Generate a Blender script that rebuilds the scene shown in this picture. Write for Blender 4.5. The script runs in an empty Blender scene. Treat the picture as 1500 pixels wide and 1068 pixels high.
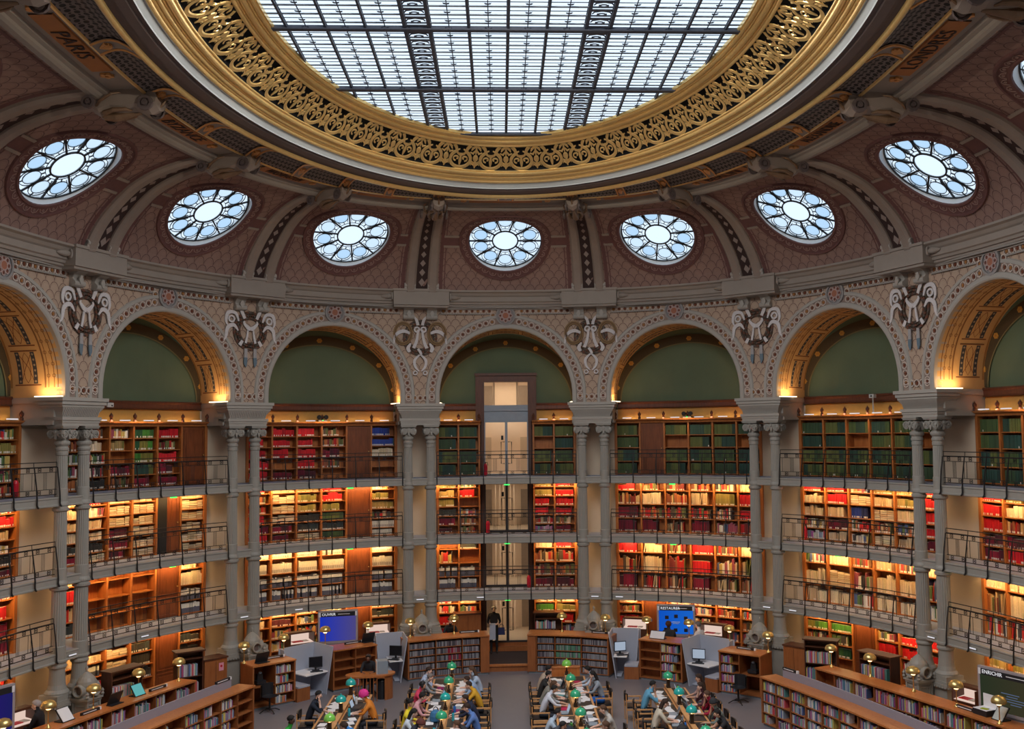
import bpy, math, random
import numpy as np
from mathutils import Matrix, Vector
random.seed(7)
RNG = random.Random(11)
PI = math.pi
SC = bpy.context.scene
COL = SC.collection

# ------------------------------------------------------------------ camera, sky, exposure
cam_d = bpy.data.cameras.new('camera')
cam = bpy.data.objects.new('camera', cam_d); COL.objects.link(cam)
cam_d.sensor_fit = 'HORIZONTAL'; cam_d.sensor_width = 36.0
cam_d.lens = 1463.41 / 1500 * 36.0
cam_d.shift_x = -47.0176 / 1500
cam_d.clip_start = 0.05; cam_d.clip_end = 200
CAM = Vector((-0.2202, -19.0362, 8.4259))
_pit, _yaw, _roll = 0.06887, 0.04428, -0.010924
_f = Vector((math.sin(_yaw) * math.cos(_pit), math.cos(_yaw) * math.cos(_pit), math.sin(_pit)))
_r0 = Vector((math.cos(_yaw), -math.sin(_yaw), 0)); _u0 = _r0.cross(_f)
_r = _r0 * math.cos(_roll) + _u0 * math.sin(_roll)
_u = _u0 * math.cos(_roll) - _r0 * math.sin(_roll)
cam.matrix_world = Matrix(((_r.x, _u.x, -_f.x, CAM.x), (_r.y, _u.y, -_f.y, CAM.y), (_r.z, _u.z, -_f.z, CAM.z), (0, 0, 0, 1)))
SC.camera = cam

world = bpy.data.worlds.new('sky'); SC.world = world; world.use_nodes = True
bg = world.node_tree.nodes['Background']
bg.inputs[0].default_value = (0.80, 0.90, 1.0, 1); bg.inputs[1].default_value = 1.30
SC.view_settings.view_transform = 'Standard'; SC.view_settings.look = 'None'
SC.view_settings.gamma = 1.0; SC.view_settings.use_curve_mapping = False
SC.view_settings.exposure = 0.0
SC.cycles.use_denoising = True
SC.cycles.max_bounces = 7; SC.cycles.diffuse_bounces = 5; SC.cycles.glossy_bounces = 3
SC.cycles.transmission_bounces = 4; SC.cycles.transparent_max_bounces = 8
SC.cycles.sample_clamp_indirect = 4.0
SC.cycles.use_adaptive_sampling = True; SC.cycles.adaptive_threshold = 0.02

def area_light(name, loc, direction, sx, sy, watts, color, portal=False, xaxis=None):
    d = bpy.data.lights.new(name, 'AREA'); d.shape = 'RECTANGLE'; d.size = sx; d.size_y = sy
    d.energy = watts; d.color = color
    if portal: d.cycles.is_portal = True
    o = bpy.data.objects.new(name, d); COL.objects.link(o)
    z = -Vector(direction).normalized()
    x = Vector(xaxis) if xaxis is not None else Vector((1, 0, 0))
    x = (x - z * x.dot(z)).normalized(); y = z.cross(x)
    o.matrix_world = Matrix(((x.x, y.x, z.x, loc[0]), (x.y, y.y, z.y, loc[1]), (x.z, y.z, z.z, loc[2]), (0, 0, 0, 1)))
    return o
area_light('skylight_portal', (0, 0, 17.25), (0, 0, -1), 11.5, 19.0, 1, (1, 1, 1), portal=True)
_dl = area_light('skylight_daylight', (0, 0, 16.55), (0, 0, -1), 9.0, 16.2, 2500, (1.0, .975, .96)); _dl.data.shape = 'ELLIPSE'

# ------------------------------------------------------------------ the oval: every ring of the hall is an offset of one curve
AX, BY, NE = 13.4574, 18.0, 2.36227
_t = np.linspace(0, 2 * PI, 16001)
_e = 2 / NE
_cx = AX * np.sign(np.sin(_t)) * np.abs(np.sin(_t)) ** _e
_cy = BY * np.sign(np.cos(_t)) * np.abs(np.cos(_t)) ** _e
_cs = np.concatenate([[0], np.cumsum(np.hypot(np.diff(_cx), np.diff(_cy)))])
PER = float(_cs[-1]); LB = PER / 16.0
def curve_at(s):
    s = s % PER
    return float(np.interp(s, _cs, _cx)), float(np.interp(s, _cs, _cy))
def frame_s(s):
    x, y = curve_at(s)
    x1, y1 = curve_at(s + .06); x0, y0 = curve_at(s - .06)
    tx, ty = x1 - x0, y1 - y0; n = math.hypot(tx, ty); tx /= n; ty /= n
    return x, y, tx, ty
_fr = {}
def W(s, o, z):                      # arc length s on the column line, offset o towards the middle, height z
    q = round(s, 4)
    f = _fr.get(q)
    if f is None:
        f = frame_s(s); _fr[q] = f
    x, y, tx, ty = f
    return (x + ty * o, y - tx * o, z)
class Fr:                            # a rigid local frame: u along the wall (to the viewer's right), o towards the middle, z up
    def __init__(self, x, y, ux, uy, z=0.0):
        self.x, self.y, self.ux, self.uy, self.z = x, y, ux, uy, z
    def __call__(self, u, o, z):
        return (self.x + self.ux * u + self.uy * o, self.y + self.uy * u - self.ux * o, self.z + z)
    def rot(self): return math.atan2(self.uy, self.ux)
    def at(self, u, o, z=0.0):
        p = self(u, o, z); return Fr(p[0], p[1], self.ux, self.uy, p[2])
    def turned(self, a):
        c, s = math.cos(a), math.sin(a)
        return Fr(self.x, self.y, self.ux * c - self.uy * s, self.ux * s + self.uy * c, self.z)
def bayframe(k, off=0.0):            # frame at bay position k (0 = the doorway bay, +-0.5 = its piers)
    x, y, tx, ty = frame_s(k * LB)
    return Fr(x + ty * off, y - tx * off, tx, ty)
def R8(a): return math.radians(a)

# ------------------------------------------------------------------ geometry helpers
class G:
    def __init__(self): self.v = []; self.f = []; self.c = []; self.uv = []; self.cur = None
    def quad(self, a, b, c, d, uv=None):
        n = len(self.v); self.v += [a, b, c, d]; self.f.append((n, n + 1, n + 2, n + 3)); self.c.append(self.cur)
        if uv: self.uv += uv
    def poly(self, pts):
        n = len(self.v); self.v += list(pts); self.f.append(tuple(range(n, n + len(pts)))); self.c.append(self.cur)
    def grid(self, P, closed_u=False, closed_v=False, uv=None):     # P[i][j]
        n0 = len(self.v); nu = len(P); nv = len(P[0])
        for r in P: self.v += r
        for i in range(nu if closed_u else nu - 1):
            i2 = (i + 1) % nu
            for j in range(nv if closed_v else nv - 1):
                j2 = (j + 1) % nv
                self.f.append((n0 + i * nv + j, n0 + i2 * nv + j, n0 + i2 * nv + j2, n0 + i * nv + j2)); self.c.append(self.cur)
                if uv: self.uv += [uv[i][j], uv[i2][j], uv[i2][j2], uv[i][j2]]
    def box(self, F, u0, u1, o0, o1, z0, z1, taper=0.0):
        t = taper
        a = [F(u0, o0, z0), F(u1, o0, z0), F(u1, o1, z0), F(u0, o1, z0)]
        b = [F(u0 + t, o0 + t, z1), F(u1 - t, o0 + t, z1), F(u1 - t, o1 - t, z1), F(u0 + t, o1 - t, z1)]
        n = len(self.v); self.v += a + b
        for q in ((0, 1, 2, 3), (7, 6, 5, 4), (0, 4, 5, 1), (1, 5, 6, 2), (2, 6, 7, 3), (3, 7, 4, 0)):
            self.f.append(tuple(n + i for i in q)); self.c.append(self.cur)
    def lathe(self, F, prof, n=16, a0=0.0, u=0.0, o=0.0, cap=True, flute=0.0):
        P = []
        for r, z in prof:
            row = []
            for i in range(n):
                a = a0 + 2 * PI * i / n
                rr = r * (1 - flute * (i % 2))
                row.append(F(u + rr * math.cos(a), o + rr * math.sin(a), z))
            P.append(row)
        n0 = len(self.v)
        self.grid(P, closed_v=True)
        if cap:
            m = len(prof)
            self.f.append(tuple(n0 + i for i in range(n))); self.c.append(self.cur)
            self.f.append(tuple(n0 + (m - 1) * n + i for i in reversed(range(n)))); self.c.append(self.cur)
    def tube(self, pts, r, n=6, closed=False, rz=None):
        pts = [Vector(p) for p in pts]; m = len(pts); P = []
        up = Vector((0, 0, 1))
        for i, p in enumerate(pts):
            a = pts[(i - 1) % m] if (closed or i > 0) else p
            b = pts[(i + 1) % m] if (closed or i < m - 1) else p
            d = (b - a)
            d = d.normalized() if d.length > 1e-9 else Vector((0, 0, 1))
            x = d.cross(up)
            if x.length < 1e-3: x = d.cross(Vector((0.3, 1, 0)))
            x.normalize(); y = x.cross(d)
            rr = r[i] if isinstance(r, (list, tuple)) else r
            P.append([tuple(p + x * (rr * math.cos(2 * PI * j / n)) + y * (rr * math.sin(2 * PI * j / n))) for j in range(n)])
        n0 = len(self.v)
        self.grid(P, closed_u=closed, closed_v=True)
        if not closed:
            self.f.append(tuple(n0 + i for i in range(n))); self.c.append(self.cur)
            self.f.append(tuple(n0 + (m - 1) * n + i for i in reversed(range(n)))); self.c.append(self.cur)
    def strip(self, M, pts, w, t, closed=False):
        # flat ribbon of width w and thickness t along pts (2-D), mapped by M(x, y, h); w may be a list
        m = len(pts); rows = []
        for i in range(m):
            a = pts[(i - 1) % m] if (closed or i > 0) else pts[i]
            b = pts[(i + 1) % m] if (closed or i < m - 1) else pts[i]
            dx, dy = b[0] - a[0], b[1] - a[1]; L = math.hypot(dx, dy) or 1
            ww = (w[i] if isinstance(w, (list, tuple)) else w) / 2
            nx, ny = -dy / L * ww, dx / L * ww
            x, y = pts[i]
            rows.append([M(x + nx, y + ny, 0), M(x + nx, y + ny, t), M(x - nx, y - ny, t), M(x - nx, y - ny, 0)])
        self.grid(rows, closed_u=closed)
    def smooth_strip(self, M, pts, w, t, sub=4):
        m = len(pts); P = []; Wd = []
        ws = list(w) if isinstance(w, (list, tuple)) else [w] * m
        for i in range(m - 1):
            p0, p1, p2, p3 = pts[max(0, i - 1)], pts[i], pts[i + 1], pts[min(m - 1, i + 2)]
            for q in range(sub):
                a = q / sub
                P.append(tuple(.5 * (2 * p1[c] + (p2[c] - p0[c]) * a + (2 * p0[c] - 5 * p1[c] + 4 * p2[c] - p3[c]) * a * a + (3 * p1[c] - p0[c] - 3 * p2[c] + p3[c]) * a ** 3) for c in (0, 1)))
                Wd.append(ws[i] + (ws[i + 1] - ws[i]) * a)
        P.append(tuple(pts[-1])); Wd.append(ws[-1])
        self.strip(M, P, Wd, t)
    def disc(self, M, x, y, r, t, n=8, ry=None):
        ry = ry or r
        a = [M(x + r * math.cos(2 * PI * i / n), y + ry * math.sin(2 * PI * i / n), t) for i in range(n)]
        b = [M(x + r * math.cos(2 * PI * i / n), y + ry * math.sin(2 * PI * i / n), 0) for i in range(n)]
        n0 = len(self.v); self.v += a + b
        self.f.append(tuple(n0 + i for i in range(n))); self.c.append(self.cur)
        for i in range(n):
            j = (i + 1) % n
            self.f.append((n0 + i, n0 + n + i, n0 + n + j, n0 + j)); self.c.append(self.cur)
    def build(self, name, mat, parent=None, smooth=False, kind=None, local=False, flip=False):
        return link_mesh(name, self.mesh(name, mat, parent, smooth, local), parent, kind)
    def mesh(self, name, mat, parent=None, smooth=False, local=False):
        me = bpy.data.meshes.new(name)
        v = self.v
        if parent is not None and not local:
            inv = np.array(MW[parent.name].inverted())
            a = np.asarray(v, float); v = (a @ inv[:3, :3].T + inv[:3, 3]).tolist()
        me.from_pydata(v, [], self.f)
        if any(c is not None for c in self.c):
            at = me.attributes.new('Col', 'FLOAT_COLOR', 'FACE')
            buf = np.ones((len(self.f), 4), np.float32)
            for i, c in enumerate(self.c):
                if c is not None: buf[i, :3] = c
            at.data.foreach_set('color', buf.ravel())
        if self.uv and len(self.uv) == sum(len(f) for f in self.f):
            ul = me.uv_layers.new(name='UVMap'); ul.data.foreach_set('uv', np.asarray(self.uv, np.float32).ravel())
        if smooth: me.polygons.foreach_set('use_smooth', [True] * len(me.polygons))
        for m in (mat if isinstance(mat, (list, tuple)) else [mat]): me.materials.append(m)
        me.update()
        return me
MW = {}                                # world matrices of the parents, known before the depsgraph is
def link_mesh(name, me, parent=None, kind=None, mat=None):
    o = bpy.data.objects.new(name, me); COL.objects.link(o)
    if parent is not None:
        o.parent = parent
        MW[o.name] = MW[parent.name]
    else: MW[o.name] = Matrix.Identity(4)
    if kind: o['kind'] = kind
    return o
def tag(o, label, cat, group=None, kind=None):
    o['label'] = label; o['category'] = cat
    if group: o['group'] = group
    if kind: o['kind'] = kind
    return o
def empty(name, F=None, label=None, cat=None, group=None, kind=None, rot=None):
    o = bpy.data.objects.new(name, None); COL.objects.link(o); o.empty_display_size = .1
    if F is not None:
        o.location = (F.x, F.y, F.z); o.rotation_euler = (0, 0, F.rot() if rot is None else rot)
        MW[o.name] = Matrix.Translation(o.location) @ Matrix.Rotation(o.rotation_euler[2], 4, 'Z')
    else: MW[o.name] = Matrix.Identity(4)
    if label: tag(o, label, cat, group, kind)
    return o
_ub = {}
def unit_box(mat):                     # shared 1 x 1 x 1 box, one per material
    if mat.name not in _ub:
        g = G(); g.box(lambda u, o, z: (u, o, z), -.5, .5, -.5, .5, -.5, .5)
        _ub[mat.name] = g.mesh('board', mat, None)
    return _ub[mat.name]
def board(name, mat, parent, F, u0, u1, o0, o1, z0, z1, label=None):
    """a box part given in frame F's coordinates, as a scaled copy of the shared box"""
    o = bpy.data.objects.new(name, unit_box(mat)); COL.objects.link(o)
    c = F((u0 + u1) / 2, (o0 + o1) / 2, (z0 + z1) / 2)
    m = Matrix.Translation(c) @ Matrix.Rotation(F.rot(), 4, 'Z') @ Matrix.Scale(1, 4)
    m = m @ Matrix.Diagonal((u1 - u0, o1 - o0, z1 - z0, 1))
    if parent is not None:
        o.parent = parent; o.matrix_basis = MW[parent.name].inverted() @ m
        MW[o.name] = m
    else: o.matrix_basis = m; MW[o.name] = m
    if label: o['label'] = label
    return o
def copy_tree(src, loc, rotz, label=None, group=None):
    r = src.copy(); COL.objects.link(r); r.location = loc; r.rotation_euler = (0, 0, rotz)
    MW[r.name] = Matrix.Translation(loc) @ Matrix.Rotation(rotz, 4, 'Z')
    if label: r['label'] = label
    if group: r['group'] = group
    for ch in list(src.children):
        c = ch.copy(); COL.objects.link(c); c.parent = r
        for g in list(ch.children):
            d = g.copy(); COL.objects.link(d); d.parent = c
    return r
def sweep(g, prof, s0, s1, n, closed=False):      # profile of (o, z) swept along the oval
    P = []
    for i in range(n if closed else n + 1):
        s = s0 + (s1 - s0) * i / n
        P.append([W(s, o, z) for o, z in prof])
    g.grid(P, closed_u=closed)
def ellp(d, a):                                    # point on the ring of the skylight, d metres inwards of its lip
    return ((7.02 - d) * math.sin(a), (11.58 - 1.5 * d) * math.cos(a))
def sweep_ring(g, prof, n=160, a0=0, a1=2 * PI):
    closed = abs(a1 - a0 - 2 * PI) < 1e-6
    P = []
    for i in range(n if closed else n + 1):
        a = a0 + (a1 - a0) * i / n
        P.append([ellp(d, a) + (z,) for d, z in prof])
    g.grid(P, closed_u=closed)

# ------------------------------------------------------------------ materials
class NT:
    def __init__(self, name):
        m = bpy.data.materials.new(name); m.use_nodes = True; self.m = m; self.t = m.node_tree
        self.t.nodes.clear()
        self.out = self.t.nodes.new('ShaderNodeOutputMaterial')
    def n(self, typ, **kw):
        x = self.t.nodes.new(typ)
        for k, v in kw.items():
            if k.startswith('i_'):
                key = k[2:]; key = int(key) if key.isdigit() else key.replace('_', ' ')
                self.set(x.inputs[key], v)
            else: setattr(x, k, v)
        return x
    def set(self, sock, v):
        if isinstance(v, bpy.types.NodeSocket): self.t.links.new(v, sock)
        elif hasattr(v, 'outputs'): self.t.links.new(v.outputs[0], sock)
        else:
            if sock.type == 'RGBA' and len(v) == 3: v = (*v, 1)
            sock.default_value = v
    def math(self, op, a, b=0.0, c=None):
        x = self.t.nodes.new('ShaderNodeMath'); x.operation = op
        self.set(x.inputs[0], a); self.set(x.inputs[1], b)
        if c is not None: self.set(x.inputs[2], c)
        return x.outputs[0]
    def mix(self, fac, a, b):
        x = self.t.nodes.new('ShaderNodeMix'); x.data_type = 'RGBA'
        self.set(x.inputs[0], fac); self.set(x.inputs[6], a); self.set(x.inputs[7], b)
        return x.outputs[2]
    def ramp(self, fac, stops):
        x = self.t.nodes.new('ShaderNodeValToRGB')
        e = x.color_ramp.elements
        while len(e) < len(stops): e.new(.5)
        for q, (p, c) in zip(e, stops): q.position = p; q.color = (*c, 1)
        self.set(x.inputs[0], fac); return x.outputs[0]
    def noise(self, scale, detail=3, vec=None, rough=.55):
        x = self.n('ShaderNodeTexNoise'); x.inputs['Scale'].default_value = scale; x.inputs['Detail'].default_value = detail
        x.inputs['Roughness'].default_value = rough
        if vec is not None: self.set(x.inputs['Vector'], vec)
        return x.outputs[0]
    def pos(self): return self.n('ShaderNodeNewGeometry').outputs['Position']
    def bsdf(self, color, rough=.6, metal=0.0, spec=.5, bump=None, bstr=.2, **kw):
        b = self.n('ShaderNodeBsdfPrincipled')
        self.set(b.inputs['Base Color'], color); self.set(b.inputs['Roughness'], rough); self.set(b.inputs['Metallic'], metal)
        self.set(b.inputs['Specular IOR Level'], spec)
        if bump is not None:
            bp = self.n('ShaderNodeBump'); bp.inputs['Strength'].default_value = bstr; bp.inputs['Distance'].default_value = .02
            self.set(bp.inputs['Height'], bump); self.t.links.new(bp.outputs[0], b.inputs['Normal'])
        for k, v in kw.items(): self.set(b.inputs[k.replace('_', ' ')], v)
        self.t.links.new(b.outputs[0], self.out.inputs[0])
        return self.m
def lin(r, g, b):
    f = lambda c: (c / 255 / 12.92) if c / 255 <= .04045 else ((c / 255 + .055) / 1.055) ** 2.4
    return (f(r), f(g), f(b))
def plain(name, rgb, rough=.6, metal=0.0, var=.12, scale=6.0, spec=.4):
    t = NT(name); nz = t.noise(scale, 3, t.pos())
    a = tuple(c * (1 - var) for c in rgb); b = tuple(min(1, c * (1 + var)) for c in rgb)
    return t.bsdf(t.mix(nz, a, b), rough, metal, spec)
def wood(name, dark, light, rough=.45, scale=2.0):
    t = NT(name); p = t.pos()
    mp = t.n('ShaderNodeMapping'); t.set(mp.inputs[0], p); mp.inputs['Scale'].default_value = (scale * 6, scale * 6, scale)
    nz = t.noise(1.2, 4, mp.outputs[0], .6)
    n2 = t.noise(.7, 2, p)
    f = t.math('ADD', t.math('MULTIPLY', nz, .7), t.math('MULTIPLY', n2, .3))
    return t.bsdf(t.ramp(f, [(.3, dark), (.7, light)]), rough, 0, .45)
def emit(name, rgb, strength):
    t = NT(name); e = t.n('ShaderNodeEmission'); t.set(e.inputs[0], rgb); e.inputs[1].default_value = strength
    t.t.links.new(e.outputs[0], t.out.inputs[0]); return t.m
def scales(name, base, line, w, h, lw=.09, var=.15, rough=.8):
    """painted fish-scale canvas: arcs in rows, each row shifted by half a scale"""
    t = NT(name); uv = t.n('ShaderNodeUVMap').outputs[0]
    sp = t.n('ShaderNodeSeparateXYZ'); t.set(sp.inputs[0], uv)
    x = t.math('DIVIDE', sp.outputs[0], w); y = t.math('DIVIDE', sp.outputs[1], h)
    row = t.math('FLOOR', y)
    fx = t.math('SUBTRACT', t.math('FRACT', t.math('ADD', x, t.math('MULTIPLY', t.math('FRACT', t.math('MULTIPLY', row, .5)), 1.0))), .5)
    fy = t.math('FRACT', y)
    d = t.math('SUBTRACT', t.math('SQRT', t.math('ADD', t.math('MULTIPLY', t.math('MULTIPLY', fx, fx), 4.0), t.math('MULTIPLY', fy, fy))), 1.0)
    ln = t.math('LESS_THAN', t.math('ABSOLUTE', d), lw)
    ln2 = t.math('MULTIPLY', t.math('LESS_THAN', t.math('ABSOLUTE', t.math('ADD', d, .22)), lw * .45), .35)
    l = t.math('MAXIMUM', ln, ln2)
    nz = t.noise(1.3, 4, t.pos()); n2 = t.noise(14, 2, t.pos())
    f = t.math('ADD', t.math('MULTIPLY', nz, .65), t.math('MULTIPLY', n2, .35))
    col = t.mix(f, tuple(c * (1 - var * 1.6) for c in base), tuple(c * (1 + var * 1.6) for c in base))
    return t.bsdf(t.mix(l, col, line), rough, 0, .2)
M = {}
M['stone'] = plain('grey_stone', (.36, .335, .30), .65, var=.07, scale=3)
M['iron'] = plain('grey_painted_iron', (.30, .285, .255), .5, var=.08, scale=5)
M['cornice'] = plain('dull_stucco', (.29, .25, .215), .7, var=.1, scale=3)
M['beige'] = plain('beige_plaster', (.55, .45, .34), .8, var=.1, scale=1.5)
M['scale_wall'] = scales('scale_canvas', (.43, .315, .235), (.17, .105, .088), .34, .23, lw=.055)
M['scale_dome'] = scales('scale_vault', (.26, .165, .138), (.12, .07, .062), .36, .27, lw=.05)
M['maroon'] = plain('maroon_paint', (.135, .06, .055), .7, var=.2, scale=8)
M['ribgrey'] = plain('rib_paint', (.27, .215, .18), .65, var=.12, scale=3)
M['darkbrown'] = plain('dark_brown_paint', (.12, .09, .085), .55, var=.12)
M['white_paint'] = plain('white_paint', (.44, .47, .47), .5, var=.04)
M['reveal'] = plain('pale_reveal', (.75, .78, .80), .6, var=.04)
M['gold'] = plain('gilding', (1.0, .66, .27), .28, .65, .14, 9)
M['gold_dull'] = plain('dull_gilding', (.70, .36, .13), .45, .5, .2, 9)
M['brass'] = plain('brass', (.72, .55, .22), .34, .9, .06)
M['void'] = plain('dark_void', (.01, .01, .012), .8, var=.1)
M['steel'] = plain('dark_blue_steel', (.05, .06, .09), .5, 0, .15)
M['steel_grey'] = plain('grey_steel', (.26, .31, .37), .5, 0, .1)
M['lead'] = plain('black_lead', (.012, .014, .018), .5, 0, .1)
M['black_iron'] = plain('black_iron', (.012, .011, .012), .45, 0, .15)
M['green_wall'] = plain('green_lunette', (.085, .122, .072), .8, var=.12, scale=1.2)
M['wood'] = wood('oak_bookcase', (.25, .075, .017), (.45, .158, .040))
M['wood_top'] = wood('oak_worktop', (.38, .12, .032), (.54, .195, .058), .32)
M['wood_counter'] = wood('oak_counter', (.25, .078, .024), (.37, .13, .042), .38)
M['wood_dark'] = wood('dark_oak', (.058, .019, .010), (.11, .037, .017))
M['wood_pale'] = wood('pale_beech', (.55, .26, .10), (.70, .38, .16), .4)
M['yellow'] = plain('ochre_band', (.36, .21, .05), .7, var=.12)
M['orange_sign'] = plain('orange_panel', (.40, .155, .045), .6, var=.15)
M['dark_letter'] = plain('dark_letter', (.03, .012, .012), .6)
M['cream'] = plain('cream_soffit', (.52, .33, .14), .75, var=.12, scale=4)
M['taupe'] = plain('taupe_door', (.30, .24, .19), .6)
M['band_brown'] = plain('bead_band_brown', (.27, .20, .165), .7)
M['bracket_bronze'] = plain('bracket_bronze', (.20, .12, .07), .5, .2, .25, 9)
M['lilac'] = plain('lilac_grey_panel', (.27, .26, .32), .5, 0, .05)
M['lobby'] = plain('cream_lobby', (.78, .64, .50), .7, var=.04)
M['floor'] = plain('grey_floor', (.185, .175, .20), .42, 0, .06, 2.0)
M['slabtop'] = plain('gallery_glass_floor', (.22, .26, .37), .5, 0, .1, 4)
def attr_mat(name, rough=.55, spec=.3, src='Col'):
    t = NT(name); a = t.n('ShaderNodeAttribute'); a.attribute_name = src
    nz = t.noise(30, 2, t.pos())
    c = t.mix(t.math('MULTIPLY', nz, .35), a.outputs['Color'], (0.02, .015, .01))
    return t.bsdf(c, rough, 0, spec)
M['paint'] = attr_mat('painted_colours', .75, .2)
M['books'] = attr_mat('book_cloth', .6, .25)
def objcol_mat(name, rough=.6):
    t = NT(name); a = t.n('ShaderNodeObjectInfo')
    nz = t.noise(20, 2, t.pos())
    c = t.mix(t.math('MULTIPLY', nz, .25), a.outputs['Color'], (0.02, .015, .01))
    return t.bsdf(c, rough, 0, .3)
M['objcol'] = objcol_mat('own_colour')
def glass_pane(name, tint, body, fac):
    t = NT(name)
    tr = t.n('ShaderNodeBsdfTransparent'); t.set(tr.inputs[0], tint)
    tl = t.n('ShaderNodeBsdfTranslucent'); t.set(tl.inputs[0], body)
    mx = t.n('ShaderNodeMixShader'); mx.inputs[0].default_value = fac
    t.t.links.new(tr.outputs[0], mx.inputs[1]); t.t.links.new(tl.outputs[0], mx.inputs[2])
    t.t.links.new(mx.outputs[0], t.out.inputs[0]); return t.m
M['sky_glass'] = glass_pane('skylight_glass', (.90, .95, 1.0), (.8, .86, .9), .25)
M['glass_white'] = glass_pane('white_stained_glass', (.80, .86, .92), (.8, .86, .9), .3)
M['glass_blue'] = glass_pane('pale_blue_stained_glass', (.60, .73, .83), (.6, .75, .9), .3)
M['led'] = emit('warm_led', (1, .74, .42), 9.0)
M['arch_led'] = emit('arch_led', (1, .80, .52), 3.0)
M['white_led'] = emit('white_fitting', (.95, .93, 1.0), .75)
M['exit_green'] = emit('green_exit_lamp', (.05, 1.0, .12), 2.2)
# ================================================================== THE SHELL
FLOORS = {1: 2.64, 2: 4.69, 3: 6.84}          # gallery floor heights
VIS = range(-4, 5)                             # bays the photo can see
ALLB = range(-7, 9)
# floor
g = G()
P = []
N_ = 128
for rr in (0.0, .5, .8, .94, 1.0):
    P.append([tuple(np.array(W(PER * i / N_, -1.6, 0)) * (rr, rr, 1)) for i in range(N_)])
g.grid(P, closed_v=True)
flo = g.build('floor', M['floor'], kind='structure')
tag(flo, 'grey linoleum reading room floor under the tables', 'floor')

# back wall of the drum (behind the bookcases), with lunettes, rails and pier panels
wb = empty('wall_back', None, 'outer wall of the oval hall with green lunettes behind the galleries', 'wall', kind='structure')
DOORW = 1.18                                   # half width of the wooden portal of the doorway bay
g = G()
n = 16 * 12
dS = (DOORW - .12) / 1.0
sweep(g, [(-1.52, 0), (-1.52, 9.3)], dS, PER - dS, n)
g.build('plaster', M['beige'], wb)
g = G(); sweep(g, [(-1.52, 9.3), (-1.50, 12.7)], dS, PER - dS, n)
P = [[W(u, -1.51, z) for z in (10.56, 12.7)] for u in (-dS, -.4, .4, dS)]
g.grid(P)
g.build('lunette', M['green_wall'], wb)
for k in VIS:
    g = G()                                    # brown rail and ochre band above the cases
    for a, b in (((-LB / 2 + .74), -DOORW + .08), (DOORW - .08, LB / 2 - .74)) if k == 0 else ((-LB / 2 + .74, LB / 2 - .74),):
        sweep(g, [(-1.5, 9.60), (-1.38, 9.60), (-1.36, 9.56), (-1.4, 9.5), (-1.4, 9.38), (-1.36, 9.34), (-1.5, 9.32)], k * LB + a, k * LB + b, 8)
    g.build('rail', M['wood_dark'], wb)
    g = G()
    for a, b in (((-LB / 2 + .74), -DOORW + .08), (DOORW - .08, LB / 2 - .74)) if k == 0 else ((-LB / 2 + .74, LB / 2 - .74),):
        sweep(g, [(-1.46, 9.34), (-1.44, 8.85)], k * LB + a, k * LB + b, 8)
    g.build('ochre_band', M['yellow'], wb)
    g = G()                                    # painted border of the lunette with its rosettes
    cz = 9.62
    Pn = []
    for i in range(41):
        a = PI * i / 40
        Pn.append([W(k * LB + 1.13 * r * math.cos(a), -1.47, cz + r * math.sin(a) * 1.03) for r in (2.06, 2.10, 2.40)])
    g.cur = (.075, .055, .028); g.grid([[r[1], r[2]] for r in Pn])
    g.cur = (.17, .15, .07); g.grid([[r[0], r[1]] for r in Pn])
    for i in range(7):
        a = PI * (i + .5) / 7
        cu, cv = 2.24 * 1.13 * math.cos(a), cz + 2.24 * 1.03 * math.sin(a)
        mp = lambda x, y, h: W(k * LB + cu + x, -1.465 + h, cv + y)
        g.cur = (.50, .26, .05)
        for q in range(6): g.disc(mp, .055 * math.cos(q * PI / 3), .055 * math.sin(q * PI / 3), .04, .02, 6)
        g.cur = (.45, .2, .04); g.disc(mp, 0, 0, .03, .03, 6)
    g.build('lunette_border', M['paint'], wb)
for k in ALLB:
    kp = k + .5
    F = bayframe(kp)
    g = G(); g.box(F, -.75, .75, -1.52, -1.13, 0, 8.8)
    if abs(kp) < 4.6:
        for zz in (FLOORS[1], FLOORS[2], FLOORS[3]):
            g.box(F, -.76, .76, -1.14, -1.115, zz, zz + .10)
        g.box(F, -.77, .77, -1.16, -1.10, 8.6, 8.72)
    g.build('pier_panel', M['beige'], wb)

def ring(g, mp, x, y, r, w, t, n=8, ry=None):
    ry = ry or r
    g.strip(mp, [(x + r * math.cos(2 * PI * i / n), y + ry * math.sin(2 * PI * i / n)) for i in range(n)], w, t, closed=True)
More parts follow.
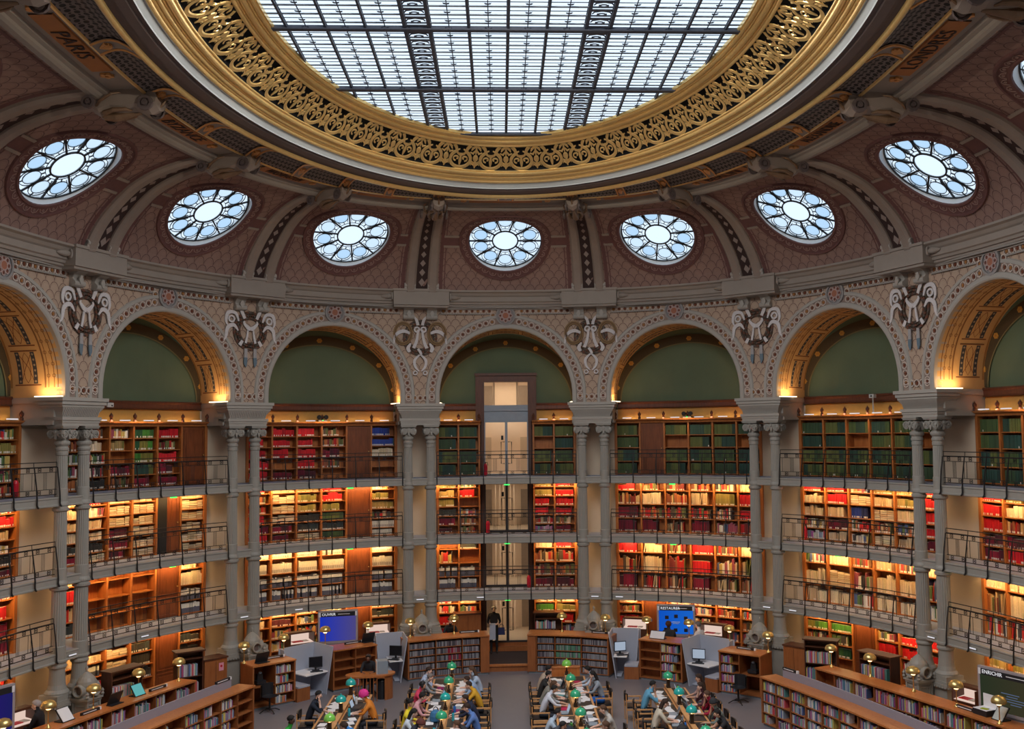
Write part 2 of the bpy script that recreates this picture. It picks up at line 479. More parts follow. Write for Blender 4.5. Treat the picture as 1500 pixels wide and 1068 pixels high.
# arcade
ar = empty('wall_arcade', None, 'arcade of round arches with painted spandrels above the paired columns', 'wall', kind='structure')
OF, RA, CZ, ZI, ZT = .28, 2.475, 9.83, 9.56, 13.1
def arch_pt(i, n, r):
    """points of the stilted arch line at radius r: i = 0..n from the left foot over the crown to the right foot"""
    st = .12
    t = i / n
    if t < st: return (-r, ZI + (CZ - ZI) * t / st)
    if t > 1 - st: return (r, ZI + (CZ - ZI) * (1 - t) / st)
    a = PI * (1 - (t - st) / (1 - 2 * st)); return (r * math.cos(a), CZ + r * math.sin(a))
def arch_sweep(g, k, prof, n=44):              # profile of (radius, offset) swept along the arch
    P = []
    for i in range(n + 1):
        row = []
        for r, o in prof:
            u, z = arch_pt(i, n, r); row.append(W(k * LB + u, o, z))
        P.append(row)
    g.grid(P)
for k in ALLB:
    fine = k in VIS
    g = G(); n = 44; P = []; U = []
    for i in range(n + 1):
        u0, z0 = arch_pt(i, n, 2.95)
        t = i / n
        if t < .12: bx, bz = -LB / 2, z0
        elif t > .88: bx, bz = LB / 2, z0
        else:
            dx, dz = u0, z0 - CZ
            m = min((LB / 2) / abs(dx) if abs(dx) > 1e-6 else 9e9, (ZT - CZ) / dz if dz > 1e-6 else 9e9)
            bx, bz = dx * m, CZ + dz * m
        row = []; ur = []
        for j in range(5):
            q = j / 4; u = u0 + (bx - u0) * q; z = z0 + (bz - z0) * q
            row.append(W(k * LB + u, OF, z)); ur.append((u + k * LB, z))
        P.append(row); U.append(ur)
    g.grid(P, uv=U)
    # corner wedges between the rays that hit the side and the top
    for sgn in (-1, 1):
        idx = [i for i in range(n + 1) if abs(U[i][4][1] - ZT) < 1e-6 and U[i][4][0] * sgn - k * LB * sgn > 0]
        pts = [(sgn * LB / 2, ZT)]
        edge = [i for i in range(n + 1) if abs(abs(U[i][4][0] - k * LB) - LB / 2) < 1e-6 and (U[i][4][0] - k * LB) * sgn > 0]
        a = max(edge) if sgn < 0 else min(edge); b = a + 1 if sgn < 0 else a - 1
        ua = (U[a][4][0] - k * LB, U[a][4][1]); ub = (U[b][4][0] - k * LB, U[b][4][1])
        tri = [ua, (sgn * LB / 2, ZT), ub]
        g.poly([W(k * LB + u, OF, z) for u, z in tri]); g.uv += [(u + k * LB, z) for u, z in tri]
    g.build('spandrel', M['scale_wall'], ar)
    g = G()
    arch_sweep(g, k, [(RA, OF - .25), (RA, OF + .05), (RA + .04, OF + .08), (RA + .14, OF + .08), (RA + .17, OF + .05), (RA + .17, OF + .015), (RA + .40, OF + .015), (RA + .41, OF + .05), (RA + .50, OF + .05), (RA + .53, OF)], 44 if fine else 24)
    g.build('archivolt', M['stone'], ar)
    if fine:
        g = G(); arch_sweep(g, k, [(RA + .175, OF + .02), (RA + .405, OF + .02)]); g.build('bead_band', M['band_brown'], ar)
    g = G()
    P = []; U = []
    n = 40
    dep = [(OF - .06), -.05, -.5, -1.0, -1.5]
    for i in range(n + 1):
        u, z = arch_pt(i, n, RA); L = i / n * (PI * RA + .5)
        P.append([W(k * LB + u, o, z) for o in dep]); U.append([(L, o) for o in dep])
    g.grid(P, uv=U)
    g.build('soffit', M['cream'], ar, smooth=True)
    if not fine: continue
    # painted ornament on the soffit: front band of linked lines, then ladder panels
    g = G()
    LT = PI * RA
    def MS(x, y, h):                            # x along the arch (metres from the crown), y = offset
        a = PI / 2 + x / RA
        return W(k * LB - (RA - .004 - h) * math.cos(a) * -1 * -1 if False else k * LB + (RA - .004 - h) * math.cos(a) * -1, y, CZ + (RA - .004 - h) * math.sin(a))
    xs = [-LT / 2 + LT * i / 48 for i in range(49)]
    g.cur = (.26, .13, .055)
    for i, y0 in ((0, -.02), (1, -.20)):
        g.strip(MS, [(x, y0) for x in xs], .022, .002)
        for j in range(1, 24): ring(g, lambda x, y, h: MS(-LT / 2 + LT * j / 24 + x, y0 + y, h), 0, 0, .05, .018, .002, 6)
    g.strip(MS, [(x, .10) for x in xs], .03, .002)
    g.strip(MS, [(x, -.31) for x in xs], .05, .002)
    g.cur = (.40, .22, .08); g.strip(MS, [(x, -1.42) for x in xs], .06, .002)
    npan = 7; pl = LT / npan
    for p_ in range(npan):
        xc = -LT / 2 + pl * (p_ + .5)
        for yy in (-.62, -1.12):
            g.cur = (.055, .06, .075)
            g.strip(MS, [(xc + pl * .40 * (j / 6 - .5) * 2, yy) for j in range(7)], .13, .002)
            g.cur = (.36, .30, .22)
            for j in range(6):
                g.disc(lambda x, y, h: MS(xc + pl * .34 * (j / 5 - .5) * 2 + x, yy + y, h + .002), 0, 0, .035, .003, 6)
        g.cur = (.20, .075, .035)
        for q in (-1, 1):
            g.strip(MS, [(xc + q * pl * .43, -.44), (xc + q * pl * .43, -.87), (xc + q * pl * .43, -1.30)], .035, .0025)
            g.strip(MS, [(xc + q * pl * .36, -.66), (xc, -.87 + q * .05), (xc - q * pl * .36, -1.08)], .016, .002)
        g.strip(MS, [(xc + q * pl * .38 * math.cos(j * PI / 4), -.87 + .12 * math.sin(j * PI / 4)) for j in range(9)], .014, .002)
    g.build('soffit_ornament', M['paint'], ar)
# beads, medallions and pier ornaments
for k in VIS:
    g = G()
    mp = lambda x, y, h: W(k * LB + x, OF + .01 + h, y)
    pts = []
    rb = RA + .29
    nb = 16
    for sg in (-1, 1):
        for i in range(nb + 1):
            a = math.asin(.50 / rb) + (PI / 2 - math.asin(.50 / rb)) * i / nb
            pts.append((sg * rb * math.sin(a), CZ + rb * math.cos(a)))
        pts.append((sg * rb, 9.76))
        for z in (12.79,): pts.append((sg * .47, z))
        x = .60
        while x < LB / 2 - .78: pts.append((sg * x, 12.95)); x += .215
        pts.append((sg * (LB / 2 - .215), 9.76))
        if sg > 0: pts.append((LB / 2, 9.76))
    for j, (x, y) in enumerate(pts):
        g.cur = (.66, .55, .48); ring(g, mp, x, y, .10, .028, .035, 8)
        g.cur = (.17, .055, .03) if j % 3 else (.34, .15, .05); g.disc(mp, x, y, .052, .03, 6)
    g.cur = (.34, .31, .28)
    g.strip(mp, [(-LB / 2 + .8, 13.07), (LB / 2 - .8, 13.07)], .05, .04)
    for sg in (-1, 1): g.strip(mp, [(sg * .58, 12.84), (sg * (LB / 2 - .75), 12.84)], .045, .04)
    g.build('bead_border', M['paint'], ar, kind='stuff')
    g = G()
    mp2 = lambda x, y, h: W(k * LB + x, OF + .02 + h, 12.78 + y)
    g.cur = (.27, .26, .26); g.disc(mp2, 0, 0, .36, .03, 20)
    g.cur = (.33, .31, .30); ring(g, mp2, 0, 0, .34, .06, .07, 20)
    for i in range(8):
        a = i * PI / 4
        g.cur = (.50, .36, .33); ring(g, lambda x, y, h: mp2(x, y, h + .03), .19 * math.cos(a), .19 * math.sin(a), .065, .028, .03, 8)
        g.cur = (.20, .07, .05); g.disc(lambda x, y, h: mp2(x, y, h + .03), .19 * math.cos(a), .19 * math.sin(a), .04, .02, 6)
    g.cur = (.40, .16, .10); g.disc(mp2, 0, 0, .11, .07, 10); g.cur = (.5, .36, .33); ring(g, lambda x, y, h: mp2(x, y, h + .03), 0, 0, .12, .03, .04, 10)
    g.build('medallion', M['paint'], ar)
def wreath(kp, kind):
    F = bayframe(kp, OF)
    zc = 11.95
    g = G()
    R0 = .50
    for i in range(38):                       # overlapping leaves laid round a ring
        a = 2 * PI * i / 38
        for q in (-1, 0, 1):
            rr = R0 + q * .07
            g.cur = [(.075, .055, .04), (.13, .10, .085), (.17, .07, .045)][(i + q) % 3]
            ax = a + .12
            p0 = (rr * math.cos(a), rr * math.sin(a) * 1.05); p1 = ((rr + q * .05) * math.cos(ax + .12), (rr + q * .05) * math.sin(ax + .12) * 1.05)
            g.strip(lambda x, y, h: F(x, .03 + h, zc + y), [p0, ((p0[0] + p1[0]) / 2, (p0[1] + p1[1]) / 2), p1], [.03, .085, .015], .035 + .02 * (q == 0))
    w = g.build('wreath', M['paint'], ar)
    g = G(); mp = lambda x, y, h: F(x, .06 + h, zc + y)
    if kind == 'A':
        for sg in (-1, 1):
            g.cur = (.30, .19, .09); ring(g, lambda x, y, h: F(x, .02 + h, zc + y), sg * .62, .16, .30, .12, .07, 18, .38)
            g.cur = (.17, .10, .06); ring(g, lambda x, y, h: F(x, .09 + h, zc + y), sg * .62, .16, .30, .03, .02, 18, .38)
        g.build('gilt_ring', M['paint'], w)
        g = G()
    g.cur = (.72, .68, .68)
    def rb(pts, ww, t=.03): g.smooth_strip(mp, pts, ww, t)
    for sg in (-1, 1):
        if kind == 'A':
            rb([(sg * .08, .46), (sg * .14, .66), (sg * .30, .82)], [.11, .1, .05])
            rb([(sg * .07, .30), (sg * .13, -.1), (sg * .24, -.38)], [.07, .1, .12])
            rb([(sg * .36, .16), (sg * .62, .24), (sg * .88, .10), (sg * .96, -.22)], [.08, .13, .12, .04])
            rb([(sg * .34, -.20), (sg * .44, -.38), (sg * .38, -.52)], [.05, .14, .1])
            rb([(sg * .02, -.62), (sg * .20, -.82), (sg * .18, -1.05), (sg * .04, -1.22)], [.05, .1, .09, .03])
            ring(g, mp, sg * .18, -1.28, .07, .04, .03, 8)
            ring(g, mp, sg * .12, .30, .09, .06, .04, 8)
        else:
            rb([(sg * .22, .40), (sg * .32, .60), (sg * .40, .70)], [.1, .12, .04])
            rb([(sg * .44, .30), (sg * .56, .56), (sg * .82, .56), (sg * .90, .30), (sg * .84, .14)], [.05, .1, .13, .09, .03])
            rb([(sg * .46, -.02), (sg * .62, .16), (sg * .84, .06), (sg * .90, -.24), (sg * .98, -.36)], [.04, .12, .13, .08, .03])
            ring(g, mp, sg * .70, .36, .10, .06, .03, 8)
            rb([(sg * .10, .02), (sg * .13, -.20), (sg * .18, -.42)], [.05, .07, .08])
            rb([(sg * .30, -.34), (sg * .40, -.5)], [.1, .12])
            g.cur = (.42, .40, .40); rb([(sg * .17, -.60), (sg * .17, -.90)], [.10, .12]); g.cur = (.16, .22, .27); rb([(sg * .17, -.90), (sg * .18, -1.08), (sg * .16, -1.22)], [.12, .12, .02]); g.cur = (.72, .68, .68)
            rb([(0, .06), (sg * .10, .10), (sg * .24, .24), (sg * .22, .32)], [.14, .13, .08, .03])
    if kind == 'A': rb([(-.08, -.40), (.02, -.56), (.02, -.66)], [.08, .1, .05])
    g.build('ribbon', M['paint'], w)
for k in range(-4, 4):
    wreath(k + .5, 'A' if abs(k + .5) < 1 else 'B')
# pier feet of the arcade and cross beams to the outer wall
for k in ALLB:
    F = bayframe(k + .5)
    g = G()
    g.box(F, -.74, .74, -1.5, .0, 8.80, 9.56); g.box(F, -.78, .78, -1.5, .0, 9.40, 9.56); g.box(F, -.77, .77, -1.5, 0, 8.80, 8.90)
    g.build('cross_beam', M['stone'], ar)
    g = G()
    h = .73
    for (hw, o0, o1, z0, z1) in ((.69, -.33, .25, 8.78, 8.86), (.71, -.35, .27, 8.86, 8.93), (.74, -.38, .30, 8.93, 9.02), (.80, -.42, .34, 9.30, 9.36), (.84, -.46, .38, 9.36, 9.46), (.88, -.50, .42, 9.46, 9.56)):
        g.box(F, -hw, hw, o0, o1, z0, z1)
    for i in range(4):                        # cavetto
        za, zb = 9.02 + .07 * i, 9.02 + .07 * (i + 1); q = (.0, .012, .04, .085)[i]; q2 = (.012, .04, .085, .13)[i]
        g.box(F, -.66 - q, .66 + q, -.29 - q, .22 + q, za, zb, taper=-(q2 - q))
    if k in VIS or k == -5:
        for i in range(21):
            u = -.64 + 1.28 * i / 20
            g.quad(F(u - .02, .235, 9.03), F(u + .02, .235, 9.03), F(u + .02, .352, 9.29), F(u - .02, .352, 9.29))
            g.quad(F(u - .02, .235, 9.03), F(u - .02, .215, 9.03), F(u - .02, .30, 9.29), F(u - .02, .352, 9.29))
        for i in range(24):
            u = -.68 + 1.36 * i / 23; g.box(F, u - .018, u + .018, .25, .285, 8.95, 9.0)
    g.build('impost', M['stone'], ar)

# cornice
cor = empty('trim_1', None, 'grey stucco cornice ring above the arcade', 'cornice', kind='structure')
g = G()
sweep(g, [(OF, 12.99), (.36, 13.0), (.36, 13.06), (.44, 13.10), (.44, 13.16), (.50, 13.17), (.52, 13.24), (.58, 13.27), (.58, 13.44), (.64, 13.48), (.70, 13.56), (.80, 13.60), (.80, 13.66), (.6, 13.68)], 0, PER, 16 * 12, closed=True)
g.build('cornice_moulding', M['cornice'], cor)
for k in ALLB:
    F = bayframe(k + .5); g = G()
    g.box(F, -1.0, 1.0, .2, .86, 13.10, 13.60); g.box(F, -1.03, 1.03, .2, .90, 13.60, 13.68); g.box(F, -.98, .98, .2, .8, 13.02, 13.10)
    for sg in (-1, 1):
        g.lathe(lambda u, o, z: F(sg * 1.05 + sg * .0 + z, .72 + u * .5, 13.42 + o), [(.13, -.02), (.13, .04)], 12)
        g.tube([F(sg * 1.08, .70, 13.41), F(sg * 1.16, .70, 13.41), F(sg * 1.26, .68, 13.41), F(sg * 1.38, .66, 13.41), F(sg * 1.46, .65, 13.41)], [.06, .09, .085, .055, .02], 10)
    g.build('cornice_block', M['cornice'], cor)
    if k not in VIS and k != -5: continue
    for sg in (-1, 1):                         # scrolled consoles below the block
        g = G(); c = sg * .42
        pr = [(.28, 12.62), (.36, 12.60), (.46, 12.66), (.46, 12.76), (.40, 12.84), (.48, 12.96), (.62, 13.02), (.66, 13.10), (.28, 13.10)]
        P = [[F(c + u, o, z) for o, z in pr] for u in (-.18, -.15, .15, .18)]
        g.grid(P); g.poly([F(c - .18, o, z) for o, z in pr]); g.poly([F(c + .18, o, z) for o, z in pr])
        g.lathe(lambda u, o, z: F(c + z, .44 + u, 12.70 + o), [(.085, -.2), (.085, .2)], 10)
        g.strip(lambda x, y, h: F(c + x, .50 + h, y), [(0, 12.68), (0, 12.80), (0, 12.92)], [.04, .16, .06], .05)
        g.build('console', M['stone'], cor)

# ------------------------------------------------------------------ the vault
def bez(p0, p1, p2, p3, n):
    r = []
    for i in range(n):
        t = i / n; a = (1 - t)
        r.append(tuple(a ** 3 * p0[q] + 3 * a * a * t * p1[q] + 3 * a * t * t * p2[q] + t ** 3 * p3[q] for q in (0, 1)))
    return r
DP = bez((.74, 13.60), (.92, 14.30), (1.55, 14.84), (2.05, 15.22), 12) + bez((2.05, 15.22), (2.56, 15.60), (3.5, 15.86), (4.40, 15.92), 14) + [(4.40, 15.92)]
DT = np.concatenate([[0], np.cumsum([math.hypot(DP[i + 1][0] - DP[i][0], DP[i + 1][1] - DP[i][1]) for i in range(len(DP) - 1)])])
TW, TE = float(DT[12]), float(DT[-1])
_do = np.array([p[0] for p in DP]); _dz = np.array([p[1] for p in DP])
def dprof(t): return float(np.interp(t, DT, _do)), float(np.interp(t, DT, _dz))
def dnorm(t):
    a, b = dprof(max(0, t - .05)), dprof(min(TE, t + .05)); dx, dz = b[0] - a[0], b[1] - a[1]; L = math.hypot(dx, dz)
    return dz / L, -dx / L                      # towards the room
_cc = {}
def shrink(k, o):
    q = (round(k, 3), round(o, 2))
    if q not in _cc:
        a, b = W(k * LB - .8, o, 0), W(k * LB + .8, o, 0); _cc[q] = math.hypot(a[0] - b[0], a[1] - b[1]) / 1.6
    return _cc[q]
def DS(k, u, t, h=0.0):                        # vault surface: u metres from the bay's middle, t up the profile, h into the room
    o, z = dprof(t); nx, nz = dnorm(t)
    return W(k * LB + u / shrink(k, o), o + nx * h, z + nz * h)
def DSs(s, t, h=0.0):
    o, z = dprof(t); nx, nz = dnorm(t)
    return W(s, o + nx * h, z + nz * h)
RW = 1.30
ceil = empty('ceiling', None, 'brown painted vault with scale pattern, ribs and round windows', 'ceiling', kind='structure')
CITY = {-3: 'PARIS', -2: 'BYZANCE', -1: 'WASHINGTON', 1: 'BERLIN', 2: 'ALEXANDRIE', 3: 'LONDRES'}
for k in ALLB:
    g = G(); na = 64; P = []; U = []
    nr = 6 if k in VIS else 3
    if k not in VIS: na = 24
    for i in range(na):
        a = 2 * PI * i / na; c, s = math.cos(a), math.sin(a)
        u, t = 0, TW; m = 0.1
        while m < 8:
            uu, tt = c * m, TW + s * m
            o, _ = dprof(min(max(tt, 0), TE))
            if abs(uu) >= LB / 2 * shrink(k, o) or tt <= 0 or tt >= TE: break
            m += .02
        row = []; ur = []
        for j in range(nr + 1):
            q = RW + (m - RW) * j / nr
            uu, tt = c * q, min(max(TW + s * q, 0), TE)
            row.append(DS(k, uu, tt)); ur.append((uu, tt))
        P.append(row); U.append(ur)
    g.grid(P, closed_u=True, uv=U)
    vp = g.build('vault_panel', M['scale_dome'], ceil)
    # cover the four corners that the rays miss
    g = G()
    for sg in (-1, 1):
        for (t0, t1) in ((0, .5), (TE - .5, TE)):
            P = [[DSs(k * LB + sg * (LB / 2 - .8 + .8 * i / 2), t0 + (t1 - t0) * j / 3, -.02) for j in range(4)] for i in range(3)]
            g.grid(P, uv=[[(sg * (LB / 2 - .8 + .4 * i), t0 + (t1 - t0) * j / 3) for j in range(4)] for i in range(3)])
    g.build('vault_corner', M['scale_dome'], vp)
    if k not in VIS: continue
    # carved round frame on the vault
    g = G(); na = 48
    prof = [(RW, .0), (RW + .02, .05), (RW + .08, .055), (RW + .10, .02), (RW + .30, .02), (RW + .32, .06), (RW + .37, .06), (RW + .39, .0)]
    P = []
    for i in range(na):
        a = 2 * PI * i / na
        P.append([DS(k, r * math.cos(a), TW + r * math.sin(a), h) for r, h in prof])
    g.grid(P, closed_u=True)
    g.build('round_frame', M['maroon'], vp)
    g = G()
    for i in range(30):
        a = 2 * PI * i / 30
        mp = lambda x, y, h: DS(k, (RW + .20 + y) * math.cos(a + x / 1.5), TW + (RW + .20 + y) * math.sin(a + x / 1.5), .022 + h)
        g.cur = (.36, .24, .21)
        g.strip(mp, [(.13 * math.cos(q * PI / 4) * (1 if i % 2 else -1), -.08 + .14 * math.sin(q * PI / 4)) for q in range(5)], .02, .012)
        ring(g, mp, .0, -.02, .03, .015, .012, 6)
    g.build('carving', M['paint'], vp, kind='stuff')
    # side bars between the frame and the ribs, border lines
    g = G()
    for sg in (-1, 1):
        for dt in (-.24, .24):
            P = []
            for j in range(4):
                q = j / 3
                o, _ = dprof(TW + dt); e = (LB / 2 - .78) * shrink(k, o)
                u = sg * (RW + .34 + (e - RW - .34) * q)
                P.append([DS(k, u, TW + dt + d, h) for d, h in ((-.04, 0), (-.04, .04), (.04, .04), (.04, 0))])
            g.grid(P)
    g.build('side_bar', M['ribgrey'], vp)
    g = G()
    for sg in (-1, 1):
        P = []
        for j in range(4):
            q = j / 3; o, _ = dprof(TW); e = (LB / 2 - .78) * shrink(k, o); u = sg * (RW + .36 + (e - RW - .36) * q)
            P.append([DS(k, u, TW + d, .012) for d in (-.2, .2)])
        g.grid(P)
        for w0, w1 in ((.66, .80), (.86, .90)):
            P = [[DSs(k * LB + sg * (LB / 2 - w), .1 + (TE - .35) * j / 14, .012) for w in (w0, w1)] for j in range(15)]
            g.grid(P)
    P = [[DSs(k * LB + (LB / 2 - .7) * (i / 8 - 1), TE - d, .012) for d in (.22, .30)] for i in range(17)]
    g.grid(P)
    g.build('maroon_border', M['maroon'], vp)
    # the window: pale reveal, lead tracery, panes
    wn = k + 5
    C = Vector(DS(k, 0, TW)); e1 = (Vector(DS(k, .1, TW)) - Vector(DS(k, -.1, TW))).normalized()
    e2 = (Vector(DS(k, 0, TW + .1)) - Vector(DS(k, 0, TW - .1))).normalized(); nn = e1.cross(e2)
    if nn.dot(Vector((0, 0, 0)) - C) < 0: nn = -nn
    dp = -.04
    def WM(x, y, h, C=C, e1=e1, e2=e2, nn=nn): return tuple(C + e1 * x + e2 * y + nn * (dp + h))
    where = {-4: 'cut by the left picture edge', -3: 'third left of the doorway axis, under the sign BYZANCE', -2: 'second left of the doorway axis', -1: 'first left of the doorway axis', 0: 'straight above the doorway',
             1: 'first right of the doorway axis', 2: 'second right of the doorway axis', 3: 'third right of the doorway axis, under the sign ALEXANDRIE', 4: 'cut by the right picture edge'}[k]
    win = empty('window_%d' % wn, None, 'round leaded window in the vault, ' + where, 'window', kind='structure')
    g = G(); na = 48; P = []
    for i in range(na):
        a = 2 * PI * i / na; c, s = math.cos(a), math.sin(a)
        P.append([DS(k, RW * c, TW + RW * s, .01), WM(RW * c * 1.0, RW * s, -.12)])
    g.grid(P, closed_u=True); g.build('reveal', M['reveal'], win, smooth=True)
    pr = (.0, .40, .47, 1.30)
    for i in range(10):
        a0 = 2 * PI * (i + .5) / 10 + PI / 2; a1 = a0 + 2 * PI / 10
        g = G(); g.grid([[WM(r * math.cos(a0 + (a1 - a0) * j / 6), r * math.sin(a0 + (a1 - a0) * j / 6), 0) for r in (.42, 1.29)] for j in range(7)])
        pn = g.build('pane', M['glass_white'], win)
        am = (a0 + a1) / 2
        g = G(); g.disc(lambda x, y, h: WM(x, y, h + .006), .90 * math.cos(am), .90 * math.sin(am), .235, .006, 16)
        g.build('roundel', M['glass_blue'] if RNG.random() < .6 else M['glass_white'], pn)
    g = G(); g.disc(WM, 0, 0, .42, .012, 24); g.build('centre_pane', M['glass_white'], win)
    g = G(); mq = lambda x, y, h: WM(x, y, h - .01)
    ring(g, mq, 0, 0, .45, .042, .04, 28); ring(g, mq, 0, 0, .56, .013, .02, 28); ring(g, mq, 0, 0, 1.28, .04, .04, 40)
    for i in range(10):
        a0 = 2 * PI * (i + .5) / 10 + PI / 2; am = a0 + PI / 10
        g.strip(mq, [(.45 * math.cos(a0), .45 * math.sin(a0)), (1.28 * math.cos(a0), 1.28 * math.sin(a0))], .046, .04)
        ring(g, mq, .90 * math.cos(am), .90 * math.sin(am), .235, .015, .025, 16)
        da = .235; r1 = 1.10
        pts = [(.62 * math.cos(am - .20), .62 * math.sin(am - .20))]
        for q in range(9):
            b = am - PI / 2 * .0 + (-1.35 + 2.7 * q / 8)
            pts.append((.92 * math.cos(am) + .30 * math.cos(b), .92 * math.sin(am) + .30 * math.sin(b)))
        pts.append((.62 * math.cos(am + .20), .62 * math.sin(am + .20)))
        g.strip(mq, pts, .015, .025)
        g.strip(mq, [(.56 * math.cos(am), .56 * math.sin(am)), (.665 * math.cos(am), .665 * math.sin(am))], .02, .03)
        g.strip(mq, [(1.135 * math.cos(am), 1.135 * math.sin(am)), (1.27 * math.cos(am), 1.27 * math.sin(am))], .02, .03)
    g.build('lead_tracery', M['lead'], win)
# outer light-well wall around the windows is open sky; ribs and their feet
for k in ALLB:
    sp = (k + .5) * LB
    fine = k in VIS or k == -5
    for sg in (-1, 1):
        g = G(); P = []
        nt = 26
        for j in range(nt + 1):
            t = TE * j / nt
            P.append([DSs(sp + sg * .42 + d, t, h) for d, h in ((-.20, 0), (-.20, .07), (-.16, .11), (-.12, .14), (.12, .14), (.16, .11), (.20, .07), (.20, 0))])
        g.grid(P)
        rib = g.build('rib', M['ribgrey'], ceil)
        if fine:
            g = G(); F = bayframe(k + .5)
            for q in (-1, 1): g.lathe(lambda u, o, z: F(sg * .42 + q * .13 + z, .86 + u, 13.80 + o), [(.085, -.07), (.085, .07)], 10)
            g.box(F, sg * .42 - .2, sg * .42 + .2, .60, .90, 13.68, 13.84)
            g.build('rib_foot', M['stone'], rib)
    if not fine: continue
    g = G()
    P = [[DSs(sp + d, TE * j / 20, .015) for d in (-.24, .24)] for j in range(21)]
    g.cur = (.055, .032, .03); g.grid(P)
    for i in range(11):
        t = .35 + (TE - .8) * i / 10
        g.cur = (.30, .22, .19) if i > 5 else (.36, .29, .26)
        r = .12 - .004 * i
        g.poly([DSs(sp + x, t + y, .025) for x, y in ((0, -r * 1.3), (r, 0), (0, r * 1.3), (-r, 0))])
    g.build('lozenge_strip', M['paint'], ceil)
# ------------------------------------------------------------------ frieze, consoles and the gilded ring of the skylight
CITY = {-4: 'PARIS', -3: 'BYZANCE', -2: 'WASHINGTON', 2: 'BERLIN', 3: 'ALEXANDRIE', 4: 'LONDRES'}
fz = empty('trim_2', None, 'frieze below the skylight ring with city names on orange panels', 'frieze', kind='structure')
g = G(); sweep(g, [(4.30, 15.93), (4.36, 15.80), (4.44, 15.76), (4.54, 15.76), (4.60, 15.80), (4.62, 15.86), (4.72, 15.88), (4.76, 15.96), (5.46, 15.99), (5.47, 15.90), (5.54, 15.88)], 0, PER, 16 * 12, closed=True)
g.build('beam', M['cornice'], fz)
g = G(); sweep(g, [(5.47, 15.895), (5.49, 15.865), (5.54, 15.865), (5.56, 15.90)], 0, PER, 16 * 12, closed=True)
g.build('gilt_bead', M['gold'], fz)
def text_obj(s, size, extrude=0.0):
    c = bpy.data.curves.new('lettering', 'FONT'); c.body = s; c.size = size; c.align_x = 'CENTER'; c.align_y = 'CENTER'
    c.extrude = extrude; c.resolution_u = 2
    o = bpy.data.objects.new('tmp_text', c); COL.objects.link(o)
    me = bpy.data.meshes.new_from_object(o)
    bpy.data.objects.remove(o); bpy.data.curves.remove(c)
    return me
for k in VIS:
    hw = 1.38
    g = G(); P = [[W(k * LB + (i / 8 - 1) * (hw + .15), o, z) for o, z in ((4.88, 15.975), (4.90, 15.935), (5.32, 15.95), (5.34, 15.985))] for i in range(17)]
    g.grid(P); pn = g.build('name_panel', M['orange_sign'], fz)
    if k in CITY:
        me = text_obj(CITY[k], .44, .004)
        c0 = shrink(k, 5.1); w = max(v.co.x for v in me.vertices) - min(v.co.x for v in me.vertices)
        sx = min(1.25, 2.15 * c0 / w)
        vs = [W(k * LB + v.co.x * sx / c0, 5.11 + v.co.y * 1.05, 15.930 - v.co.z) for v in me.vertices]
        for v, p in zip(me.vertices, vs): v.co = p
        me.materials.append(M['dark_letter']); me.name = 'lettering'
        link_mesh('lettering', me, pn)
    g = G()
    for sg in (-1, 1):                          # gilt flower at the panel ends
        for q in range(5):
            a = q * 2 * PI / 5
            g.disc(lambda x, y, h: W(k * LB + sg * (hw + .42) + x, 5.1 + y, 15.97 - h), .09 * math.cos(a), .09 * math.sin(a), .06, .05, 6)
    g.build('flower', M['gold_dull'], pn)
for k in range(-5, 5):
    F = bayframe(k + .5)
    s = (k + .5) * LB
    def MC(u, o, z): return W(s + u, o, z)
    g = G()
    prof = [(4.30, 15.62), (4.50, 15.50), (4.75, 15.58), (5.00, 15.56), (5.30, 15.60), (5.58, 15.56), (5.75, 15.64), (5.78, 15.78), (5.70, 15.95), (4.30, 15.95)]
    P = [[MC(u, o, z + dz) for o, z in prof] for u, dz in ((-.34, .06), (-.26, 0), (0, -.07), (.26, 0), (.34, .06))]
    g.grid(P); g.poly([MC(-.34, o, z + .06) for o, z in prof]); g.poly([MC(.34, o, z + .06) for o, z in prof])
    b = g.build('scroll_bracket', M['ribgrey'], fz, smooth=False)
    g = G()
    for sg in (-1, 1):
        for (o, z, r, uu) in ((5.55, 15.66, .17, .36), (4.42, 15.62, .15, .62)):
            g.lathe(lambda u, v, w: MC(sg * (uu + w), o + u, z + v), [(r, -.02), (r, .06), (r * .6, .06), (r * .6, .02), (r * .35, .02), (r * .35, .09), (.01, .09)], 12, cap=False)
    g.build('volute', M['darkbrown'], b)
    g = G()
    g.tube([MC(0, 4.36, 15.60), MC(0, 4.55, 15.47), MC(0, 4.80, 15.46), MC(0, 5.05, 15.50), MC(0, 5.35, 15.53)], [.04, .09, .11, .08, .03], 8)
    for sg in (-1, 1):
        g.tube([MC(sg * .10, 4.50, 15.50), MC(sg * .26, 4.62, 15.48), MC(sg * .36, 4.85, 15.52), MC(sg * .30, 5.10, 15.55), MC(sg * .18, 5.2, 15.54)], [.03, .06, .055, .04, .02], 6)
        g.tube([MC(sg * .32, 4.46, 15.62), MC(sg * .52, 4.62, 15.68), MC(sg * .62, 4.9, 15.80), MC(sg * .50, 5.05, 15.86)], [.03, .035, .03, .015], 5)
    g.tube([MC(0, 5.62, 15.56), MC(0, 5.80, 15.70), MC(0, 5.92, 15.86)], [.03, .03, .02], 5)
    g.build('leaf', M['bracket_bronze'], b)
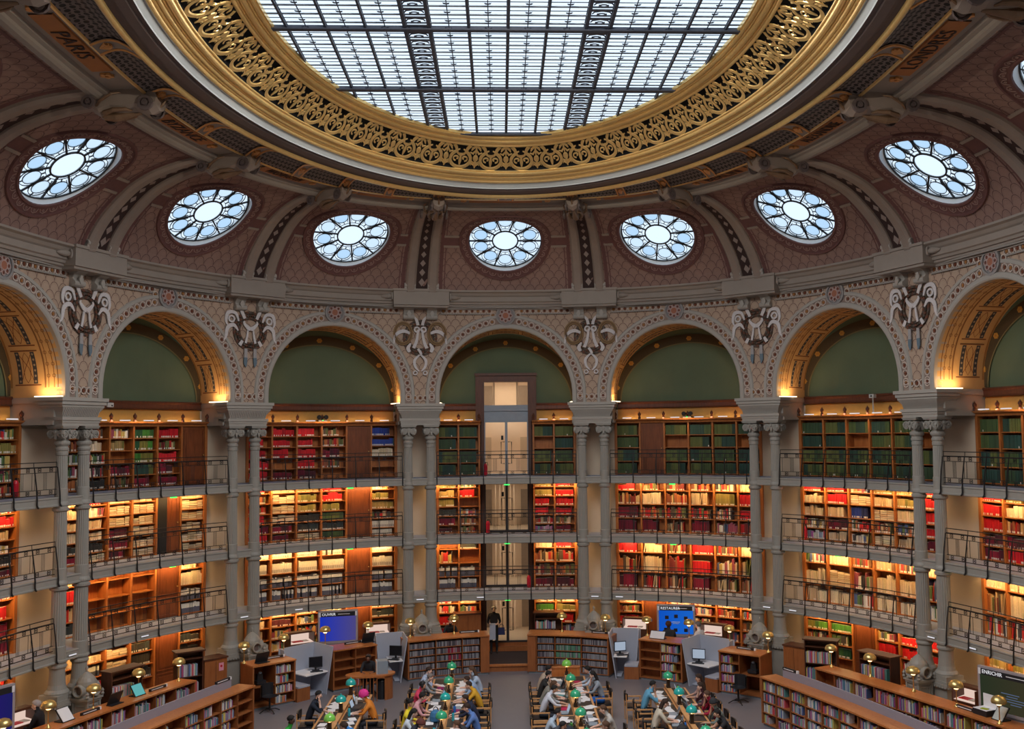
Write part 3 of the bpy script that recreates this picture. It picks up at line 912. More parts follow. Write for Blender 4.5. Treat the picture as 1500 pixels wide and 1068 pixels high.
# perforated cove between frieze and ring
perf = NT('perforated_grille')
uv = perf.n('ShaderNodeUVMap').outputs[0]; sp_ = perf.n('ShaderNodeSeparateXYZ'); perf.set(sp_.inputs[0], uv)
def hexd(t, px, py, ox, oy):
    x = t.math('SUBTRACT', t.math('FRACT', t.math('ADD', t.math('DIVIDE', sp_.outputs[0], px), ox)), .5); y = t.math('SUBTRACT', t.math('FRACT', t.math('ADD', t.math('DIVIDE', sp_.outputs[1], py), oy)), .5)
    x = t.math('MULTIPLY', x, px); y = t.math('MULTIPLY', y, py)
    return t.math('SQRT', t.math('ADD', t.math('MULTIPLY', x, x), t.math('MULTIPLY', y, y)))
d1 = perf.math('MINIMUM', hexd(perf, .19, .25, 0, 0), hexd(perf, .19, .25, .5, .5))
d2 = perf.math('MINIMUM', hexd(perf, .19, .25, .5, 0), hexd(perf, .19, .25, 0, .5))
hole = perf.math('MAXIMUM', perf.math('LESS_THAN', d1, .052), perf.math('LESS_THAN', d2, .024))
perf.bsdf(perf.mix(hole, (.17, .145, .14), (.004, .004, .005)), .6)
M['perf'] = perf.m
import bisect
_ea = np.linspace(0, 2 * PI, 4001)
_eang = np.unwrap(np.arctan2(7.12 * np.sin(_ea), 11.7 * np.cos(_ea)))
def lip_pt(s, q):                               # q 0 = frieze edge, 1 = lip; matched by the direction of the bay
    a = W(s, 5.54, 0)
    # nearest point of the lip ellipse along the same polar angle
    th = math.atan2(a[0], a[1])
    if th < 0: th += 2 * PI
    e = float(np.interp(th, _eang, _ea))
    b = ellp(-.12, e)
    z = 15.89 - .07 * q + .14 * math.sin(PI * q)
    return (a[0] + (b[0] - a[0]) * q, a[1] + (b[1] - a[1]) * q, z)
cove = []
for k in ALLB:
    for h in (0, 1):
        s0 = (k - .5 + h * .5) * LB + .28; s1 = (k - .5 + (h + 1) * .5) * LB - .28
        if k in VIS:
            g = G(); n1 = 10
            g.grid([[lip_pt(s0 + (s1 - s0) * i / n1, j / 5) for j in range(6)] for i in range(n1 + 1)], uv=[[((s1 - s0) * i / n1 * .75, j / 5 * .85) for j in range(6)] for i in range(n1 + 1)])
            g.build('perforated_panel', M['perf'], fz)
        g = G()
        a, b = (s1 - .04, s1 + .60) if k in VIS else (s0 - .34, s1 + .34)
        g.grid([[lip_pt(a + (b - a) * i / 3, j / 5)[:2] + (lip_pt(a + (b - a) * i / 3, j / 5)[2] - .03,) for j in range(6)] for i in range(4)])
        sb = g.build('cove_band', M['cornice'], fz)
        if k in VIS:
            g = G()
            for e in (.02, .54):
                g.tube([tuple(np.array(lip_pt(s1 + e, j / 6)) - (0, 0, .04)) for j in range(7)], .03, 5)
            for q in range(5):
                a_ = -.9 + 1.8 * q / 4
                p0 = np.array(lip_pt(s1 + .28, .12)) - (0, 0, .05); p1 = np.array(lip_pt(s1 + .28 + .16 * math.sin(a_), .15 + .25 * math.cos(a_))) - (0, 0, .05)
                g.tube([tuple(p0), tuple((p0 + p1) / 2), tuple(p1)], [.02, .035, .045], 5)
            g.build('palmette', M['gold_dull'], sb)
g = G(); g.grid([[tuple(np.array(lip_pt(PER * i / 192, q)) + (0, 0, .07 + .05 * q)) for q in (-.12, .5, 1.2)] for i in range(192)], closed_u=True); g.build('cove_light_block', M['void'], fz)  # unseen sheet added above the cove to keep sky light from leaking in
rg = empty('trim_3', None, 'gilded oval ring with pierced scrollwork around the skylight', 'cornice', kind='structure')
def beads(d0, z0, d1, z1, rs):
    """a run of half-round gilt beads with deep grooves between them"""
    L = math.hypot(d1 - d0, z1 - z0); tx, tz = (d1 - d0) / L, (z1 - z0) / L; nx, nz = tz, -tx
    tot = sum(2 * r for r in rs); k = L / tot; p = 0; out = []
    for r in rs:
        r *= k
        for i in range(7):
            a = PI * i / 6; q = p + r - r * math.cos(a); h = r * .95 * math.sin(a) - .02
            out.append((d0 + tx * q + nx * h, z0 + tz * q + nz * h))
        p += 2 * r
    return out
for nm, mat, prof in (('lip', 'gold', [(-.13, 15.86), (-.12, 15.77), (-.08, 15.73), (-.03, 15.73), (.0, 15.77), (.01, 15.82)]),
                      ('dark_soffit', 'darkbrown', [(-.02, 15.82), (.10, 15.85), (.17, 15.86), (.19, 15.80), (.36, 15.82), (.38, 15.86), (.47, 15.87), (.48, 15.91)]),
                      ('white_band', 'white_paint', [(.475, 15.86), (.49, 15.83), (.50, 15.86), (.61, 15.975), (.615, 15.94), (.63, 15.955)]),
                      ('lower_gilt_moulding', 'gold', beads(.61, 15.955, 1.07, 16.15, (.06, .035, .05, .03, .075, .03))),
                      ('upper_gilt_moulding', 'gold', [(1.80, 16.64)] + beads(1.82, 16.535, 2.22, 16.645, (.05, .03, .07, .03, .05)) + [(2.25, 16.66), (2.26, 16.74)]),
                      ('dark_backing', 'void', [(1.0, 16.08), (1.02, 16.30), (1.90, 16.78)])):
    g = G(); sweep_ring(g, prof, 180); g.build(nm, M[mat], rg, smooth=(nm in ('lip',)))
# pierced scrollwork, one panel per scroll
e_s = np.concatenate([[0], np.cumsum([math.hypot(*(np.array(ellp(1.45, (i + 1) * 2 * PI / 720)) - np.array(ellp(1.45, i * 2 * PI / 720)))) for i in range(720)])])
NSC = 54
PITCH = e_s[-1] / NSC
def sc_map(s, y, h):                             # s along the ring, y 0..1 across it, h into the room
    a = float(np.interp(s % e_s[-1], e_s, np.arange(721) * 2 * PI / 720))
    d = 1.05 + .82 * y; z = 16.19 + .40 * y
    dx, dy = ellp(d - h * .45, a)
    return (dx, dy, z - h * .9)
def spiral(cx, cy, r0, r1, a0, turns, n, sg=1):
    return [(cx + sg * (r0 + (r1 - r0) * i / n) * math.cos(a0 + turns * 2 * PI * i / n), (cy + (r0 + (r1 - r0) * i / n) * math.sin(a0 + turns * 2 * PI * i / n))) for i in range(n + 1)]
for i in range(NSC):
    s0 = (i + .5) * PITCH
    yaxis = s0 / e_s[-1]
    vis = not (.30 < yaxis < .70)
    g = G()
    mp = lambda x, y, h: sc_map(s0 + x * PITCH, .06 + y * .88, h * .6)
    R = .34
    pts = [(R * math.cos(a) * 1.0, .38 + R * 1.10 * math.sin(a)) for a in np.linspace(R8(118), R8(422), 19)]
    pts = [(-.30, 1.0), (-.20, .86)] + pts + [(.20, .86), (.30, 1.0)]
    g.strip(mp, pts, .095, .06)
    if vis:
        for sg in (-1, 1):
            g.strip(mp, spiral(sg * .13, .40, .13, .03, R8(-80), .95, 10, sg), .036, .045)
            g.strip(mp, [(sg * .5, .16), (sg * .40, .28), (sg * .36, .12)], [.04, .06, .02], .04)
            g.strip(mp, [(sg * .48, .78), (sg * .40, .64), (sg * .30, .70)], [.035, .07, .02], .04)
            g.strip(mp, [(sg * .50, .98), (sg * .38, .88), (sg * .34, .78)], [.035, .08, .03], .04)
        g.strip(mp, [(0, .12), (0, .30), (0, .52), (0, .66)], [.04, .10, .06, .13], .05)
        for sg in (-1, 1): g.strip(mp, [(0, .52), (sg * .12, .62), (sg * .16, .74), (sg * .06, .80)], [.03, .06, .05, .02], .05)
        g.strip(mp, [(.5, 1.0), (.5, .80), (.5, .62)], [.035, .07, .035], .04)
        g.disc(mp, .5, .46, .085, .07, 8, .12)
        g.strip(mp, [(.5, .36), (.5, .22), (.5, .02)], [.04, .11, .03], .05)
        g.strip(mp, [(.38, .20), (.5, .10), (.62, .20)], [.02, .06, .02], .05)
    g.build('scroll_panel', M['gold'], rg)

# ------------------------------------------------------------------ the skylight
sk = empty('window_10', None, 'oval glass skylight with steel beams and rows of panes', 'window', kind='structure')
A2, B2 = 4.76, 8.18
ZG = 16.69
def inside(x, y, m=.35): return (x / (A2 + m)) ** 2 + (y / (B2 + m)) ** 2 < 1
XS = .977
xl = [q * XS for q in [-5.45, -4.60, -3.79, -2.97, -2.15, -1.64, -.82, 0.0, .82, 1.64, 2.15, 2.97, 3.79, 4.60, 5.45]]
CR = [.90 + 3.57 * i for i in range(-3, 3)]
rows = []
for i in range(-3, 2):
    for j in range(9): rows.append(CR[i + 3] + .17 + (3.57 - .34) * j / 8)
rows = sorted(r for r in rows if -9.2 < r < 9.3)
IDF = lambda u, o, z: (u, o, z)
npan = 0
gb = G()
pane_me = None
for a, b in zip(xl[:-1], xl[1:]):
    for c, d in zip(rows[:-1], rows[1:]):
        cs = [(a, c), (b, c), (b, d), (a, d)]
        if not any(inside(*q) for q in cs): continue
        if d - c < .36 and abs((c + d) / 2 - min(CR, key=lambda q: abs(q - (c + d) / 2))) < .2: pass
        if d > -.1:
            if pane_me is None:
                g = G(); g.quad((-.5, -.5, 0), (.5, -.5, 0), (.5, .5, 0), (-.5, .5, 0)); pane_me = g.mesh('pane', M['sky_glass'])
            o = bpy.data.objects.new('pane', pane_me); COL.objects.link(o); o.parent = sk
            o.location = ((a + b) / 2, (c + d) / 2, ZG + .06); o.scale = (b - a - .03, d - c - .02, 1); npan += 1
        else: gb.quad((a, c, ZG + .06), (b, c, ZG + .06), (b, d, ZG + .06), (a, d, ZG + .06))
gb.build('rear_panes', M['sky_glass'], sk, kind='stuff')
def clip_y(x): 
    q = 1 - (x / (A2 + .4)) ** 2
    return (B2 + .4) * math.sqrt(q) if q > 0 else 0
def clip_x(y):
    q = 1 - (y / (B2 + .4)) ** 2
    return (A2 + .4) * math.sqrt(q) if q > 0 else 0
for x in xl[1:-1]:
    y = clip_y(x)
    w = .034 if abs(abs(x) - 1.87) < .4 else .024
    if y > .3:
        board('glazing_bar', M['steel'], sk, Fr(0, 0, 1, 0), x - w, x + w, y, -y, ZG - .06, ZG + .05) if False else None
        g = G(); g.box(IDF, x - w, x + w, -y, y, ZG + .0, ZG + .055); g.box(IDF, x - w * 1.5, x + w * 1.5, -y, y, ZG + .052, ZG + .058)
        g.build('glazing_bar', M['steel'], sk)
for i, y in enumerate(rows):
    x = clip_x(y)
    if x < .3: continue
    near = min(abs(y - c) for c in CR) < .2
    w = .030
    g = G(); g.box(IDF, -x, x, y - w, y + w, ZG + .040, ZG + .055); g.build('purlin', M['steel_grey'], sk)
    if i + 1 < len(rows):
        ym = (y + rows[i + 1]) / 2; xm = clip_x(ym)
        if xm > .3:
            g = G(); g.box(IDF, -xm, xm, ym - .010, ym + .010, ZG + .046, ZG + .056); g.build('thin_bar', M['steel'], sk)
for y in CR:
    x = clip_x(y)
    if x < .3: continue
    g = G(); g.box(IDF, -x, x, y - .07, y + .07, ZG - .05, ZG - .02); g.box(IDF, -x, x, y - .012, y + .012, ZG - .03, ZG + .04); g.box(IDF, -x, x, y + .12, y + .17, ZG + .01, ZG + .04)
    bm_ = g.build('cross_beam', M['steel'], sk)
    g = G()
    for xx in np.arange(-x, x, .82):             # small iron frames along the beam
        mp = lambda a, b, h: (xx + .41 + a, y + .06 + b * .8, ZG + .0 + h)
        g.strip(mp, [(-.16, -.10), (-.16, .06), (.16, .06), (.16, -.10)], .025, .02)
        for sg in (-1, 1): g.strip(mp, [(sg * .2, .02), (sg * .3, .06), (sg * .38, .10)], .02, .02)
    g.build('beam_ornament', M['steel'], bm_)
# knotted rods in the middle of the panes, ornaments between the double beams
for a, b in zip(xl[:-1], xl[1:]):
    xm = (a + b) / 2; y = clip_y(xm)
    if y < .4: continue
    if b - a > .6:
        g = G(); g.box(IDF, xm - .010, xm + .010, -y, y, ZG + .02, ZG + .035)
        for i, r in enumerate(rows[:-1]):
            ym = (r + rows[i + 1]) / 2
            if abs(ym) < y and ym > -.5:
                mp = lambda p, q, h: (xm + p, ym + q, ZG + .02 - h)
                g.strip(mp, [(-.055, -.05), (-.045, 0), (0, .02), (.045, 0), (.055, -.05)], .028, .02)
        g.build('knotted_rod', M['steel'], sk)
    else:
        g = G()
        for i, r in enumerate(rows[:-1]):
            ym = (r + rows[i + 1]) / 2
            if abs(ym) < y and ym > -.5:
                mp = lambda p, q, h: (xm + p, ym + q, ZG + .02 - h)
                ring(g, mp, 0, .05, .075, .018, .02, 10, .05)
                g.strip(mp, [(-.19, .02), (-.15, -.06), (0, -.11), (.15, -.06), (.19, .02)], .018, .02)
                g.box(IDF, a + .04, b - .04, r + .02, r + .10, ZG + .0, ZG + .02)
                for sg in (-1, 1): g.strip(mp, [(sg * .09, .12), (sg * .09, -.02)], .016, .02)
        g.build('iron_tracery', M['steel'], sk)
# ------------------------------------------------------------------ gallery floors
for lv in (1, 2, 3):
    z = FLOORS[lv]
    gf = empty('floor_gallery_%d' % lv if False else ('gallery_floor'), None, {1: 'lowest', 2: 'middle', 3: 'top'}[lv] + ' of the three ring galleries, grey slab edge and pale floor', 'gallery', kind='structure')
    g = G(); sweep(g, [(-1.15, z), (.06, z)], -4.7 * LB, 4.7 * LB, 120); g.build('walkway', M['slabtop'], gf)
    g = G(); sweep(g, [(.0, z), (.06, z + .004), (.11, z), (.12, z - .03), (.10, z - .06), (.10, z - .19), (.13, z - .21), (.13, z - .245), (.08, z - .26), (-1.15, z - .26)], -4.7 * LB, 4.7 * LB, 120)
    g.build('slab', M['iron'], gf)

# ------------------------------------------------------------------ columns
def column(F, label):
    """F stands on the column's axis at floor level"""
    root = empty('column', F, label, 'column', 'paired columns of the arcade')
    g = G(); g.box(F, -.31, .31, -.31, .31, 0, .12); g.box(F, -.28, .28, -.28, .28, .12, 1.22)
    g.box(F, -.33, .33, -.33, .33, 1.22, 1.27); g.box(F, -.37, .37, -.37, .37, 1.27, 1.34); g.box(F, -.34, .34, -.34, .34, 1.34, 1.42); g.box(F, -.31, .31, -.31, .31, 1.42, 1.55)
    for i in range(7): 
        for a in (0, 1, 2, 3):
            f2 = F.turned(a * PI / 2); g.lathe(f2, [(.03, 1.225), (.04, 1.25), (.02, 1.285)], 6, u=-.3 + .1 * i, o=.35)
    g.build('pedestal', M['iron'], root)
    g = G(); g.lathe(F, [(.31, 1.55), (.315, 1.60), (.29, 1.64), (.25, 1.68), (.22, 1.80), (.205, 2.0), (.20, 2.20), (.21, 2.24), (.24, 2.26), (.24, 2.31), (.22, 2.33), (.22, 2.37), (.25, 2.40), (.25, 2.45), (.215, 2.47)], 24)
    g.build('base', M['iron'], root, smooth=False)
    for nm, r0, r1, za, zb in (('shaft', .195, .185, 2.47, 4.30), ('shaft', .175, .165, 4.56, 6.44), ('shaft', .16, .148, 6.72, 7.98)):
        g = G()
        plain_ = .34
        g.lathe(F, [(r0 + .012, za), (r0 + .012, za + plain_), (r0, za + plain_ + .02)], 24)
        n = 40
        P = []
        for z, r in ((za + plain_ + .02, r0), (zb - .04, r1), (zb, r1)):
            P.append([F((r * (1 - (.075 if i % 2 else 0))) * math.cos(2 * PI * i / n), (r * (1 - (.075 if i % 2 else 0))) * math.sin(2 * PI * i / n), z) for i in range(n)])
        g.grid(P, closed_v=True)
        g.build('shaft', M['iron'], root)
    for za, r in ((4.30, .185), (6.44, .165)):
        g = G(); g.lathe(F, [(r, za - .01), (r + .05, za + .03), (r + .055, za + .09), (r + .02, za + .11), (r + .02, za + .15), (r + .045, za + .17), (r + .04, za + .22), (r + .0, za + .29)], 24)
        g.build('collar', M['iron'], root)
    g = G()
    g.lathe(F, [(.148, 7.96), (.165, 7.98), (.165, 8.06), (.15, 8.08), (.175, 8.11), (.178, 8.16), (.155, 8.19), (.155, 8.22), (.20, 8.27), (.21, 8.32), (.185, 8.36), (.15, 8.38), (.15, 8.45), (.19, 8.62), (.2, 8.70)], 20)
    g.box(F, -.27, .27, -.27, .27, 8.70, 8.74); g.box(F, -.29, .29, -.29, .29, 8.74, 8.78)
    for a in range(4):
        f2 = F.turned(a * PI / 2)
        for sg in (-1, 1):
            mp = lambda x, y, h: f2(sg * .17 + x, .20 + h, 8.55 + y)
            g.disc(mp, 0, 0, .12, .045, 14)
            g.strip(lambda x, y, h: mp(x, y, h + .045), spiral(0, 0, .105, .03, 0, 1.6, 16, sg), .028, .02)
            g.disc(lambda x, y, h: mp(x, y, h + .045), 0, 0, .022, .03, 6)
        mp = lambda x, y, h: f2(x, .20 + h, 8.55 + y)
        g.strip(mp, [(-.08, .10), (0, .02), (.08, .10)], [.05, .09, .05], .05)
        g.strip(mp, [(0, .13), (0, .02), (0, -.14)], [.05, .12, .03], .06)
        g.disc(lambda x, y, h: mp(x, y, h + .06), 0, .06, .04, .04, 8)
    g.build('capital', M['iron'], root)
    return root
PNAME = {-3.5: 'at the far left edge', -2.5: 'in the third pair left of the doorway', -1.5: 'in the second pair left of the doorway', -.5: 'in the pair just left of the doorway',
         .5: 'in the pair just right of the doorway', 1.5: 'in the second pair right of the doorway', 2.5: 'in the third pair right of the doorway', 3.5: 'at the far right edge'}
col0 = None
for kp in PNAME:
    for sg in (-1, 1):
        F = bayframe(kp).at(sg * .41, 0)
        lab = 'grey fluted iron column, %s of the two %s' % ('left-hand' if sg < 0 else 'right-hand', PNAME[kp])
        if col0 is None: col0 = column(F, lab)
        else: copy_tree(col0, (F.x, F.y, 0), F.rot(), lab)

# ------------------------------------------------------------------ railings
def railing(k, lv):
    z = FLOORS[lv]; F0 = bayframe(k, .0)
    L = {1: 'lowest', 2: 'middle', 3: 'top'}[lv]
    wh = {-3: 'third left bay', -2: 'second left bay', -1: 'first left bay', 0: 'doorway bay', 1: 'first right bay', 2: 'second right bay', 3: 'third right bay'}[k]
    root = empty('gallery_railing', Fr(F0.x, F0.y, F0.ux, F0.uy, z), 'black iron railing on the %s gallery, %s' % (L, wh), 'railing', 'gallery railings')
    s0, s1 = k * LB - LB / 2 + .63, k * LB + LB / 2 - .63
    def Q(s, h, o=.0): return W(s, o, z + h)
    def line(nm, h, r, o=.03, n=10):
        g = G(); P = []
        for i in range(n + 1):
            s = s0 + (s1 - s0) * i / n
            P.append([W(s, o + a, z + h + b) for a, b in ((-r, -r), (r, -r), (r, r), (-r, r))])
        g.grid(P, closed_v=True); g.build(nm, M['black_iron'], root)
    line('top_rail', .95, .011); line('hand_rail', .82, .018); line('rail', .68, .008); line('rail', .22, .008); line('bottom_rail', .08, .010)
    np_ = 7
    for i in range(np_):
        s = s0 + (s1 - s0) * i / (np_ - 1)
        g = G()
        g.tube([Q(s, .82, .05), Q(s, .3, .13), Q(s, -.02, .16), Q(s, -.16, .16), Q(s, -.22, .18), Q(s, -.24, .215)], [.016, .018, .02, .022, .026, .022], 6)
        g.tube([Q(s, .95, .03), Q(s, .80, .04)], .009, 5)
        g.build('post', M['black_iron'], root)
        if i < np_ - 1:
            g = G(); ds = (s1 - s0) / (np_ - 1)
            for q in (.06, .44, .5, .56, .94):
                g.tube([Q(s + ds * q, .22, .03), Q(s + ds * q, .68, .03)], .007, 4)
            for q in (.25, .75):
                for h in (.75, .15):
                    mp = lambda x, y, hh: W(s + ds * q + x, .03 + hh, z + h + y)
                    g.strip(mp, [(-.05, -.045), (.05, -.045), (.05, .045), (-.05, .045)], .02, .012, closed=True)
                    g.disc(mp, 0, 0, .022, .012, 6)
            g.build('baluster_group', M['black_iron'], root)
for k in range(-3, 4):
    for lv in (1, 2, 3): railing(k, lv)
# ------------------------------------------------------------------ bookcases and what stands in them
PAL = {
 'R': [(.62, .012, .02), (.55, .01, .02), (.70, .02, .03), (.48, .01, .02)],
 'U': [(.20, .012, .03), (.15, .01, .03), (.28, .015, .04), (.10, .02, .03)],
 'G': [(.05, .09, .045), (.07, .11, .04), (.13, .15, .045), (.03, .07, .05), (.03, .075, .06)],
 'N': [(.06, .22, .035), (.09, .26, .03), (.05, .14, .04), (.20, .19, .04), (.02, .09, .04)],
 'O': [(.22, .19, .05), (.30, .24, .07), (.16, .15, .04), (.36, .26, .10)],
 'M': [(.50, .02, .02), (.45, .15, .05), (.20, .03, .03), (.60, .42, .24), (.10, .07, .05), (.30, .10, .05), (.14, .15, .05)],
 'C': [(.72, .58, .38), (.66, .50, .32), (.75, .62, .44), (.60, .42, .25)],
 'W': [(.74, .66, .52), (.78, .70, .56), (.70, .62, .48)],
 'B': [(.02, .05, .30), (.03, .07, .36), (.02, .03, .12), (.04, .10, .12)],
 'K': [(.03, .03, .03), (.05, .045, .04), (.04, .05, .05)],
 'X': [(.60, .03, .03), (.70, .62, .50), (.10, .14, .30), (.55, .40, .12), (.12, .20, .08), (.35, .08, .12), (.75, .70, .64), (.08, .07, .07), (.50, .18, .08)],
 'P': [(.72, .70, .66), (.30, .38, .52), (.66, .10, .12), (.16, .16, .20), (.70, .58, .16), (.55, .55, .58), (.10, .16, .36), (.60, .30, .40), (.12, .36, .34), (.78, .76, .74), (.36, .10, .30)],
 'D': [(.10, .10, .13), (.26, .25, .28), (.38, .36, .38), (.08, .07, .09), (.30, .32, .36), (.18, .14, .16)],
}
SH3A = [6.90, 7.36, 7.87, 8.33, 8.78]; SH3B = [6.90, 7.27, 7.65, 8.04, 8.42, 8.78]
SH2A = [4.74, 5.24, 5.75, 6.26, 6.60]; SH2B = [4.74, 5.02, 5.36, 5.71, 6.06, 6.42, 6.62]; SH2C = [4.75, 5.13, 5.55, 5.98, 6.38, 6.62]
SH1A = [2.68, 3.10, 3.60, 4.12, 4.42]; SH1B = [2.68, 3.24, 3.96, 4.42]
SH0 = [.10, .50, .92, 1.33, 1.75, 2.10, 2.40]
# per bay and level: shelf heights and, for each of the six compartments, the rows from the bottom up (D = oak cupboard door, - = empty)
def rows(s, n): return (list(s) * n)[:n] if len(s) < n else list(s)[:n]
def ordinal(n):
    w = ['first', 'second', 'third', 'fourth', 'fifth', 'sixth', 'seventh', 'eighth', 'ninth', 'tenth', 'eleventh', 'twelfth', 'thirteenth', 'fourteenth', 'fifteenth', 'sixteenth', 'seventeenth', 'eighteenth', 'nineteenth', 'twentieth']
    if n <= 20: return w[n - 1]
    return {2: 'twenty', 3: 'thirty', 4: 'forty', 5: 'fifty'}[n // 10] + '-' + w[n % 10 - 1] if n % 10 else {3: 'thirtieth', 4: 'fortieth', 5: 'fiftieth'}[n // 10]
CASES = {
 (-3, 3): (SH3B, ['XXXMX', 'MXXXM', 'XXMOX', 'XMXRX', 'XMMOX', 'MXXOX']),
 (-2, 3): (SH3B, ['MXXMX', 'KXXCM', 'MU-OX', 'UGNNN', 'UURMR', 'D', ]),
 (-1, 3): (SH3B, ['RRRRR', 'U-RRR', 'URRRR', '-MUMM', 'D', '--CBB']),
 (0, 3): (SH3A, ['GGGG', 'GGGG', 'DOOR', 'DOOR', 'GG-G', 'GGGG']),
 (1, 3): (SH3A, ['GGGG', 'D', 'GG-G', 'GGGG', 'GGGG', 'GG-G']),
 (2, 3): (SH3A, ['GGGG', 'GGGG', 'GG-G', 'GGGG', 'GGGG', 'GG-G']),
 (3, 3): (SH3A, ['GGGG', 'GGGG', 'GGGG', 'GGGG', 'GGGG', 'GGGG']),
 (-3, 2): (SH2B, ['UKCCMR', 'UKCCMR', 'UKXCMR', 'UMKCCR', 'MKCCRR', 'UKXCRR']),
 (-2, 2): (SH2B, ['UKCCCC', 'HKCCXR', 'UUUHHH', 'HHHHHH', 'D', 'HHHHHH']),
 (-1, 2): (SH2B, ['RURMMR', 'UUHHHH', 'HKKOOO', 'GKGORR', 'D', 'WWMOOX']),
 (0, 2): (SH2B, ['UUKOOO', 'MMX-RX', 'DOOR', 'DOOR', 'PMRROO', 'UMRRRR']),
 (1, 2): (SH2A, ['UUMR', 'UMCM', 'MMMM', 'UMCM', 'XXOX', 'MRRC']),
 (2, 2): (SH2C, ['PXCCR', 'CUCRR', 'XXBHX', 'HMHCO', 'CXCOO', 'URRRR']),
 (3, 2): (SH2C, ['UURRR', 'RUMCO', 'UUMRR', 'MRCRO', 'MUCRR', 'UMRRO']),
 (-3, 1): (SH1A, ['UUMM', 'UUMR', 'UUMR', 'UKRR', 'UURR', 'UURR']),
 (-2, 1): (SH1A, ['KMRO', '----', '----', '----', 'D', 'WWCC']),
 (-1, 1): (SH1A, ['WWWW', 'WWWW', 'WWWW', 'WWWW', 'D', 'WWWW']),
 (0, 1): (SH1A, ['WWX-', 'WW-K', 'DOOR', 'DOOR', 'UMMC', 'UMMR']),
 (1, 1): (SH1B, ['UMR', 'MCC', 'MMM', 'URR', 'MXM', 'MMC']),
 (2, 1): (SH1B, ['CCX', 'CHC', 'XXM', 'CCC', 'CCX', 'XXC']),
 (3, 1): (SH1B, ['XMC', 'XCC', 'MXC', 'XCX', 'MXC', 'XMC']),
 (-3, 0): (SH0, ['XXXXXX'] * 6),
 (-2, 0): (SH0, ['CCCCCC', 'CCRWCC', 'KKKHHC', 'KKKKKK', 'D', 'KKKKKC']),
 (-1, 0): (SH0, ['XXXCCC', 'XXXXUC', 'XXXXXC', 'OXXXOO', 'D', 'KXXOKK']),
 (0, 0): (SH0, ['XXRRXX', 'X-CXXC', 'DOOR', 'DOOR', 'XXCRNX', 'XXXRYX'.replace('Y', 'O')]),
 (1, 0): (SH0, ['XXCRMC', 'D', 'XXRXRX', 'XXCXXX', 'XXXUMX', 'XXXXXX']),
 (2, 0): (SH0, ['XXXXNX', 'XNNXNN', 'D', 'XXXRXR', 'XXXRRR', 'XXMRRR']),
 (3, 0): (SH0, ['XXXXOR', 'XXXXOX', 'XXXXXX', 'XXXXMX', 'XXXXXX', 'XXXXXX']),
}
BW = {-3: 'third left bay', -2: 'second left bay', -1: 'first left bay', 0: 'doorway bay', 1: 'first right bay', 2: 'second right bay', 3: 'third right bay'}
LN = {0: 'ground floor', 1: 'lowest gallery', 2: 'middle gallery', 3: 'top gallery'}
gbook = G()                                    # the thousands of volumes on the wall
NBOX = [0]
box_me = None
WHITE = (.80, .76, .68)
def rnd(a, b): return a + (b - a) * RNG.random()
def vary(c, v=.18):
    f = 1 + rnd(-v, v); return tuple(min(1, max(0, q * f * (1 + rnd(-.05, .05)))) for q in c)
def book_block(F, u, w, h, d, o1, z, c, label=True, tilt=0.0, top=None):
    """one volume in the mass: spine, two sides, top"""
    g = gbook; o0 = o1 - d
    t = tilt * h
    a0, b0 = F(u, o1, z), F(u + w, o1, z); a1, b1 = F(u + t, o1, z + h), F(u + w + t, o1, z + h)
    c0, d0 = F(u, o0, z), F(u + w, o0, z); c1, d1 = F(u + t, o0, z + h), F(u + w + t, o0, z + h)
    g.cur = c; g.quad(a0, b0, b1, a1); g.quad(c0, a0, a1, c1); g.quad(b0, d0, d1, b1)
    g.cur = top or (.62, .55, .42); g.quad(a1, b1, d1, c1)
    if label:
        g.cur = WHITE; k = min(.055, h * .2)
        g.quad(F(u + w * .12, o1 + .003, z + .01), F(u + w * .88, o1 + .003, z + .01), F(u + w * .88, o1 + .003, z + .01 + k), F(u + w * .12, o1 + .003, z + .01 + k))
def fill_row(F, hw, z0, z1, sch, oF, lab):
    """books of one compartment row; F = compartment frame, hw = half inner width"""
    H = z1 - z0 - .03
    if sch == '-': return
    u = -hw + .01; end = hw - .01
    if sch == 'H':                              # flat-stacked cream boxes and volumes
        while u < end - .12:
            w = min(rnd(.22, .34), end - u); z = z0
            while z < z0 + H * rnd(.6, .85):
                t = rnd(.05, .085)
                if z + t > z1 - .04: break
                c = vary(RNG.choice(PAL['C']), .1)
                g = gbook; g.box(F, 0, 0, 0, 0, 0, 0) if False else None
                g.cur = c
                ww = w - rnd(.005, .03)
                g.quad(F(u, oF, z), F(u + ww, oF, z), F(u + ww, oF, z + t - .014), F(u, oF, z + t - .014))
                g.quad(F(u, oF, z + t - .014), F(u + ww, oF, z + t - .014), F(u + ww, oF - .25, z + t - .014), F(u, oF - .25, z + t - .014))
                z += t
            u += w
        return
    fill = rnd(.72, 1.0) if sch in 'XMCRUOB' else rnd(.9, 1.0)
    end = u + (end - u) * fill
    if sch == 'W':
        return ('W', u, end)
    hb = H * rnd(.70, .90)
    run = 0; c = None
    tall = {'G': .86, 'N': .8}.get(sch)
    while u < end - .02:
        if run <= 0:
            c = RNG.choice(PAL[sch]); run = RNG.randint(1, 3) if sch in 'XMP' else RNG.randint(3, 12)
            hb = H * (tall or rnd(.62, .92))
        w = rnd(.022, .05) if sch not in 'GRU' else rnd(.035, .055)
        if u + w > end: break
        h = hb * (rnd(.93, 1.0) if sch in 'XMCP' else rnd(.985, 1.0))
        tilt = rnd(.05, .2) if (sch in 'XMC' and RNG.random() < .04) else 0
        book_block(F, u, w * .94, h, .24, oF - rnd(0, .015), z0, vary(c), lab and RNG.random() < (.75 if sch not in 'GC' else (.05 if sch == 'G' else .4)), tilt, top=(.60, .62, .60) if sch == 'G' else None)
        u += w + tilt * h * 1.0; run -= 1
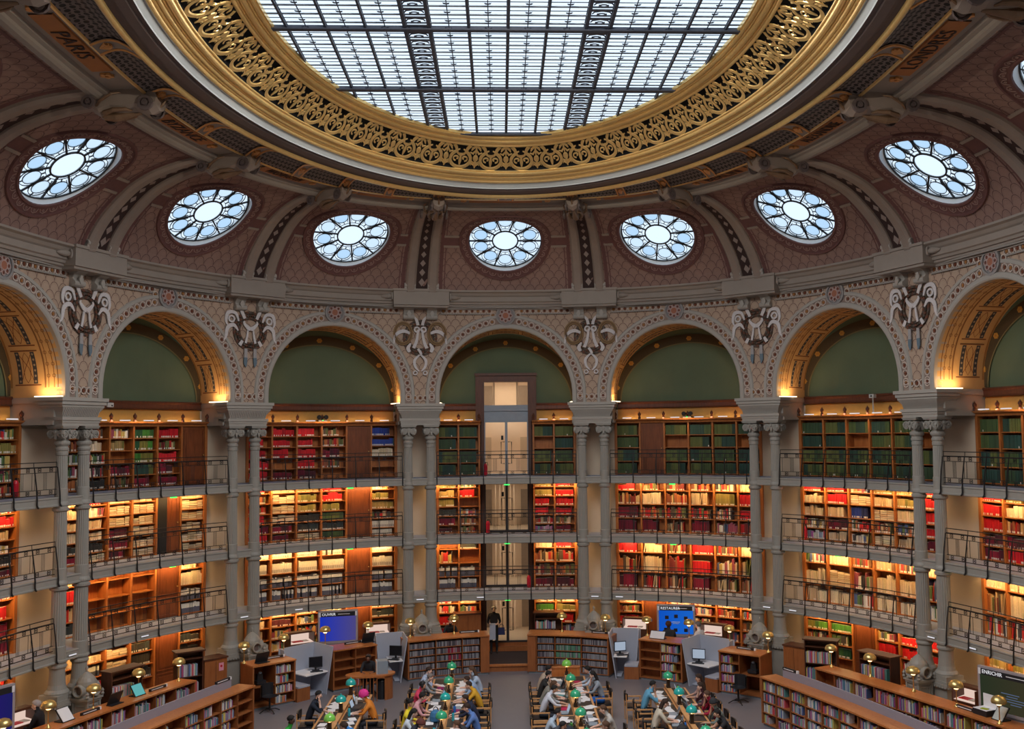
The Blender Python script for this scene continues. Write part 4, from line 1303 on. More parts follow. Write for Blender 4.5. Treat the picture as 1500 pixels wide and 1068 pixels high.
ARCH = []                                       # positions of the single archive boxes: (frame, u, z, h, where)
door_mats = M['wood']
def cupboard(name, F, hw, z0, z1, root):
    g = G(); g.box(F, -hw, hw, -.02, .02, z0, z1)
    zm = z0 + (z1 - z0) * .38
    for a, b in ((z0 + .06, zm - .04), (zm + .04, z1 - .08)):
        for (u0, u1, y0, y1) in ((-hw + .05, hw - .05, a, a + .03), (-hw + .05, hw - .05, b - .03, b), (-hw + .05, -hw + .09, a, b), (hw - .09, hw - .05, a, b)): g.box(F, u0, u1, .02, .036, y0, y1)
        g.box(F, -hw + .16, hw - .16, .02, .032, a + .10, b - .10)
    d = g.build('door', M['wood_door'], root)
    g = G(); g.lathe(lambda u, o, z: F(hw - .07 + u, .03 + z, z0 + .95 + o), [(.012, 0), (.012, .03), (.022, .04), (.018, .06)], 8); g.build('knob', M['brass'], d)
M['wood_door'] = wood('oak_door', (.11, .028, .009), (.22, .064, .02), .4)
for (k, lv), (sh, comps) in CASES.items():
    oF, oB = -1.13, -1.50
    c_ = shrink(k, -1.15)
    Hs = LB / 2 - .77 / c_
    F0 = bayframe(k, oF)
    zf = sh[0] - .04; ztop = sh[-1]
    root = empty('bookcase', Fr(F0.x, F0.y, F0.ux, F0.uy, 0 if lv == 0 else FLOORS[lv]), 'oak wall bookcase of the %s, %s' % (LN[lv], BW[k]), 'bookcase', 'wall bookcases')
    if k == 0:
        e = .99
        eds = [(-Hs + (Hs - e) * i / 2) for i in range(3)] + [(e + (Hs - e) * i / 2) for i in range(3)]
        spans = [(eds[0], eds[1], comps[0]), (eds[1], eds[2], comps[1]), (eds[3], eds[4], comps[4]), (eds[4], eds[5], comps[5])]
    else:
        eds = [-Hs + 2 * Hs * i / 6 for i in range(7)]
        spans = [(eds[i], eds[i + 1], comps[i]) for i in range(6)]
    for e in eds:
        x, y, tx, ty = frame_s(k * LB + e); Fe = Fr(x + ty * oF, y - tx * oF, tx, ty)
        th = .030
        if e in (eds[0], eds[-1]): th = .05
        board('upright', M['wood'], root, Fe, -th, th, oB - oF, .03, (0 if lv == 0 else FLOORS[lv]) + .001, ztop)
        if lv == 3:
            g = G(); g.lathe(Fe, [(.05, 8.93), (.05, 9.0), (.03, 9.03), (.06, 9.08), (.06, 9.13), (.02, 9.18), (.0, 9.22)], 8, o=.06); g.build('finial', M['wood_dark'], root)
    if lv == 3:
        g = G()
        for a, b in (((eds[0] - .05, eds[2] + .05), (eds[3] - .05, eds[5] + .05)) if k == 0 else ((eds[0] - .05, eds[-1] + .05),)):
            sweep(g, [(oB, 8.78), (oF + .03, 8.78), (oF + .05, 8.84), (oF + .13, 8.88), (oF + .15, 8.93), (oB, 8.94)], k * LB + a, k * LB + b, 12)
        g.build('cornice', M['wood'], root)
    for (a, b, sch) in spans:
        m = (a + b) / 2
        x, y, tx, ty = frame_s(k * LB + m); Fc = Fr(x + ty * oF, y - tx * oF, tx, ty)
        pa, pb = W(k * LB + a, oF, 0), W(k * LB + b, oF, 0)
        hw = math.hypot(pa[0] - pb[0], pa[1] - pb[1]) / 2 - .032
        board('back_panel', M['wood'], root, Fc, -hw - .03, hw + .03, oB - oF, oB - oF + .02, zf, ztop)
        if lv == 3:
            g = G(); g.box(Fc, -.16, .16, .10, .20, 8.955, 8.985); f = g.build('picture_light', M['white_led'], root)
        if sch == 'D':
            dark = (k, lv) == (-2, 2)
            if dark:                            # this door stands open on a dark passage
                board('passage', M['void'], root, Fc, -hw, hw * -.1, -.03, -.01, zf, ztop)
                cupboard('door', Fc.at(hw * .42, -.02).turned(-.12), hw * .5, zf + .02, ztop - .02, root)
            else: cupboard('door', Fc.at(0, -.03), hw, zf + .02, ztop - .02, root)
            continue
        n = len(sh) - 1
        for i in range(n):
            z0 = sh[i]
            board('shelf', M['wood'], root, Fc, -hw, hw, oB - oF + .02, -.01, z0 - .025, z0)
            s = sch[i] if i < len(sch) else sch[-1]
            if lv == 0 and z0 < .7: continue    # hidden behind the counters
            oo = -.05
            r = fill_row(Fc, hw, z0, sh[i + 1], s, oo, True)
            if r and r[0] == 'W':
                u = r[1]; H = sh[i + 1] - z0
                ww = .068
                while u < r[2] - ww:
                    if RNG.random() > .05: ARCH.append((Fc, u, z0, min(.33, H * .72) * (1 if RNG.random() > .1 else 1.12), k, lv, spans.index((a, b, sch)) + 1))
                    u += ww
# archive boxes: one object each, shared mesh
g = G(); bF = lambda u, o, z: (u, -o, z)
g.cur = (.74, .68, .56); g.box(bF, -.031, .031, -.26, 0, 0, 1); g.cur = (.40, .36, .33); g.box(bF, -.024, .024, -.01, .002, .10, .42)
box_a = g.mesh('archive_box', M['paint'])
g = G(); g.cur = (.76, .72, .64); g.box(bF, -.031, .031, -.26, 0, 0, 1); g.cur = (.10, .11, .16); g.box(bF, -.032, .032, -.261, .002, 0, .55)
box_b = g.mesh('archive_box', M['paint'])
ARCH.sort(key=lambda a: -(a[5] == 1 and a[4] == -1) * 10 + abs(a[4]))
gone = ARCH[300:]
nbx = {}
for (Fc, u, z, h, k, lv, sec) in ARCH[:300]:
    low = z < 3.4
    o = bpy.data.objects.new('archive_box', box_b if low else box_a); COL.objects.link(o)
    p = Fc(u + .033, -.05, z + .001); o.location = p; o.rotation_euler = (0, 0, Fc.rot()); o.scale = (1, 1, h)
    row = {2.68: 'bottom', 3.10: 'second', 3.60: 'third', 4.12: 'top'}.get(z, 'upper')
    place = '%s shelf, %s section, %s, %s' % (row, ordinal(sec), LN[lv], BW[k])
    nbx[place] = nbx.get(place, 0) + 1
    tag(o, '%s %s archive box on the %s' % (ordinal(nbx[place]), 'grey-footed' if low else 'cream', place), 'box', 'archive boxes on the ' + place)
for (Fc, u, z, h, k, lv, sec) in gone: book_block(Fc, u, .062, h, .24, -.05, z, (.74, .68, .56), False)
wallbooks = gbook
# ------------------------------------------------------------------ the doorway bay: oak portal, glazed doors, lobby behind
F = bayframe(0, -1.5)
pt = empty('trim_4', F, 'tall dark oak portal framing the glazed doors of all floors', 'portal', kind='structure')
g = G()
for sg in (-1, 1):
    g.box(F, min(sg * .84, sg * .955), max(sg * .84, sg * .955), -.25, .12, 0, 8.96); g.box(F, min(sg * .84, sg * 1.17), max(sg * .84, sg * 1.17), -.25, .12, 8.96, 10.42); g.box(F, min(sg * .95, sg * 1.2), max(sg * .95, sg * 1.2), -.25, -.02, 0, 8.96); g.box(F, min(sg * .90, sg * 1.12), max(sg * .90, sg * 1.12), .12, .17, 8.9, 10.5)
g.box(F, -1.17, 1.17, -.25, .12, 10.42, 10.70); g.box(F, -1.2, 1.2, -.25, .18, 10.66, 10.76)
g.build('oak_frame', M['wood_dark'], pt)
g = G(); g.box(F, -.84, .84, -.2, .05, 8.92, 9.02); g.box(F, -.84, .84, -.2, .03, 9.02, 9.30); g.box(F, -.84, .84, -.2, .08, 9.30, 9.53)
g.build('steel_transom', M['steel_grey'], pt)
g = G(); g.quad(F(-.84, -.05, 9.53), F(.84, -.05, 9.53), F(.84, -.05, 10.42), F(-.84, -.05, 10.42))
M['clear'] = NT('clear_glass')
_c = M['clear']; _a = _c.n('ShaderNodeBsdfTransparent'); _b = _c.n('ShaderNodeBsdfGlossy'); _b.inputs['Roughness'].default_value = .05; _m = _c.n('ShaderNodeMixShader'); _m.inputs[0].default_value = .05
_c.t.links.new(_a.outputs[0], _m.inputs[1]); _c.t.links.new(_b.outputs[0], _m.inputs[2]); _c.t.links.new(_m.outputs[0], _c.out.inputs[0]); M['clear'] = _c.m
g.build('transom_pane', M['clear'], pt)
M['steel_door'] = plain('dark_steel_door', (.045, .04, .045), .4, .3, .1)
lob = empty('wall_lobby', F, 'cream lobby walls seen through the glazed doors', 'wall', kind='structure')
LZ = {0: (.55, 2.38), 1: (2.64, 4.43), 2: (4.69, 6.58), 3: (6.84, 10.8)}
g = G()
g.box(F, -1.9, 1.9, -3.1, -3.0, 0, 10.9); g.box(F, -2.0, -1.9, -3.1, -.3, 0, 10.9); g.box(F, 1.9, 2.0, -3.1, -.3, 0, 10.9); g.box(F, -2, 2, -3.1, -.2, 10.8, 10.9)
g.build('plaster', M['lobby'], lob)
for lv in range(4):
    z0, z1 = LZ[lv]
    g = G(); g.box(F, -1.9, 1.9, -3.0, -.02, z0 - .06 if lv else .35, z0); g.build('lobby_floor', M['beige'], lob)
    g = G()
    for u in (-.44, -.27, -.12, .16, .31):      # upright fins and the doors at the back
        g.box(F, u - .018, u + .018, -2.6, -2.45, z0, (z1 - .05) if lv < 3 else z0 + 1.5)
    g.build('fin', M['lobby'], lob)
    for sg in (-1, 1):
        g = G(); g.box(F, sg * .90 - .30, sg * .90 + .30, -3.0, -2.96, z0, z0 + 1.45); g.build('inner_door', M['beige'] if lv == 3 else M['taupe'] if 'taupe' in M else M['beige'], lob)
    if lv == 3:
        g = G()
        for sg in (-1, 1): g.box(F, sg * .78 - .24, sg * .78 + .24, -3.0, -2.96, 9.3, 10.42)
        for u in (-.5, -.46, .46, .5): g.box(F, u - .012, u + .012, -3.0, -2.95, 9.2, 10.7)
        g.build('inner_door', M['taupe'], lob)
    area_light('lobby_lamp', F(0, -1.6, (z1 - .08) if lv < 3 else 10.7), (0, 0, -1), 1.8, 1.0, 17 if lv < 3 else 55, (1, .78, .55))
    d = empty('door_%d' % (lv + 1), F.at(0, 0, 0), 'pair of glazed doors with dark steel frame on the ' + LN[lv], 'door', kind='structure')
    zt = min(z1, 8.92) if lv == 3 else z1 + .18
    g = G()
    g.box(F, -.05, .05, -.08, .06, z0, zt); g.box(F, -.84, -.80, -.06, .05, z0, zt); g.box(F, .80, .84, -.06, .05, z0, zt); g.box(F, -.84, .84, -.06, .04, z0, z0 + .06); g.box(F, -.84, .84, -.06, .04, zt - .05, zt)
    g.build('steel_frame', M['steel_door'] if lv < 3 else M['steel_grey'], d)
    for sg in (-1, 1):
        g = G(); g.quad(F(sg * .05, -.01, z0 + .06), F(sg * .80, -.01, z0 + .06), F(sg * .80, -.01, zt - .05), F(sg * .05, -.01, zt - .05)); lf = g.build('glass_leaf', M['clear'], d)
        g = G(); g.tube([F(sg * .07, .0, z0 + 1.28), F(sg * .20, .05, z0 + 1.28), F(sg * .20, .05, z0 + .45), F(sg * .07, 0, z0 + .45)], .017, 6); g.build('handle', M['black_iron'], lf)
    g = G(); g.box(F, -.20, -.11, .0, .015, z0 + 1.35, z0 + 1.52); g.build('card_reader', M['black_iron'], d)
    pass
# steps and carpet in front of the doorway
st = empty('steps', None, 'oak steps with dark brown carpet leading up to the doorway', 'steps', kind='structure')
g = G(); g.box(IDF, -1.0, 1.0, 17.15, 19.6, 0, .235); g.build('platform', M['wood_counter'], st)
g = G(); g.box(IDF, -1.0, 1.0, 17.10, 17.24, .19, .25); g.build('nosing', M['wood_top'], st)
g = G(); g.box(IDF, -.98, .98, 17.24, 19.3, .235, .25); g.build('carpet', plain('dark_carpet', (.035, .022, .024), .9), st)
g = G(); g.box(IDF, -1.2, 1.2, 19.3, 19.52, 0, .42); g.box(IDF, -1.2, 1.2, 19.45, 19.62, .42, .55); g.build('step', M['wood_counter'], st)

# ------------------------------------------------------------------ small fittings
def fitting(name, label, cat, F, u, o, z, parts, group=None):
    f = F.at(u, o, z); r = empty(name, f, label, cat, group)
    for nm, mat, fn in parts:
        g = G(); fn(g, f); g.build(nm, M[mat], r)
    return r
def ext(name, k, u, o, lv, label):
    F = bayframe(k)
    fitting('fire_extinguisher', label, 'extinguisher', F, u, o, FLOORS[lv], [
        ('body', 'red_metal', lambda g, f: g.lathe(f, [(.06, .02), (.075, .04), (.075, .38), (.05, .45), (.03, .47)], 12)),
        ('valve', 'black_iron', lambda g, f: (g.box(f, -.02, .02, -.02, .02, .47, .53), g.tube([f(0, 0, .50), f(.07, .03, .52), f(.10, .04, .40)], .012, 5)))])
M['red_metal'] = plain('red_enamel', (.50, .01, .03), .35)
ext('e', 0, -.80, -1.0, 3, 'red fire extinguisher left of the top doors'); ext('e', 0, -.72, -1.0, 2, 'red fire extinguisher left of the middle gallery doors')
ext('e', 0, .80, -1.0, 1, 'red fire extinguisher right of the lowest gallery doors'); ext('e', -3, 2.45, -.95, 3, 'red fire extinguisher on the top gallery beside the third left column pair')
ext('e', 2, -2.65, -.95, 2, 'red fire extinguisher on the middle gallery beside the second right column pair')
def exitlamp(k, u, lv):
    F = bayframe(k)
    f = F.at(u, -.15, FLOORS[lv] - .31)
    r = empty('exit_lamp', f, 'green emergency exit lamp under the %s slab, %s' % ({1: 'lowest', 2: 'middle', 3: 'top'}[lv], BW[k]), 'lamp', 'green exit lamps')
    g = G(); g.box(f, -.10, .10, -.04, .04, .0, .045); g.build('lens', M['exit_green'], r)
    g = G(); g.box(f, -.03, .03, -.02, .02, .045, .06); g.build('bracket', M['black_iron'], r)
for a in ((0, 0, 3), (0, 0, 2), (0, 0, 1), (-1, .75, 3), (-1, .75, 2), (-2, .75, 3), (-2, .75, 2), (1, -.35, 3), (1, -.35, 2), (2, -.6, 2), (3, -2.0, 2)): exitlamp(*a)
for k, u in ((-1, .0), (1, .0)):
    F = bayframe(k, -1.05)
    fitting('emergency_light', 'black twin-head emergency light on the bookcase top, ' + BW[k], 'lamp', F, u, 0, 8.945, [
        ('housing', 'black_iron', lambda g, f: g.box(f, -.16, .16, -.06, .06, 0, .07)),
        ('lamp_head', 'black_iron', lambda g, f: [g.lathe(lambda a, b, c: f(q + a, .0 + c, .16 + b), [(.07, -.06), (.08, .05), (.06, .06)], 10) for q in (-.13, .13)]),
        ('indicator', 'exit_green', lambda g, f: g.box(f, -.02, .02, .06, .07, .02, .05))])
F = bayframe(-2, -1.36)
fitting('wall_sensor', 'small white sensor box on the brown rail, second bay left', 'sensor', F, -.72, 0, 9.38, [('box', 'white_paint', lambda g, f: g.box(f, -.11, .11, 0, .06, 0, .14)), ('lens', 'black_iron', lambda g, f: g.lathe(lambda a, b, c: f(.05 + a, .06 + c, .05 + b), [(.025, 0), (.02, .02)], 8))])
F = bayframe(2, -1.0)
fitting('pole_camera', 'white camera on a thin post above the bookcase, second bay right', 'camera', F, .28, 0, 8.95, [('post', 'white_paint', lambda g, f: g.box(f, -.015, .015, -.015, .015, 0, .50)), ('head', 'white_paint', lambda g, f: g.box(f, -.09, .09, -.05, .08, .50, .62)), ('lens', 'black_iron', lambda g, f: g.lathe(lambda a, b, c: f(a, .08 + c, .56 + b), [(.03, 0), (.025, .02)], 8))])
# ------------------------------------------------------------------ lamps of the galleries and arches
WARM = (1.0, .56, .20)
for (k, lv) in CASES:
    F = bayframe(k)
    zt = {0: 2.36, 1: 4.41, 2: 6.56, 3: 8.98}[lv]
    pw = {0: 52, 1: 70, 2: 58, 3: 34}[lv]
    o = {3: -.95}.get(lv, -.80)
    d = -np.array((F.uy, -F.ux)) ; spanw = 2.45
    for sg in ((-1, 1) if k == 0 else (0,)):
        u = sg * 1.95; w = 1.4 if k == 0 else 4.9
        p = F(u, o, zt - .015)
        dr = np.array((F.uy, -F.ux, 0.0))
        area_light('shelf_light', p, (-dr[0] * .5, -dr[1] * .5, -.86), w, .06, pw * w / 4.9, WARM if lv < 3 else (1, .66, .36), xaxis=(F.ux, F.uy, 0))
        if lv < 3:
            g = G(); sweep(g, [(o - .04, zt + .02), (o - .03, zt - .01), (o + .03, zt - .01), (o + .04, zt + .02)], k * LB + u - w / 2, k * LB + u + w / 2, 6)
            lf = g.build('light_strip', M['led'])
            tag(lf, 'warm light strip under the slab above the %s shelves, %s%s' % (LN[lv], BW[k], '' if sg == 0 else (', left half' if sg < 0 else ', right half')), 'lamp', 'light strips above the shelves')
for k in VIS:
    for sg in (-1, 1):
        F = bayframe(k)
        rr = RA - .06
        f = F.at(sg * rr, .0)
        led = empty('arch_light', Fr(f.x, f.y, f.ux, f.uy, 9.565), 'warm light strip at the %s foot of the arch, %s' % ('left' if sg < 0 else 'right', BW.get(k, 'bay at the %s edge' % ('left' if k < 0 else 'right'))), 'lamp', 'light strips at the arch feet')
        g = G(); g.box(f, -.03, .03, -.42, .40, 9.565, 9.595); g.build('tube', M['arch_led'], led)
        area_light('arch_uplight', f(-sg * .12, .0, 9.62), (f.ux * sg * .35, f.uy * sg * .35, 1), .06, .66, 11.0, (1, .60, .27), xaxis=(f.ux, f.uy, 0))

# unseen fill lamps added on top of the cornice to brighten the vault
for k in ALLB:
    F = bayframe(k)
    w = 3.6
    area_light('vault_fill_light', F(0, .72, 13.72), (F.uy * .80, -F.ux * .80, .6), w, .08, 9, (1, .84, .78), xaxis=(F.ux, F.uy, 0))

# small white fittings on the lowest slab edge
for kp, u in ((-2.5, 0), (-1.5, 0), (-.5, 0), (.5, 0), (1.5, 0), (2.5, 0), (-2, -.5), (-1, -1.2), (0, -1.0), (1, -2.3), (2, -2.2), (3, -1.6)):
    s_ = kp * LB + u; x, y, tx, ty = frame_s(s_); f = Fr(x + ty * .125, y - tx * .125, tx, ty, FLOORS[1] - .15)
    r = empty('slab_light', f, 'small white light bar on the lowest slab edge, ' + (BW[int(kp)] if kp == int(kp) else {-2.5: 'between the third left columns', -1.5: 'between the second left columns', -.5: 'between the columns left of the doorway', .5: 'between the columns right of the doorway', 1.5: 'between the second right columns', 2.5: 'between the third right columns'}[kp]), 'lamp', 'light bars on the lowest slab')
    g = G(); g.box(f, -.13, .13, 0, .02, 0, .03); g.build('diffuser', M['white_led'], r)
    g = G(); g.box(f, -.15, .15, -.01, .006, -.01, .04); g.build('housing', M['iron'], r)

# unseen fill spots added by the near cornice to brighten the gilded ring
for i in range(11):
    a = -1.75 + 3.5 * i / 10
    tx_, ty_ = ellp(1.0, a); T = Vector((tx_, ty_, 16.2))
    th = PI + a * .55
    px_, py_ = 9.2 * math.sin(th), 15.2 * math.cos(th)
    P0 = Vector((px_, py_, 14.3))
    d = bpy.data.lights.new('ring_fill_spot', 'SPOT'); d.energy = 3600; d.color = (1, .90, .74); d.spot_size = R8(15); d.spot_blend = .8; d.shadow_soft_size = .15
    o = bpy.data.objects.new('ring_fill_spot', d); COL.objects.link(o); o.location = P0; o.rotation_euler = (T - P0).to_track_quat('-Z', 'Y').to_euler()
# ------------------------------------------------------------------ counters with shelves, single books
def in_view(p):
    d = Vector(p) - CAM; z = d.dot(_f)
    if z <= 0: return None
    x = 750 + 47.02 + 1463.4 * d.dot(_r) / z; y = 534 - 1463.4 * d.dot(_u) / z
    return (x, y, z) if -5 < x < 1505 and -5 < y < 1073 else None
g = G()
g.box(IDF, -.5, -.36, 0, 1, 0, 1); g.box(IDF, .36, .5, 0, 1, 0, 1); g.box(IDF, -.36, .36, 0, .10, 0, 1)
book_me = g.mesh('book', [M['objcol'], plain('page_edges', (.72, .67, .56), .8)])
import bmesh as _bm
def add_pages(me, u0, u1, o0, o1, z0, z1):
    bm = _bm.new(); bm.from_mesh(me)
    vs = [bm.verts.new(p) for p in ((u0, o0, z0), (u1, o0, z0), (u1, o1, z0), (u0, o1, z0), (u0, o0, z1), (u1, o0, z1), (u1, o1, z1), (u0, o1, z1))]
    for q in ((0, 1, 2, 3), (7, 6, 5, 4), (0, 4, 5, 1), (1, 5, 6, 2), (2, 6, 7, 3), (3, 7, 4, 0)):
        f = bm.faces.new([vs[i] for i in q]); f.material_index = 1
    bm.to_mesh(me); bm.free()
add_pages(book_me, -.36, .36, .10, .97, .02, .96)
g = G(); g.box(IDF, -.5, .5, 0, 1, 0, 1); g.box(IDF, -.38, .38, -.012, .02, .06, .94)
disc_me = g.mesh('disc_case', M['objcol'])
CNAME = [((.60, .03, .03), 'red'), ((.10, .16, .36), 'blue'), ((.30, .38, .52), 'pale blue'), ((.72, .70, .66), 'white'), ((.78, .76, .74), 'white'), ((.66, .10, .12), 'red'), ((.16, .16, .20), 'black'), ((.70, .58, .16), 'yellow'), ((.55, .55, .58), 'grey'), ((.60, .30, .40), 'pink'), ((.12, .36, .34), 'green'), ((.36, .10, .30), 'purple')]
def cname(c): return min(CNAME, key=lambda q: sum((a - b) ** 2 for a, b in zip(q[0], c)))[1]
CANDS = []                                      # (distance, frame, u, w, h, d, o, z, tilt, colour, where, group)
DISCS = []
ORD = ['first', 'second', 'third', 'fourth', 'fifth', 'sixth', 'seventh', 'eighth', 'ninth', 'tenth']
def shelf_books(F, u0, u1, o, z, H, where, group, sch='P', fill=None):
    fill = rnd(.45, 1.0) if fill is None else fill
    u = u0 + .012; end = u0 + (u1 - u0) * fill - .01
    while u < end - .02:
        w = rnd(.018, .045); h = H * rnd(.62, .95); c = vary(RNG.choice(PAL[sch]), .12)
        if u + w > end: break
        CANDS.append((F, u + w / 2, w * .92, h, rnd(.15, .20), o - rnd(0, .03), z, 0, c, where, group)); u += w
def counter(name, label, cat, pts, mods, H=1.36, depth=.85, group=None, rows=4, where='', endcap='wood_counter', mat='wood_counter'):
    """pts: front line seen from the hall, left to right, one point more than modules; mods: list of types"""
    A, B = Vector(pts[0]), Vector(pts[-1]); d = (B - A).normalized()
    F0 = Fr((A.x + B.x) / 2, (A.y + B.y) / 2, d.x, d.y)
    root = empty(name, F0, label, cat, group)
    fr = []
    for a, b in zip(pts[:-1], pts[1:]):
        v = Vector(b) - Vector(a); L = v.length; v.normalize(); fr.append((Fr(a[0], a[1], v.x, v.y), L))
    g = G()                                     # worktop
    P = []
    n = len(pts)
    for i, p in enumerate(pts):
        Fa = fr[min(i, n - 2)][0]; e = 0 if i < n - 1 else fr[-1][1]
        ex = (-.04 if i == 0 else (.04 if i == n - 1 else 0))
        P.append([Fa(e + ex, .03, H - .045), Fa(e + ex, .03, H), Fa(e + ex, -depth, H), Fa(e + ex, -depth, H - .045)])
    g.grid(P, closed_v=True); g.poly(P[0]); g.poly(list(reversed(P[-1])))
    g.build('worktop', M['wood_top'], root)
    for i, ((F, L), ty) in enumerate(zip(fr, mods)):
        t = .022
        board('back_panel', M[mat], root, F, 0, L, -depth, -depth + .02, .0, H - .045)
        board('plinth', M['steel_grey'], root, F, 0, L, -depth + .03, -.06, 0, .07)
        board('side_panel', M[mat], root, F, 0 if i else -.03, t, -depth, .0, .07, H - .045)
        if i == len(mods) - 1: board('side_panel', M[mat], root, F, L - t, L + .03, -depth, 0, .07, H - .045)
        if ty == 'P':                           # closed panel
            board('front_panel', M[mat], root, F, t, L - t, -.04, -.01, .07, H - .045); continue
        nr = {'V': 5, 'B': rows, 'E': rows, 'O': 2}[ty]
        if ty != 'O': board('inner_back', M[mat], root, F, t, L - t, -.36, -.34, .07, H - .045)
        for r in range(nr):
            z = .09 + (H - .15) * r / nr
            board('shelf', M[mat], root, F, t, L - t, (-.34 if ty != 'O' else -.70), -.015, z - .022, z)
            hh = (H - .15) / nr - .03
            wh = '%s shelf, %s section, %s' % ('top' if r == nr - 1 else ORD[nr - 1 - r], ORD[i], where)
            if ty == 'B': shelf_books(F, t, L - t, -.04, z, hh, wh, 'books on ' + where)
            if ty == 'E' and RNG.random() < .3: shelf_books(F, t, L - t, -.04, z, hh, wh, 'books on ' + where, fill=.25)
            if ty == 'V':
                u = t + .02; c0 = RNG.choice(PAL['D'])
                while u < L - t - .03:
                    c = vary(RNG.choice(PAL['D']), .15)
                    if i == 1 and r in (2, 3) and 'left' in where and u > L * .45 and RNG.random() < .6: c = vary((.36, .03, .06), .2)
                    if 'right' in where and i == 2 and r in (3, 2) and RNG.random() < .6: c = vary((.12, .30, .20), .2)
                    DISCS.append((F, u + .0145, .027, min(.19, hh * .82), .15, -.05, z, c, wh)); u += .030
    return root, fr
# centre counters with disc cases
cl = [(-3.42, 15.98), (-2.52, 16.36), (-1.62, 16.62), (-.98, 16.74), (-.70, 16.78)]
cr = [(.70, 16.78), (.98, 16.74), (1.62, 16.62), (2.52, 16.36), (3.42, 15.92)]
c_l, f_cl = counter('display_counter', 'oak counter full of disc cases, left of the carpeted steps', 'counter', cl, ['V', 'V', 'V', 'P'], group='curved oak counters', where='counter left of the steps')
c_r, f_cr = counter('display_counter', 'oak counter full of disc cases, right of the carpeted steps', 'counter', cr, ['P', 'V', 'V', 'V'], group='curved oak counters', where='counter right of the steps')
def mir(p): return [(-x, y) for x, y in reversed(p)]
c2 = [(4.49, 15.61), (5.12, 15.20), (5.76, 14.76)]
c3 = [(6.80, 13.58), (7.32, 13.15), (7.88, 12.69)]
counter('display_counter', 'oak counter with half-empty shelves between the two right grey carrels', 'counter', c2, ['E', 'B'], group='curved oak counters', where='counter between the right carrels')
counter('display_counter', 'oak counter with four rows of books and a niche, right end of the far arc', 'counter', c3, ['B', 'O'], group='curved oak counters', where='far right end counter')
counter('display_counter', 'oak counter with empty shelves behind the oval staff desk', 'counter', mir(c2), ['E', 'E'], group='curved oak counters', where='counter behind the staff desk')
counter('display_counter', 'oak counter with a niche and four rows of books, left end of the far arc', 'counter', mir(c3), ['O', 'B'], group='curved oak counters', where='far left end counter')
# long curved shelves at the sides
def curve_pts(a, m, b, n):
    r = []
    for i in range(n + 1):
        t = i / n; r.append(tuple((1 - t) ** 2 * a[q] + 2 * t * (1 - t) * m[q] + t * t * b[q] for q in (0, 1)))
    return r
fcp = curve_pts((7.22, 9.97), (8.30, 7.5), (9.25, 3.6), 9)
rcp = curve_pts((9.13, 10.96), (10.55, 8.0), (11.95, 3.9), 9)
counter('book_counter', 'long curved oak counter of books, front one at the lower right corner', 'counter', fcp, ['B'] * 9, H=1.38, depth=.55, group='long curved counters', where='lower right front counter')
counter('book_counter', 'long curved oak counter with brass lamps at the lower right, behind the front one', 'counter', rcp, ['E'] + ['B'] * 8, H=1.36, depth=.62, rows=3, group='long curved counters', where='lower right lamp counter')
lf_p = curve_pts((-9.6, 3.6), (-8.5, 7.3), (-7.27, 10.2), 9)
lr_p = curve_pts((-11.95, 3.9), (-10.6, 7.9), (-9.17, 11.05), 9)
counter('book_counter', 'long curved oak counter with gappy shelves, front one at the lower left corner', 'counter', lf_p, ['B', 'B', 'B', 'B', 'E', 'B', 'B', 'B', 'E'], H=1.38, depth=.55, group='long curved counters', where='lower left front counter')
counter('book_counter', 'long curved oak counter with brass lamps at the lower left, behind the front one', 'counter', lr_p, ['B'] * 8 + ['B'], H=1.36, depth=.62, rows=3, group='long curved counters', where='lower left lamp counter')
for nm, pts, sd in (('right', fcp, 1), ('left', lf_p, -1)):
    F0 = Fr(pts[4][0], pts[4][1], 1, 0)
    root = empty('back_screen', F0, 'long lilac-grey screen panel along the top of the front counter at the lower ' + nm, 'panel', 'counter screens')
    g = G(); P = []
    pp = pts if sd > 0 else pts
    for i, p in enumerate(pts):
        a, b = pts[max(0, i - 1)], pts[min(len(pts) - 1, i + 1)]; v = Vector((b[0] - a[0], b[1] - a[1])).normalized(); Fa = Fr(p[0], p[1], v.x, v.y)
        e = .35 if (i == 0 and sd > 0) else (-.35 if (i == len(pts) - 1 and sd < 0) else 0)
        P.append([Fa(e, -.50, 1.38), Fa(e, -.50, 1.60), Fa(e, -.54, 1.60), Fa(e, -.54, 1.38)])
    g.grid(P, closed_v=True); g.poly(P[0]); g.poly(P[-1]); g.build('panel', M['lilac'] if 'lilac' in M else M['steel_grey'], root)
